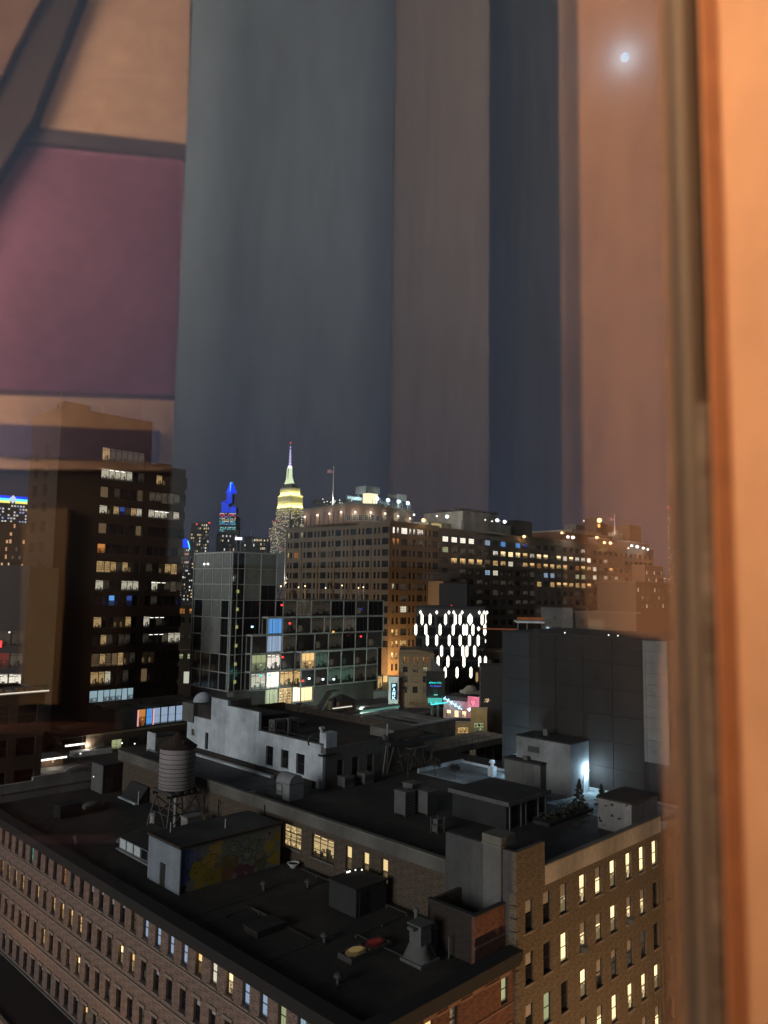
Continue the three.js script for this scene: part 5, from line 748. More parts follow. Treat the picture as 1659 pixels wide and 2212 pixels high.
{ // terrace with scaffolding and a lift house beyond the black wall
  const zu = X => 877.8 + 0.3638 * X, zv = Y => 1014.9 + 0.3638 * Y, D = 175, p = (X, Y) => at(zu(X), zv(Y), D), a = p(658, 960), b = thing('rooftop_terrace', 'roof terrace with an orange barrier and a grey lift house above the black wall', 'roof terrace', null, a.x, 0, a.z, -0.08);
  const q = (X, Y) => { const v = p(X, Y); return [v.x - a.x, v.y]; };
  const [x1, y1] = q(848, 898), [x2, y2] = q(1000, 822), [x0, y0] = q(658, 898); part(b, 'slab', bx(x0, x1, y0 - 0.4, y0, -8, 0.2), M.whiteTrim); part(b, 'post', [bx(x0, x0 + 0.3, y0 - 8, y0 - 0.4, -0.2, 0.1), bx(x1 * 0.3, x1 * 0.3 + 0.3, y0 - 8, y0 - 0.4, -0.2, 0.1)], M.greyWall); part(b, 'barrier', bx(x0, x1, y0 + 0.3, y0 + 0.9, 0, 0.1), M.orange); part(b, 'barrier', bx(x0 - 8, x0, q(600, 950)[1], q(600, 942)[1], 0, 0.1), M.orange);
  part(b, 'lift_house', bx(q(818, 0)[0], x2, y0 - 8, y2, -6, 0.3), M.greyWall); part(b, 'window', bx(q(876, 0)[0], q(888, 0)[0], q(0, 868)[1], q(0, 856)[1], 0.3, 0.34), M.black); part(b, 'lit_door', bx(q(828, 0)[0], q(846, 0)[0], q(0, 950)[1], q(0, 915)[1], 0.31, 0.36), lit(0.6, 0.85, 1, 0.8, null)); part(b, 'door', [bx(q(864, 0)[0], q(885, 0)[0], q(0, 955)[1], q(0, 915)[1], 0.31, 0.36), bx(q(890, 0)[0], q(918, 0)[0], q(0, 955)[1], q(0, 915)[1], 0.31, 0.36)], M.black);
  const [x3, y3] = q(1410, 858); part(b, 'wing', bx(x2, x3, y0 - 10, y3, -5, -0.5), M.deep); for (let i = 0; i < 14; i++) { if (i === 5 || i === 6) continue; const s = x2 + 3.4 + i * (x3 - x2 - 5) / 14; part(b, 'window', bx(s, s + 1, y3 - 5.6, y3 - 1.4, -0.5, -0.44), lit(0.8, 0.7, 0.5, i < 5 ? 0.22 : 0.1, rooms[2])); } part(b, 'roof', bx(x2, x3 + 1, y3, y3 + 0.3, -5.5, -0.3), M.greyWall); part(b, 'body', bx(x0 - 8, x3, 0, y0 - 10, -8, -0.2), M.dark);
}
{
  const D = 128, zu = X => 877.8 + 0.3638 * X, zv = Y => 1316.6 + 0.3638 * Y, a = at(zu(1545), zv(350), D), b = thing('stone_house', 'stone house with big lit windows at the right, half behind the window frame', 'building', null, a.x, 0, a.z, -0.2);
  const Y = y => at(1450, zv(y), D).y, f = face(0, 0, 0), cols = [[0.2, 5.4], [6.6, 11]], rows = [[Y(1030), Y(895)], [Y(815), Y(705)], [Y(628), Y(468)]]; part(b, 'core', bx(0, 14, 0, Y(352), -10, -0.4), M.dark); part(b, 'wall', gridWall(0, 14, 0, Y(350), cols, rows), M.deep);
  rows.forEach(([p, q], j) => cols.forEach(([s, t], i) => putWindow(b, f, s, t, p, q, ['g', 'g', 'w'][j], { nx: 2, ny: 2, rail: 0.72, t: 0.22 }))); for (const [p] of rows) part(b, 'sill', bx(-0.2, 14, p - 0.5, p - 0.1, 0, 0.4), M.greyWall); part(b, 'lamp', ball(-0.5, Y(945), 0.5, 0.25), L.white); part(b, 'cornice', bx(-0.2, 14, Y(350), Y(342), -10, 0.4), M.deep);
}
// ---------------------------------------------------------------- the great brick warehouse
{
  const c = at(842, 1127, 330), top = c.y, b = thing('brick_warehouse', 'vast brown brick warehouse block with setbacks, hundreds of windows and floodlit rooftops', 'building', null, c.x, 0, c.z, TURN);
  const P = (s, z = 0) => new THREE.Vector3(c.x + R2 * (s + z), 0, c.z + R2 * (z - s)), sU = (u, z = 0) => runTo(P(0, z), R2, -R2, u, 70), yAt = (u, v, z = 0) => { const p = P(sU(u, z), z); return at(u, v, Math.hypot(p.x, p.z)).y; };
  const len = sU(1412), dep = runTo(c, -R2, -R2, 617, 75), s1 = sU(948), wing = yAt(1000, 1147), pitch = 4.88;
  part(b, 'core', bx(0.5, s1, 0, top - 0.4, -dep + 0.5, -0.7), M.dark); part(b, 'core', bx(s1, len - 0.5, 0, wing - 0.4, -60, -0.7), M.dark);
  const cen = top - 3.4, wh = 2.9, rowsOf = n => [...Array(n)].map((_, j) => [cen - j * pitch - wh / 2, cen - j * pitch + wh / 2]).reverse();
  const f = face(0, 0, 0), g = face(0, -dep, LEFT);
  // corner part, right-hand side
  const cc = []; for (let s = 2; s < s1 - 8; s += 10.4) cc.push([s, s + 1.5, 1], [s + 2.6, s + 4.1, 1], [s + 5.4, s + 9.4, 4]);
  const cr = rowsOf(15); part(b, 'wall', gridWall(0, s1, 0, top, cc.map(q => q.slice(0, 2)), cr), M.tan);
  const cp = { 14: 'WWWWWW', 13: 'ookmdm', 12: 'dddddd', 11: 'dsdsdd', 10: 'ddkdds', 9: 'wdmkmk', 8: 'ddmddd', 7: 'mdwddw', 6: 'ddd', 5: 'yyk', 4: 'yyy', 3: 'Yyd' };
  cr.forEach(([p, q], j) => cc.forEach(([s, t, nx], i) => putWindow(b, f, s, t, p, q, cp[j]?.[i] ?? pick(['d', 'd', 'd', 'k']), { nx, ny: nx > 1 ? 3 : 2, t: 0.16, recess: 0.25 })));
  // wing
  const wc = []; for (let s = s1 + 2.6; s < len - 5; s += 6.42) wc.push([s, s + 4.3]);
  const wcen = wing - 4.6, wr = [...Array(9)].map((_, j) => [wcen - j * pitch - 1.35, wcen - j * pitch + 1.35]).reverse();
  part(b, 'wall', gridWall(s1, len, 0, wing, wc, wr), M.deep); part(b, 'cornice', bx(s1, len + 0.3, wing, wing + 0.5, -1, 0.35), M.buff);
  const wp = ['WWWWbnkBbBbkdddmdddwmddddddddddd', 'gmmmksWYYYywYYmYwYWWWddwdsrddd', 'dyyyypyywkyyoyyyydoyywmdyddddd', 'dsmssnwssdsmsnnmmkggmwmwdwssdd', 'kdkdmskmkdkkydyyyyyyydodssdddd', 'kmkskdmsmkmmddkdddmddddsdddddd', 'ddkdmddkdmmkddddmdddddddddd', 'dddkddddkdddmddddddddd', 'dddddddddddddd'];
  const far = []; wr.slice().reverse().forEach(([p, q], j) => wc.forEach(([s, t], i) => { const k = wp[j]?.[i] ?? 'd'; if (i < 27 && j < 8) putWindow(b, f, s, t, p, q, k, { nx: 4, ny: 3, t: 0.16, recess: 0.25, frame: M.sash }); else far.push(new THREE.PlaneGeometry(t - s, q - p).translate((s + t) / 2, (p + q) / 2, -0.3)); }));
  part(b, 'window', far, darkGlass).userData.kind = 'stuff';
  // left-hand side
  const lc = []; for (let s = 1.6; s < dep - 8; s += 10.2) lc.push([s, s + 1.4, 1], [s + 2.4, s + 3.8, 1], [s + 4.9, s + 8.9, 4]);
  const lr = rowsOf(11), lp = ['wddwdddddddd', 'dddddddddddd', 'ydodddddkkrd', 'ddddkddddkdd', 'ddkddsddkdks', 'dddddddddddd', 'kddkddddkddd', 'dddddddddd', 'ddddkddddd', 'dddddddddd', 'dddddddd'];
  part(b, 'wall', gridWall(0, dep - 0.02, 0, top, lc.map(q => q.slice(0, 2)), lr).map(q => lay(g, q)), M.buff);
  lr.slice().reverse().forEach(([p, q], j) => lc.forEach(([s, t, nx], i) => putWindow(b, g, s, t, p, q, lp[j]?.[i] ?? 'd', { nx, ny: nx > 1 ? 3 : 2, t: 0.16, recess: 0.25 })));
  for (let i = 0; i < 6; i++) part(b, 'pier', lay(g, bx(0.2 + i * dep / 6, 1.1 + i * dep / 6, 0, top - 6 - (i % 2) * 4, 0, 0.45)), M.buff);
  part(b, 'cornice', [bx(-0.4, s1, top, top + 0.5, -dep - 0.3, 0.4), bx(-0.6, 0, top - 5.6, top - 5.1, -dep, -dep * 0.42)], M.coping);
  // penthouse with wall lamps
  const pu = [[657, 3], [746, 0], [822, 0], [893, 0]], ph = [at(657, 1100, 372), at(746, 1091, 342), at(822, 1091, 344), at(893, 1098, 372)].map(p => { const d = p.clone().sub(c); return [R2 * (d.x - d.z), R2 * (d.x + d.z)]; });
  const py = at(780, 1091, 343).y, poly = [...ph, [ph[3][0] - 8, ph[3][1] - 30], [ph[0][0] + 20, ph[0][1] - 16]];
  const solid = new THREE.ExtrudeGeometry(new THREE.Shape(poly.map(p => new THREE.Vector2(p[0], -p[1]))), { depth: py - top - 0.5, bevelEnabled: false }).rotateX(-Math.PI / 2).translate(0, top + 0.5, 0);
  const pent = part(b, 'penthouse', solid, brick(0.3, 0.2, 0.15));
  part(pent, 'parapet', new THREE.ExtrudeGeometry(new THREE.Shape(poly.map(p => new THREE.Vector2(p[0], -p[1]))), { depth: 0.7, bevelEnabled: true, bevelSize: 0.3, bevelThickness: 0.1, bevelSegments: 1 }).rotateX(-Math.PI / 2).translate(0, py, 0), M.coping);
  const along = (i, t, off) => { const [p, q] = [ph[i], ph[i + 1]], dx = q[0] - p[0], dz = q[1] - p[1], l = Math.hypot(dx, dz); return [p[0] + dx * t - dz / l * off, p[1] + dz * t + dx / l * off]; };
  [[0, 0.05], [0, 0.37], [0, 0.66], [0, 0.93], [1, 0.28], [1, 0.72], [2, 0.1], [2, 0.48], [2, 0.86]].forEach(([i, t]) => { const [x, z] = along(i, t, 0.5), [xl, zl] = along(i, t, 1.05); part(pent, 'wall_lamp', ball(x, top + 5.2, z, 0.42), L.white); pointLamp(b, xl, top + 5.1, zl, 1, 0.86, 0.62, 46, 0.4); });
  for (const [i, n] of [[0, 9], [1, 6], [2, 5]]) for (let k = 0; k < n; k++) { const t = (k + 0.6) / n, [x, z] = along(i, t, 0.03), [q, w] = [ph[i], ph[i + 1]]; if (i === 0) { part(pent, 'pilaster', new THREE.BoxGeometry(0.5, 5.4, 0.5).translate(x, top + 3.2, z), M.red); continue; } const o = part(pent, 'window', frameGeo(1.7, 2.8, 2, 3, 0.14, 0), M.whiteTrim, x, top + 1.4, z, Math.atan2(-(w[1] - q[1]), w[0] - q[0])); part(o, 'pane', paneGeo(1.7, 2.8), pane(pick(['d', 'd', 'k', 'b'])), 0, 0, 0.01); }
  part(pent, 'fire_stair', [bar([ph[1][0] + 9, top + 0.8, ph[1][1] + 1.2], [ph[2][0] + 4, py + 0.8, ph[2][1] + 1.2], 0.25), bar([ph[1][0] + 9, top + 2, ph[1][1] + 1.4], [ph[2][0] + 4, py + 2, ph[2][1] + 1.4], 0.12)], M.galv);
  // roof garden, lamps and screens on the penthouse
  const deck = py + 0.75, spot = (u, D) => { const p = at(u, 1080, D).sub(c); return [R2 * (p.x - p.z), R2 * (p.x + p.z)]; };
  { const [x, z] = spot(797, 352), [x2, z2] = spot(768, 350); part(b, 'lit_room', bx(x - 2, x + 3.6, deck, deck + 5.6, z - 2, z + 2), lamp(1, 0.88, 0.55, 1.4)); part(b, 'roof_house', bx(x - 3, x + 6, deck + 5.6, deck + 9, z - 6, z + 1), M.greyWall); part(b, 'pergola', [...Array(9)].map((_, i) => bar([x2 - 8 + i * 1.7, deck, z2 + 3 - i * 0.5], [x2 - 8 + i * 1.7, deck + 3.4, z2 + 3 - i * 0.5], 0.12)).concat([bar([x2 - 8, deck + 3.4, z2 + 3], [x2 + 6, deck + 3.4, z2 - 1], 0.18), bar([x2 - 8, deck + 2, z2 + 3], [x2 + 6, deck + 2, z2 - 1], 0.14)]), M.galv); part(b, 'lit_awning', bx(x2 - 4, x2 + 3, deck + 2.4, deck + 3.6, z2 - 1, z2 + 1), lamp(0.6, 0.95, 1, 1.1)); pointLamp(b, x2, deck + 4, z2 + 2, 0.55, 0.9, 1, 120, 0.5); }
  [[815, 0], [838, 1], [861, 2], [881, 3]].forEach(([u, i]) => { const [x, z] = spot(u, 352 + i * 4), y = at(u, 1077 + i * 3.2, 352 + i * 4).y; part(b, 'floodlight_pole', bar([x, deck, z], [x, y, z], 0.14), M.galv); part(b, 'flood_light', ball(x, y, z, 0.85), L.cool); pointLamp(b, x, y - 0.4, z + 1.6, 0.6, 0.88, 1, 160, 0.5); });
  { const [x, z] = spot(852, 372), [x2, z2] = spot(868, 374); part(b, 'roof_panel', bx(x - 4, x + 4, at(852, 1075, 372).y, at(852, 1069, 372).y, z - 0.5, z), M.beige); part(b, 'roof_panel', bx(x2 - 3, x2 + 3.4, at(868, 1082, 374).y, at(868, 1068, 374).y, z2 - 0.5, z2 + 0.01), M.whiteTrim); part(b, 'panel_post', [bar([x, deck, z - 1], [x, deck + 6, z - 1], 0.2), bar([x2, deck, z2 - 1], [x2, deck + 4, z2 - 1], 0.2)], M.steel); part(b, 'railing', [...Array(16)].map((_, i) => { const [p, q] = spot(805 + i * 5.4, 350 + i * 1.2); return bar([p, deck, q], [p, deck + 2.6, q], 0.1); }), M.galv); }
  const gd = []; for (let i = 0; i < 420; i++) { const [x, z] = spot(rr(678, 760), rr(352, 366)); const q = new THREE.PlaneGeometry(rr(0.5, 1.3), rr(0.3, 0.8)); q.rotateX(rr(0, 3)); q.rotateY(rr(0, 6)); q.translate(x, deck + rr(0, 3.4), z); gd.push(q); } part(b, 'roof_garden', gd, M.leafDark).userData.kind = 'stuff';
  for (let i = 0; i < 12; i++) { const [x, z] = spot(rr(678, 760), 350); part(b, 'garden_lamp', ball(x, deck + rr(0.5, 2.6), z, 0.16), L.cool); }
  // grey plant blocks and lights on the wing roof
  const rb = (name, u0, u1, back, d, vTop, m, vBase) => { const s0 = sU(u0, -back), s2 = sU(u1, -back), y = yAt(u0, vTop, -back); return [part(b, name, bx(s0, s2, vBase ?? wing - 0.5, y, -back - d, -back), m), s0, s2, y]; };
  const [pb, p0, p1, py1] = rb('plant_block', 1000, 1082, 8, 26, 1103, mat(0.2, 0.18, 0.155, { map: streaks })); part(pb, 'ledge', bx(p0 - 0.3, p1 + 8, wing, wing + 6.3, -9, -7.4), M.greyWall); part(pb, 'side', bx(p0 - 0.25, p0 - 0.02, wing, py1 - 0.2, -34, -8.2), M.beige); part(pb, 'cooling_fans', [...Array(10)].map((_, i) => cyl(p0 + 2 + (i % 5) * 7, py1, py1 + 1.6, -12 - 12 * (i > 4), 2.6)), M.dark); for (let i = 1; i < 6; i++) part(pb, 'panel_joint', bx(p0 + i * (p1 - p0) / 6 - 0.12, p0 + i * (p1 - p0) / 6 + 0.12, wing + 6.4, py1 - 0.4, -7.99, -7.8), M.greyWall);
  rb('roof_house', 925, 975, 8, 10, 1126, M.beige); rb('lit_room', 938, 953, 6, 2, 1130, lamp(0.9, 0.7, 0.3, 0.6)); const [rt] = rb('round_tank', 1112, 1150, 12, 14, 1123, M.dark);
  for (const [u, v, m, r] of [[965, 1116, L.cool, 0.8], [1074, 1124, L.cool, 0.85], [1090, 1127, L.cool, 0.85], [1048, 1123, L.white, 0.35], [1063, 1126, L.white, 0.35], [893.5, 1112, L.white, 0.5], [914, 1124, L.warm, 0.9], [1132, 1159, L.warm, 0.8], [943, 1115, L.cool, 0.4], [1214, 1151, L.warm, 0.7], [1227, 1160, L.white, 0.8], [1238, 1161, L.white, 0.9], [1289.5, 1161, L.warm, 0.8], [1306, 1172, L.warm, 0.8], [1319, 1173, L.warm, 0.9], [1365, 1179, L.cool, 0.7], [1377, 1181, L.cool, 0.9], [1390, 1184, L.cool, 0.7], [1400, 1187, L.cool, 0.6], [1358, 1184, L.warm, 0.5], [1356, 1268, L.warm, 0.9], [1262, 1125, L.white, 0.35]]) { const s = sU(u, 1.5), y = yAt(u, v, 1.5); part(b, 'roof_light', ball(s, y, 1.5, r), m); if (r > 0.65) pointLamp(b, s, y, 2.8, m.emissive.r, m.emissive.g, m.emissive.b, 130, 0.6); }
  const [up, u0, u1, uy] = rb('upper_house', 1212, 1340, 10, 22, 1148, brick(0.28, 0.12, 0.06)); part(up, 'cornice', bx(u0 - 0.3, u1 + 0.3, uy, uy + 0.8, -32, -9.6), M.beige); const [up2, v0, v1, vy] = rb('upper_house', 1290, 1402, 4, 8, 1163, brick(0.28, 0.14, 0.08)); part(up2, 'cornice', bx(v0 - 0.3, v1 + 0.3, vy, vy + 0.7, -10, -3.7), M.beige); rb('upper_house', 1238, 1300, 14, 12, 1143, M.beige); rb('roof_house', 1245, 1264, 20, 8, 1132, M.greyWall); rb('stack', 1289, 1303, 18, 8, 1117, M.black); rb('stack', 1304, 1325, 22, 10, 1131, M.dark); rb('stack', 1361, 1386, 12, 12, 1133, M.buffDark); rb('roof_house', 1327, 1347, 9, 4, 1150, M.beige);
  { const s = sU(1296, -16), y = yAt(1296, 1124, -16); part(b, 'tower_light', ball(s, y, -16, 1.5, 16), L.warm); part(b, 'tower_light', bx(s - 1, s + 1, y - 4.4, y - 2.4, -16.6, -16), L.amber); }
  for (const [u, v] of [[1315, 1117], [1325, 1112], [1231, 1138], [1237, 1141]]) { const s = sU(u, -14); part(b, 'mast', bar([s, wing, -14], [s, yAt(u, v, -14), -14], 0.22), M.dark); }
  // low wings at the far right and the forward block near the light slots
  for (const [u0, u1, v, z, d] of [[1392, 1432, 1222, 8, 30], [1372, 1455, 1258, 24, 30]]) { const s0 = sU(u0, z), s2 = sU(u1, z), y = yAt(u0, v, z); part(b, 'low_wing', bx(s0, s2, 0, y, z - d, z), M.buffDark); part(b, 'low_wing_cap', bx(s0 - 0.2, s2 + 0.2, y, y + 0.5, z - d, z + 0.2), M.tan); for (let j = 0; j < 3; j++) for (let i = 0; i < 9; i++) { const x = s0 + 2 + i * (s2 - s0 - 3) / 9, k = (i * 5 + j * 3) % 4; putWindow(b, face(0, z, 0), x, x + 1.7, y - 5.4 - j * 4.6, y - 3 - j * 4.6, k === 0 ? 'w' : k === 1 ? 's' : 'd', { recess: -0.06, t: 0.16, nx: 2 }); } }
  { const s = sU(1318, 4), y = yAt(1318, 1296, 4); part(b, 'light_column', bx(s - 0.5, s + 0.5, y, y + 7.4, 0.1, 0.8), lamp(0.7, 0.95, 0.8, 1.3)); }
  { const s0 = sU(938), s2 = sU(983); part(b, 'low_wing', bx(s0 - 4, s2 - 4, 0, yAt(960, 1256), 0.02, 9), M.tan); for (let i = 0; i < 3; i++) putWindow(b, face(0, 9, 0), s0 - 1 + i * 3, s0 + 0.6 + i * 3, yAt(960, 1274), yAt(960, 1262), 's', { recess: -0.07, t: 0.14 }); }
}
for (const [u, vb, vt, D, l, fl] of [[719, 1088, 1009, 352, 'tall white flagpole with a flag on the roof of the brick warehouse', 1], [614.5, 1258, 1175, 192, 'white flagpole with a flag at the left end of the roof terrace', 1], [1328, 1152, 1113, 440, 'small flagpole with a pale flag at the right end of the warehouse roof', 0.8]]) {
  const p = at(u, vb, D), q = at(u, vt, D), t = thing('flagpole', l, 'flagpole', null, p.x, p.y, p.z), h = q.y - p.y, k = D / 350; part(t, 'pole', cyl(0, -1, h, 0, 0.24 * k, 0.12 * k), M.whiteTrim); part(t, 'finial', ball(0, h + 0.2 * k, 0, 0.24 * k), M.whiteTrim);
  const fw = 2.8 * k * fl, fh = 1.7 * k * fl, strip = (y0, y1, x0, x1, m) => { const g = new THREE.PlaneGeometry(x1 - x0, y1 - y0, 12, 1); g.translate((x0 + x1) / 2, (y0 + y1) / 2, 0); const a = g.attributes.position; for (let i = 0; i < a.count; i++) { a.setZ(i, Math.sin(a.getX(i) / k * 2.2) * 0.25 * k); a.setY(i, a.getY(i) + a.getX(i) * 0.18); } g.computeVertexNormals(); return g; };
  const y = h - fh - 0.8 * k; for (let i = 0; i < 7; i++) part(t, 'stripe', strip(y + i * fh / 7, y + (i + 1) * fh / 7, -fw, 0), i % 2 ? mat(0.75, 0.7, 0.68) : mat(0.55, 0.06, 0.06)); part(t, 'canton', strip(y + fh * 0.45, y + fh, -fw * 0.42, 0).translate(0, 0, 0.04 * k), mat(0.04, 0.06, 0.25)); pointLamp(t, 0.6, 1, 1.6, 1, 0.95, 0.85, u === 719 ? 220 : 30, 0.4);
}
// ---------------------------------------------------------------- the skyline
// floors of a far tower: rows and columns of small windows, some of them lit
function farTower(label, u0, u1, vTop, D, { rows = 20, cols = 8, p = 0.5, vBot = 1300, tint = [['y', 1]], body = M.farDark, crown, name = 'skyscraper', deep = 0.8, bulk } = {}) {
  const a = at(u0, vTop, D), e = at(u1, vTop, D), w = Math.hypot(e.x - a.x, e.z - a.z), b = thing(name, label, 'skyscraper', null, a.x, 0, a.z, Math.atan2(-(e.z - a.z), e.x - a.x)), top = a.y, y0 = at(u0, vBot, D).y;
  part(b, 'body', bulk ? bulk(w, top) : bx(0, w, 0, top, -w * deep, 0), body);
  const cols3 = { y: [1, 0.78, 0.42, 0.9], w: [0.95, 0.97, 0.9, 1], c: [0.35, 0.85, 0.9, 0.75], b: [0.1, 0.25, 1, 0.9], r: [1, 0.2, 0.25, 0.8], k: [0.6, 0.55, 0.45, 0.25], o: [1, 0.55, 0.3, 0.8] }, bag = {};
  for (let j = 0; j < rows; j++) for (let i = 0; i < cols; i++) { if (rnd() > (typeof p === 'function' ? p(j, i) : p)) continue; const k = typeof tint === 'function' ? tint(j, i) : pick(tint)[0], ww = w / cols, hh = (top - y0) / rows; (bag[k] ??= []).push(bx((i + 0.18) * ww, (i + rr(0.6, 0.85)) * ww, top - (j + 0.75) * hh, top - (j + rr(0.2, 0.4)) * hh, 0.02, 0.3)); }
  for (const k in bag) part(b, 'lit_window', bag[k], lamp(...cols3[k])).userData.kind = 'stuff';
  crown?.(b, w, top); return b;
}
farTower('boxy residential tower with many warm windows, left of the thin blue tower', 413, 453, 1130, 900, { rows: 24, cols: 9, p: 0.46, tint: [['y'], ['y'], ['w'], ['k']], crown: (b, w, t) => { part(b, 'roof_light', [ball(w * 0.98, t + 1, 0, 0.9), ball(w * 0.3, t - 1, 0.6, 0.8)], L.red); part(b, 'crane', [bar([w * 0.35, t, -4], [w * 0.35, t + 6, -4], 0.4), bar([w * 0.35, t + 6, -4], [w * 0.25, t + 12, -4], 0.3)], M.greyWall); part(b, 'cap', bx(w * 0.3, w * 0.9, t, t + 2, -8, -1), M.farMid); } });
farTower('dim dark tower half hidden beside the office tower', 386, 414, 1235, 1000, { rows: 12, cols: 7, p: 0.3, tint: [['k'], ['y'], ['w']], vBot: 1330 });
farTower('short tower with a glowing blue domed top just right of the office tower', 389, 409, 1183, 1100, { rows: 12, cols: 6, p: 0.55, tint: [['o'], ['w'], ['k']], vBot: 1290, body: M.farMid, crown: (b, w, t) => { part(b, 'crown_light', prism([[w * 0.1, 0], [w, 0], [w * 0.78, 10], [w * 0.6, 13], [w * 0.1, 13]], 6).translate(0, t, -6), L.blue); part(b, 'crown_light', bar([w * 0.8, t + 10, 0.5], [w * 1.08, t - 2, 0.5], 0.9), L.cyan); } });
{ // the thin blue tower
  const D = 3000, k = D / F, zu = X => 384 + 0.1819 * X, zv = Y => 932.6 + 0.1819 * Y, a = at(zu(490), zv(1000), D), b = thing('blue_skyscraper', 'slender stepped skyscraper lit deep blue with red and cyan bands', 'skyscraper', null, a.x, 0, a.z), X = x => (x - 490) * 0.1819 * k, Y = y => at(zu(590), zv(y), D).y;
  part(b, 'shaft', bx(X(495), X(690), 0, Y(1000), -90, 0), M.farDark);
  const blk = (x0, x1, y0, y1, m, z = 1) => part(b, 'crown', bx(X(x0), X(x1), Y(y0), Y(y1), -40, z), m);
  blk(518, 606, 966, 850, M.black, 6); part(b, 'crown', prism([[X(518), Y(850)], [X(606), Y(866)], [X(606), Y(842)], [X(575), Y(824)], [X(518), Y(845)]], 30).translate(0, 0, -24), M.black); blk(606, 690, 966, 894, M.black, 3); blk(568, 636, 850, 728, M.black, -2); part(b, 'spire', new THREE.CylinderGeometry(X(508) - X(490), X(508) - X(486) + 14, Y(600) - Y(728), 4).translate(X(617), (Y(600) + Y(728)) / 2, -10), L.blue);
  part(b, 'spire_light', [bx(X(610), X(618), Y(728), Y(606), -6, 8), bx(X(604), X(630), Y(612), Y(600), -20, 0)], lamp(0.1, 0.5, 1, 1.6)); part(b, 'edge_light', [bar([X(518), Y(848), 7], [X(575), Y(825), 7], 1.6), bar([X(575), Y(825), 7], [X(622), Y(856), 7], 1.6), bar([X(690), Y(892), 5], [X(640), Y(897), 5], 1.4), bar([X(568), Y(728), 0], [X(636), Y(726), 0], 1.2)], L.blue);
  const lines = []; for (let y = 732; y < 962; y += 9) { lines.push(bx(X(y < 845 ? 570 : 520), X(y < 845 ? 634 : 604), Y(y + 4.5), Y(y), y < 845 ? -1.5 : 6.5, y < 845 ? -1 : 7)); if (y > 896) lines.push(bx(X(607), X(688), Y(y + 4.5), Y(y), 3.2, 3.7)); } part(b, 'floor_light', lines, lamp(0.015, 0.07, 1, 1.5)).userData.kind = 'stuff';
  const band = (y0, y1, kinds, n) => { const bag = {}; for (let i = 0; i < n; i++) { if (rnd() < 0.2) continue; const q = pick(kinds); (bag[q] ??= []).push(bx(X(498 + i * 192 / n), X(498 + (i + 0.8) * 192 / n), Y(y1), Y(y0), 0.5, 2)); } for (const q in bag) part(b, 'lit_window', bag[q], q === 'r' ? lamp(0.9, 0.08, 0.2, 0.8) : q === 'w' ? lamp(1, 0.85, 0.8, 1) : q === 'c' ? lamp(0.2, 0.8, 0.85, 0.9) : q === 'b' ? lamp(0.1, 0.4, 1, 0.9) : lamp(0.8, 0.7, 0.4, 0.5)).userData.kind = 'stuff'; };
  band(970, 978, ['w'], 14); band(982, 1000, ['r'], 12); band(1006, 1020, ['r', 'b'], 10); band(1028, 1036, ['w', 'c'], 12); band(1042, 1056, ['y'], 8); band(1062, 1072, ['c', 'w'], 12); band(1078, 1088, ['c', 'b'], 12); band(1096, 1104, ['b', 'c'], 8); band(1134, 1142, ['c', 'w'], 14); band(1152, 1160, ['c'], 14); band(1166, 1172, ['c', 'w'], 12); band(1180, 1186, ['c'], 12);
}
farTower('old stepped tower below the thin blue tower with warm windows', 468, 516, 1152, 1600, { rows: 14, cols: 12, p: 0.33, tint: [['y'], ['k'], ['w']], vBot: 1290, crown: (b, w, t) => part(b, 'cap', bx(w * 0.35, w, t, t + 8, -30, -2), M.farMid) });
farTower('dark blocky tower between the white rooftop sign and the floodlit spire', 516, 562, 1172, 1300, { rows: 9, cols: 12, p: 0.16, tint: [['k'], ['w']], vBot: 1260 });
farTower('dark tower left of the warehouse with a grid of small pale windows', 548, 584, 1162, 1400, { rows: 12, cols: 10, p: 0.4, tint: [['w'], ['k'], ['y']], vBot: 1270 });
farTower('low dark block with a mast behind the panelled tower', 528, 552, 1158, 1700, { rows: 6, cols: 6, p: 0.15, tint: [['k']], crown: (b, w, t) => part(b, 'mast', bar([w * 0.6, t, 0], [w * 0.6, t + 14, 0], 0.6), M.galv) });
{ const p = at(515.5, 1164, 1200), t = thing('rooftop_sign', 'glaring white and violet illuminated rooftop sign with no readable letters', 'sign', null, p.x, p.y, p.z); part(t, 'light_panel', bx(-5.4, 5.4, -1.6, 2.4, 0, 0.6), L.violet); part(t, 'frame', bx(-6, 6, -2.2, 2.8, -0.8, -0.1), M.steel); part(t, 'mast', [bar([-3, -30, -0.6], [-3, -2, -0.6], 0.4), bar([3, -30, -0.6], [3, -2, -0.6], 0.4)], M.galv); }
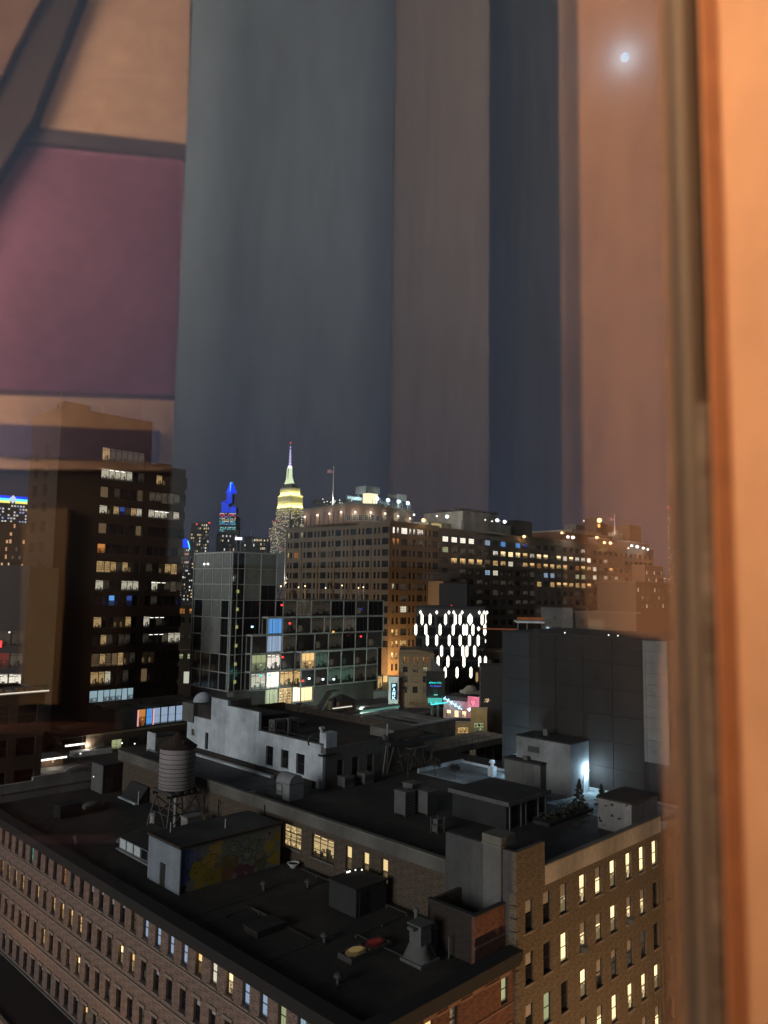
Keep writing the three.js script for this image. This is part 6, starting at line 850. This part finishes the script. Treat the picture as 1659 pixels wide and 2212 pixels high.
{ // the floodlit art-deco skyscraper
  const D = 2300, k = D / F, zu = X => 384 + 0.1819 * X, zv = Y => 932.6 + 0.1819 * Y, c = at(zu(1345), zv(800), D), b = thing('art_deco_skyscraper', 'tall art-deco skyscraper floodlit yellow with a white and blue lit spire', 'skyscraper', null, c.x, 0, c.z, TURN);
  const Y = y => at(zu(1340), zv(y), D).y, m = 0.1819 * k, stone = mat(0.36, 0.35, 0.32), shadedStone = mat(0.13, 0.125, 0.118);  // one limestone: the unlit shaft has its shade put into the colour
  // half-widths along the two street directions from pixel spans
  const tier = (name, l, r, y0, y1, mt, o = 0) => part(b, name, bx(-o, (r - 1345) * m * 1.414, y0, y1, -(1345 - l) * m * 1.414, o), mt);
  tier('shaft', 1075, 1480, 0, Y(1130), shadedStone, 6); tier('shaft', 1118, 1478, Y(1130), Y(1040), shadedStone, 4); tier('shaft', 1150, 1476, Y(1040), Y(896), shadedStone, 2);
  tier('floodlit_tier', 1166, 1470, Y(896), Y(745), stone, 0); tier('floodlit_tier', 1186, 1447, Y(745), Y(655), stone, -3); tier('setback', 1205, 1432, Y(655), Y(625), M.farMid, -6); tier('setback', 1225, 1400, Y(625), Y(605), M.farMid, -9);
  for (const [y0, y1, n, l, r, o] of [[896, 745, 11, 1166, 1470, 0], [745, 655, 9, 1186, 1447, -3]]) { const g = [], A = (1345 - l) * m * 1.414, B = (r - 1345) * m * 1.414; for (let i = 0; i < n; i++) { g.push(bx(-o - 1.2, -o, Y(y0), Y(y1) - 2, -A + (i + 0.1) * A / n, -A + (i + 0.55) * A / n)); } part(b, 'pier', g, stone); const h = []; for (let i = 0; i < 7; i++) h.push(bx((i + 0.1) * B / 7, (i + 0.55) * B / 7, Y(y0), Y(y1) - 2, o, o + 1.2)); part(b, 'pier', h, stone); }
  const A1 = (1345 - 1166) * m * 1.414, B1 = (1470 - 1345) * m * 1.414;
  for (const t of [0.1, 0.37, 0.63, 0.9]) { pointLamp(b, -5.5, Y(896) + 3, -A1 * t, 1, 0.9, 0.26, 3910, 1.2); pointLamp(b, B1 * t, Y(896) + 3, 5.5, 1, 0.9, 0.26, 3060, 1.2); pointLamp(b, -1.5, Y(745) + 3, -A1 * t, 1, 0.9, 0.26, 2890, 1.2); pointLamp(b, B1 * t, Y(745) + 3, 2.5, 1, 0.9, 0.26, 2295, 1.2); }
  part(b, 'flood_light', [bx(-4, -2.5, Y(898), Y(896) + 1, -A1, 0), bx(0, B1, Y(898), Y(896) + 1, 2.5, 4)], lamp(1, 0.95, 0.4, 1.5));
  const mx = -2, mz = -4 - 26, at2 = (x, y, r0, r1, n = 8) => new THREE.CylinderGeometry(r1, r0, 1, n);
  const cxm = new THREE.Vector3(0, 0, 0), px = (u) => { const q = at(zu(u), zv(500), D + 30).sub(c); return [R2 * (q.x - q.z), R2 * (q.x + q.z)]; }; const [sx, sz] = px(1330);
  const col = (name, y0, y1, r0, r1, mt, n = 8) => part(b, name, cyl(sx, Y(y0), Y(y1), sz, r0 * m, r1 * m, n), mt);
  part(b, 'mast_light', new THREE.LatheGeometry([[66, 606], [60, 600], [46, 560], [38, 500], [34, 420], [0, 418]].map(([r, y]) => new THREE.Vector2(r * m, Y(y))), 12).translate(sx, 0, sz), lamp(0.85, 1, 0.62, 1.1)); part(b, 'mast_fin', [0, 1.57, 3.14, 4.71].map(a => bx(30 * m, 44 * m, Y(596), Y(424), -3 * m, 3 * m).rotateY(a + 0.4).translate(sx, 0, sz)), mat(0.2, 0.35, 0.3)); col('mast_light', 420, 400, 26, 30, lamp(0.95, 0.9, 0.9, 1.6)); col('mast_light', 398, 384, 24, 18, lamp(1, 0.8, 1, 2));
  col('spire', 384, 150, 14, 6, mat(0.2, 0.2, 0.3)); for (let y = 376; y > 152; y -= 13) part(b, 'spire_light', cyl(sx, Y(y), Y(y - 8), sz, (13 - (376 - y) / 26) * m + 0.5), y % 39 < 13 ? lamp(0.95, 0.75, 1, 1.6) : y < 220 ? lamp(0.25, 0.35, 1, 1.2) : lamp(0.5, 0.5, 1, 1.5)); col('spire', 150, 118, 4, 2.5, M.farMid); part(b, 'spire_light', ball(sx, Y(110), sz, 1.9), L.red);
  const bag = { y: [], w: [], r: [] }, A = (1345 - 1075) * m * 1.414, B = (1480 - 1345) * m * 1.414; for (let j = 0; j < 40; j++) { const y = 905 + j * 13.4; const o = y < 1040 ? 2 : y < 1130 ? 4 : 6, l = y < 1040 ? (1345 - 1150) : y < 1130 ? 1345 - 1118 : 1345 - 1075; const aa = l * m * 1.414; for (let i = 0; i < 16; i++) { if (rnd() < 0.3) bag[pick(['y', 'w', 'y'])].push(bx(-o - 0.6, -o, Y(y + 8), Y(y), -aa + (i + 0.15) * aa / 16, -aa + (i + 0.75) * aa / 16)); if (i < 9 && rnd() < 0.3) bag[pick(['y', 'w'])].push(bx((i + 0.15) * B / 9, (i + 0.75) * B / 9, Y(y + 8), Y(y), o, o + 0.6)); } }
  bag.r.push(ball(-5, Y(1046), -A * 0.55, 1.6), ball(-5, Y(1048), -A * 0.85, 1.6)); for (const q in bag) part(b, 'lit_window', bag[q], q === 'y' ? lamp(1, 0.78, 0.4, 0.9) : q === 'w' ? lamp(0.9, 0.95, 0.9, 0.9) : L.red).userData.kind = 'stuff';
}
{ // blue and yellow banded tower at the left edge
  const D = 1300, zu = X => 0.2233 * X, zv = Y => 1014.9 + 0.2233 * Y, a = at(zu(-120), zv(250), D), k = 0.2233 * D / F, b = thing('banded_skyscraper', 'broad skyscraper at the left edge crowned with glowing blue, cyan and yellow bands', 'skyscraper', null, a.x, 0, a.z, 0.55), X = x => (x + 120) * k * 1.0, Y = y => at(zu(100), zv(y), D).y, w = X(250);
  part(b, 'body', bx(0, w, 0, Y(322), -60, 0), M.farMid); for (const [x0, x1] of [[-120, 58], [100, 250]]) { part(b, 'crown_light', bx(X(x0), X(x1), Y(275), Y(250), -2, 1), L.blue); part(b, 'crown_light', bx(X(x0), X(x1), Y(298), Y(275.2), -2, 1), L.cyan); part(b, 'crown_light', bx(X(x0), X(x1), Y(320), Y(298.2), -2, 1), L.yellow); } part(b, 'crest', new THREE.BoxGeometry(9, 9, 2).rotateZ(0.78).translate(X(80), Y(282), 0), lamp(0.6, 0.75, 1, 1.2)); part(b, 'mast', bar([X(236), Y(250), -6], [X(240), Y(112), -6], 1), lamp(1, 0.6, 0.8, 0.6));
  const bag = { w: [], y: [], c: [] }; for (let j = 0; j < 22; j++) for (let i = 0; i < 16; i++) { const y = 340 + j * 30; if (rnd() < (j < 6 ? 0.55 : 0.25)) bag[j < 6 ? pick(['w', 'c', 'w']) : 'y'].push(bx((i + 0.2) * w / 16, (i + 0.8) * w / 16, Y(y + 15), Y(y), 0.1, 0.8)); } for (const q in bag) part(b, 'lit_window', bag[q], q === 'w' ? lamp(0.95, 0.95, 0.95, 0.9) : q === 'y' ? lamp(1, 0.72, 0.4, 0.7) : lamp(0.4, 0.55, 1, 0.9)).userData.kind = 'stuff';
}
farTower('brown residential slab at the left edge in front of the banded skyscraper', -30, 58, 1125, 520, { rows: 12, cols: 12, p: 0.3, tint: [['y'], ['o'], ['k']], vBot: 1330, body: M.buffDark, name: 'apartment_slab' }).userData.category = 'building';
farTower('thin dark supertall with sparse lights at the right edge beside the window frame', 1441, 1462, 1097, 1500, { rows: 34, cols: 5, p: j => j < 3 ? 0.1 : j < 10 ? 0.35 : 0.5, tint: [['w'], ['k'], ['y']], vBot: 1275, crown: (b, w, t) => { part(b, 'roof_light', ball(w * 0.12, t + 1, 0, 1.6), L.red); part(b, 'lattice', [...Array(14)].map((_, i) => bar([w * (i % 2 ? 0.1 : 0.9), t - i * 4, 0.6], [w * (i % 2 ? 0.9 : 0.1), t - i * 4 - 4, 0.6], 0.4)), M.galv); } });
farTower('low block with pale windows beside the foot of the thin right-hand tower', 1426, 1444, 1246, 1300, { rows: 6, cols: 5, p: 0.5, tint: [['y'], ['k'], ['w']], vBot: 1285 });
{ const a = at(386, 1330, 260), b = thing('back_street_building', 'brown building with amber and pale windows in the gap beside the glass block', 'building', null, a.x, 0, a.z, 0.3); const Y = v => at(395, v, 260).y; part(b, 'wall', bx(-2, 7, 0, Y(1308), -8, 0), M.buffDark); part(b, 'cornice', bx(-2, 7, Y(1308), Y(1300), -8, 0.3), M.greyWall); [[1326, 'o'], [1345, 'd'], [1382, 'k'], [1424, 'g']].forEach(([v, k]) => { for (const s of [-0.6, 3.2]) putWindow(b, face(0, 0, 0), s, s + 2.6, Y(v), Y(v - 12), k, { nx: 3, ny: 2, t: 0.14, recess: -0.07 }); }); part(b, 'string_course', bx(-2, 7, Y(1405), Y(1402), 0, 0.2), M.loftStone); part(b, 'lit_door', bx(2.4, 4.8, Y(1476), Y(1451), 0.02, 0.1), lit(0.9, 1, 0.9, 1.2, rooms[2])); }
// ---------------------------------------------------------------- moon
{ const p = MOON.clone().multiplyScalar(9000); const t = thing('moon', 'bright blue-white moon in its hazy halo at the upper right', 'moon', null, p.x, p.y + EYE, p.z); part(t, 'disc', new THREE.SphereGeometry(42, 24, 16), lamp(0.36, 0.74, 1, 1.05)); }
// ---------------------------------------------------------------- street lamps below the fronts, under the edge of the picture
function streetLamp(x, y, z, turn, label, cd, k = 1) {
  const t = thing('street_lamp', label, 'street lamp', 'street lamps below the fronts', x, 0, z, turn); part(t, 'post', cyl(0, 0, y, 0, 0.12 * k, 0.08 * k, 8), M.steel); part(t, 'base', cyl(0, 0, 0.5, 0, 0.2 * k, 0.16 * k, 10), M.steel); part(t, 'globe_light', ball(0, y + 0.24, 0, 0.16), L.warm); pointLamp(t, 0, y + 0.24, 0, 1, 0.6, 0.27, cd, 0.14);
}
for (const [x, n] of [[4, 'nearest'], [18, 'second'], [32, 'third']]) { const p = onGrid(x, 0, 19); streetLamp(p.x, 9, p.z, TURN, `${n} street lamp in front of the brown sash-window fronts`, 620); }
for (const [z, n] of [[-8, 'nearest'], [-30, 'second'], [-52, 'third']]) { const p = onGrid(-7, 0, z); streetLamp(p.x, 7.6, p.z, TURN + LEFT, `${n} street lamp along the long left front`, 90); }
for (const [u, D, n] of [[856, 318, 'street lamp at the corner of the brick warehouse'], [884, 322, 'street lamp right of the corner of the brick warehouse'], [815, 318, 'street lamp left of the corner of the brick warehouse']]) { const p = at(u, 1500, D); streetLamp(p.x, 14, p.z, TURN, n, 2300, 2); }
{ const p = at(905, 1480, 192); streetLamp(p.x, 10, p.z, 0, 'street lamp before the small orange brick building', 220, 1.5); }
// ---------------------------------------------------------------- the window and the room behind the camera
{
  const GZ = -0.9, WX = 0.391, FLOOR = EYE - 1.5, CEIL = EYE + 3.4, BACK = 1.0;
  const plasterT = dataTex(256, (x, y, i) => 0.95 + 0.05 * nA[i] + 0.05 * nB[i], true, 0.4);
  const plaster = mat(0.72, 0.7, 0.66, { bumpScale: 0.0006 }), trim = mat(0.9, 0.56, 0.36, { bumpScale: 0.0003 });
  struct('room_floor', bx(-3.2, 2.2, FLOOR - 0.2, FLOOR, GZ - 0.2, BACK + 0.2), mat(0.012, 0.009, 0.008)); struct('room_ceiling', bx(-3.2, 2.2, CEIL, CEIL + 0.2, GZ - 0.2, BACK + 0.2), plaster);
  struct('back_wall', bx(-3.2, 2.2, FLOOR, CEIL, BACK, BACK + 0.2), mat(0.02, 0.022, 0.03)); struct('left_wall', bx(-3.2, -3, FLOOR, CEIL, GZ, BACK), mat(0.1, 0.09, 0.09)); struct('right_wall', bx(2, 2.2, FLOOR, CEIL, GZ, BACK), mat(0.03, 0.03, 0.035));
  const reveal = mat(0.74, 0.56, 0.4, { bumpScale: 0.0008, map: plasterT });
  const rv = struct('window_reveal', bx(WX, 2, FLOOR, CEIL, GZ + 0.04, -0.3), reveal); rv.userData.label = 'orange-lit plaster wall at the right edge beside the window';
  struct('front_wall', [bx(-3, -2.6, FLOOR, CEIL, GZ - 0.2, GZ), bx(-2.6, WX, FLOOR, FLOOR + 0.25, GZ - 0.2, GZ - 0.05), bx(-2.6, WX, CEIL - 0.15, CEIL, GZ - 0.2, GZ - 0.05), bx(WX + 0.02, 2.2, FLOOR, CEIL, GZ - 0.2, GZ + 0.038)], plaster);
  const gasketT = dataTex(128, (x, y, i) => 0.72 + 0.3 * Math.abs(nB[(i * 7) % 65536]) + 0.25 * nA[(y << 8) % 65536], true, 0.35);  // silver mottle stands for city glints in the metal bead, put into colour
  const t = thing('room_window', 'tall window the city is seen through, with its brown frame at the right', 'window', null, 0, 0, 0);
  part(t, 'glass_pane', bx(-2.6, 0.372, FLOOR + 0.25, CEIL - 0.15, GZ - 0.003, GZ + 0.003), new THREE.MeshPhysicalMaterial({ color: 0xffffff, transmission: 1, thickness: 0, roughness: 0, ior: 2.33 }));
  part(t, 'frame', [bx(0.3545, 0.3702, FLOOR + 0.25, CEIL - 0.15, GZ - 0.05, GZ + 0.03), bx(0.3704, 0.388, FLOOR + 0.25, CEIL - 0.15, GZ - 0.08, GZ + 0.028)], mat(0.3, 0.31, 0.29, { roughness: 0.5, map: streaks }));
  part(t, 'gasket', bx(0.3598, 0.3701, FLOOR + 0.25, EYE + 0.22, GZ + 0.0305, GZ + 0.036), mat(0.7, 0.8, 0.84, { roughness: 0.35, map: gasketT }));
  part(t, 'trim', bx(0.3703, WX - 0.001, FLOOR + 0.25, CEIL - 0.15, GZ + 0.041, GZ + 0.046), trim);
  { const g = []; for (let i = 0; i < 22; i++) { const q = new THREE.CircleGeometry(rr(0.0016, 0.003), 7).scale(1.6, 1, 1); q.translate(at(918 + i * 3.7, 1249 - i * 0.25 - 6 * Math.max(0, i - 15) / 7 + rr(-1.5, 1.5), 0.89).x, at(918 + i * 3.7, 1248 - i * 0.55 + rr(-2, 2), 0.89).y, GZ + 0.006 + i * 0.00003); g.push(q); } part(t, 'pale_streak', g, mat(0.3, 0.5, 0.85, { transparent: true, opacity: 0.5 })); }  // pale half-clear streak of small discs on the glass
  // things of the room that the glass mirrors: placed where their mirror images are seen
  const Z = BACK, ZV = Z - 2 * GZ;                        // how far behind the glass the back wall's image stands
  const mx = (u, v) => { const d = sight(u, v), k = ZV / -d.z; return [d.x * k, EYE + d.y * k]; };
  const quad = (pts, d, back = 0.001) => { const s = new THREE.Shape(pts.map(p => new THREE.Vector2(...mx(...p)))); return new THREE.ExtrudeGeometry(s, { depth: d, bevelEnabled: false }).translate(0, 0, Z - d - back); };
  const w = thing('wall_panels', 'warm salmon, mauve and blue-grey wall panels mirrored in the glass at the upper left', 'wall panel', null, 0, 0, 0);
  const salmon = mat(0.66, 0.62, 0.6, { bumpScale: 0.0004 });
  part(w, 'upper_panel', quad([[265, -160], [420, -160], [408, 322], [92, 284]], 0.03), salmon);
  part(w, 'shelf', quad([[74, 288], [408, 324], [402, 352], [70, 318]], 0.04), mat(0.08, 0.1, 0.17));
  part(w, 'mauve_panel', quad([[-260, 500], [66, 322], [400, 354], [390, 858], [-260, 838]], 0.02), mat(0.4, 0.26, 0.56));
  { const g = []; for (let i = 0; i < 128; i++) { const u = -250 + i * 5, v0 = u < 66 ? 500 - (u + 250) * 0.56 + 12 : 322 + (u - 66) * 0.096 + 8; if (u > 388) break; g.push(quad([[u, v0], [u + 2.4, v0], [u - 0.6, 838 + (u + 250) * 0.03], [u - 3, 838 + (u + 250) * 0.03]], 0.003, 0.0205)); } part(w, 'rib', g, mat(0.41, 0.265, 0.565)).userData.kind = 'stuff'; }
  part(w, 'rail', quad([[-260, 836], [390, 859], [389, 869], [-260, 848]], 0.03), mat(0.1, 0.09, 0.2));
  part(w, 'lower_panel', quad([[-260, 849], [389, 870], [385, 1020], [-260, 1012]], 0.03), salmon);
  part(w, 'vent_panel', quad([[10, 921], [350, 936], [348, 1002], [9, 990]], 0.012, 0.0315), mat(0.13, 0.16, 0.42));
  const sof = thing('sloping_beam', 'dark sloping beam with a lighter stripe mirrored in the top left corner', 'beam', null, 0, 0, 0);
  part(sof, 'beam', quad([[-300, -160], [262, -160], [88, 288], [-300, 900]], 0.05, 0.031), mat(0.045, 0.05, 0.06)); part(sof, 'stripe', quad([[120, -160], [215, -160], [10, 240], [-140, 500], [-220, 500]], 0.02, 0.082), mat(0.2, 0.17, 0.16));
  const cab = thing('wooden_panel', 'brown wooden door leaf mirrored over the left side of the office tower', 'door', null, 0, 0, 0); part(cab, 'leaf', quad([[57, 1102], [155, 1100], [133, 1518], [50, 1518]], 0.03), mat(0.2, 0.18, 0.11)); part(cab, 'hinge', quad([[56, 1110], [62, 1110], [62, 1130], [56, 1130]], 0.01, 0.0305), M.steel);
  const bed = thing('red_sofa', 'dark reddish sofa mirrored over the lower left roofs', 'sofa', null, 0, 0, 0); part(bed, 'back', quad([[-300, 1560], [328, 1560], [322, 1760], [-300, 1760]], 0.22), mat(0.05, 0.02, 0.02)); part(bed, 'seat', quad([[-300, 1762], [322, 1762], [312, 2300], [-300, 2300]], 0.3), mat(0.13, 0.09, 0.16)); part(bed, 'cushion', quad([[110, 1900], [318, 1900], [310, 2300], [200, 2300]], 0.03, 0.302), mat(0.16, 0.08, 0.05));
  // curtains: folded cloth
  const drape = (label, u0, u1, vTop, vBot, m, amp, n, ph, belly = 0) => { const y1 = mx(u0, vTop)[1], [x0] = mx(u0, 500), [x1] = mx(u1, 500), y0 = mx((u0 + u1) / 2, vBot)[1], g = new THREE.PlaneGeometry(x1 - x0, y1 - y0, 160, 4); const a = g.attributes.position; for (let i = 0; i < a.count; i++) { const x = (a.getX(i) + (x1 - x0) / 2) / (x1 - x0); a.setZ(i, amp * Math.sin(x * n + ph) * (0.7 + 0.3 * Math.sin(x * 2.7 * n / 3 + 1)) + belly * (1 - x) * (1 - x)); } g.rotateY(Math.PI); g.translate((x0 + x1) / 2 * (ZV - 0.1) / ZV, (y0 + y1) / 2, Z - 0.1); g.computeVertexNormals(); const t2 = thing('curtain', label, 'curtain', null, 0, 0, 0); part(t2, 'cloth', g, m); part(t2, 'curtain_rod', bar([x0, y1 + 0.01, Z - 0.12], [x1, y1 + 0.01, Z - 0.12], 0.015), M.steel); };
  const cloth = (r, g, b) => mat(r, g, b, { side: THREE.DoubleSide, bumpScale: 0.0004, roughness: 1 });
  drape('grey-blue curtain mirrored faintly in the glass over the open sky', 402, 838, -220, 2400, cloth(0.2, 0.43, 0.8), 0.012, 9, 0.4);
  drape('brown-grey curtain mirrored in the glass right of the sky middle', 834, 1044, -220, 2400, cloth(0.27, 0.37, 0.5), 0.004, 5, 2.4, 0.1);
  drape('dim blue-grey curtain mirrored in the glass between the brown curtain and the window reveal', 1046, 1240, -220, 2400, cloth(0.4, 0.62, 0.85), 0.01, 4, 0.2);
  { // mid-toned curtain added to soften the reflected edge of the reveal
    const g = new THREE.PlaneGeometry(0.36, CEIL - EYE + 0.05, 120, 2), a = g.attributes.position; for (let i = 0; i < a.count; i++) { const x = a.getX(i); a.setZ(i, 0.028 * Math.sin(x * 62) * (0.6 + 0.4 * Math.sin(x * 23 + 1))); } g.rotateY(LEFT); g.translate(WX + 0.04, (EYE - 0.05 + CEIL) / 2, -0.12); g.computeVertexNormals();
    const t2 = thing('curtain', 'gathered curtain added to soften the reflected edge of the lit reveal wall', 'curtain', null, 0, 0, 0); part(t2, 'cloth', g, cloth(0.42, 0.4, 0.4)); part(t2, 'curtain_rod', bar([WX + 0.04, CEIL - 0.02, -0.3], [WX + 0.04, CEIL - 0.02, 0.06], 0.015), M.steel); struct('right_wall', bx(WX + 0.1, 2, FLOOR, CEIL, -0.3, 0.1), mat(0.05, 0.05, 0.05));
  }
  const so = thing('blocker_sofa', 'black sofa shape added in the room to darken the reflection below the skyline', 'sofa', null, 0, FLOOR, 0.15), sx0 = -0.62, sx1 = 0.37;  // unseen sofa shape added to hide the lower part of the reflection
  part(so, 'back', bx(sx0, sx1, 0.1, 1.56, -0.06, 0.12), M.black); part(so, 'seat', bx(sx0, sx1, 0.1, 0.45, 0.121, 0.7), M.black); part(so, 'armrest', bx(sx0 - 0.1, sx0 - 0.001, 0.1, 0.7, 0, 0.7), M.black); part(so, 'armrest', bx(sx1 + 0.001, sx1 + 0.1, 0.1, 0.7, 0, 0.7), M.black); part(so, 'foot', [bx(sx0, sx0 + 0.06, 0, 0.1, 0, 0.06), bx(sx1 - 0.06, sx1, 0, 0.1, 0, 0.06), bx(sx0, sx0 + 0.06, 0, 0.1, 0.6, 0.66), bx(sx1 - 0.06, sx1, 0, 0.1, 0.6, 0.66)], M.steel);
  // what lights the room: one tall paper light panel on the left wall; an added shelf blocks part of its light
  const lp = thing('paper_lantern', 'tall warm paper light panel on the left wall of the room behind the camera', 'light panel', null, -2.98, EYE, 0), z0 = -0.7, z1 = 0.6;
  part(lp, 'lamp_face', bx(0.02, 0.04, 0.4, 2, z0, z1), lamp(1, 0.5, 0.25, 4)); part(lp, 'frame', [bx(0, 0.06, 0.35, 0.4, z0 - 0.05, z1 + 0.05), bx(0, 0.06, 2, 2.05, z0 - 0.05, z1 + 0.05), bx(0, 0.06, 0.4, 2, z0 - 0.05, z0), bx(0, 0.06, 0.4, 2, z1, z1 + 0.05)], M.steel);
  RectAreaLightUniformsLib.init(); const ra = new THREE.RectAreaLight(new THREE.Color(1, 0.5, 0.25), 37, z1 - z0, 1.6); ra.position.set(0.07, 1.2, (z0 + z1) / 2); ra.rotation.y = LEFT; lp.add(ra);
  const wp = thing('darkening_board', 'low dark board added on the reveal wall to darken its mirrored lower part', 'panel', null, 0, FLOOR, 0); part(wp, 'board', [0, 1, 2, 3].map(i => bx(0.372, WX - 0.001, 0, 1.42, -0.7 + i * 0.19, -0.516 + i * 0.19)), M.black); part(wp, 'cap', bx(0.368, WX - 0.001, 1.421, 1.44, -0.71, 0.07), M.dark);  // thin board added to suppress the bright reveal in the lower reflection
  const fs = thing('shading_screen', 'dark screen added left of the camera to shade the reveal wall', 'screen', null, -0.72, FLOOR, -0.5, -2.03); for (let i = 0; i < 3; i++) part(fs, 'leaf', bx(0.004 + i * 0.24, 0.236 + i * 0.24, 0, 2.0, -0.012, 0.012), M.black); part(fs, 'foot', bx(0, 0.72, 0, 0.03, -0.05, -0.013), M.black);  // unseen screen added to shade the lower reveal
  const sb = thing('light_blocking_shelf', 'high dark shelf added behind the camera to block part of the room light', 'shelf', null, -1.75, FLOOR, -0.5); part(sb, 'back', bx(-0.02, 0.02, 0, 2.62, 0, 1.12), M.dark); part(sb, 'board', [0.02, 0.6, 1.2, 1.8, 2.58].map(y => bx(-0.32, -0.021, y, y + 0.03, 0, 1.12)), M.dark);  // unseen shelf added to fade the light on curtains and reveal
}
renderer.render(scene, camera);
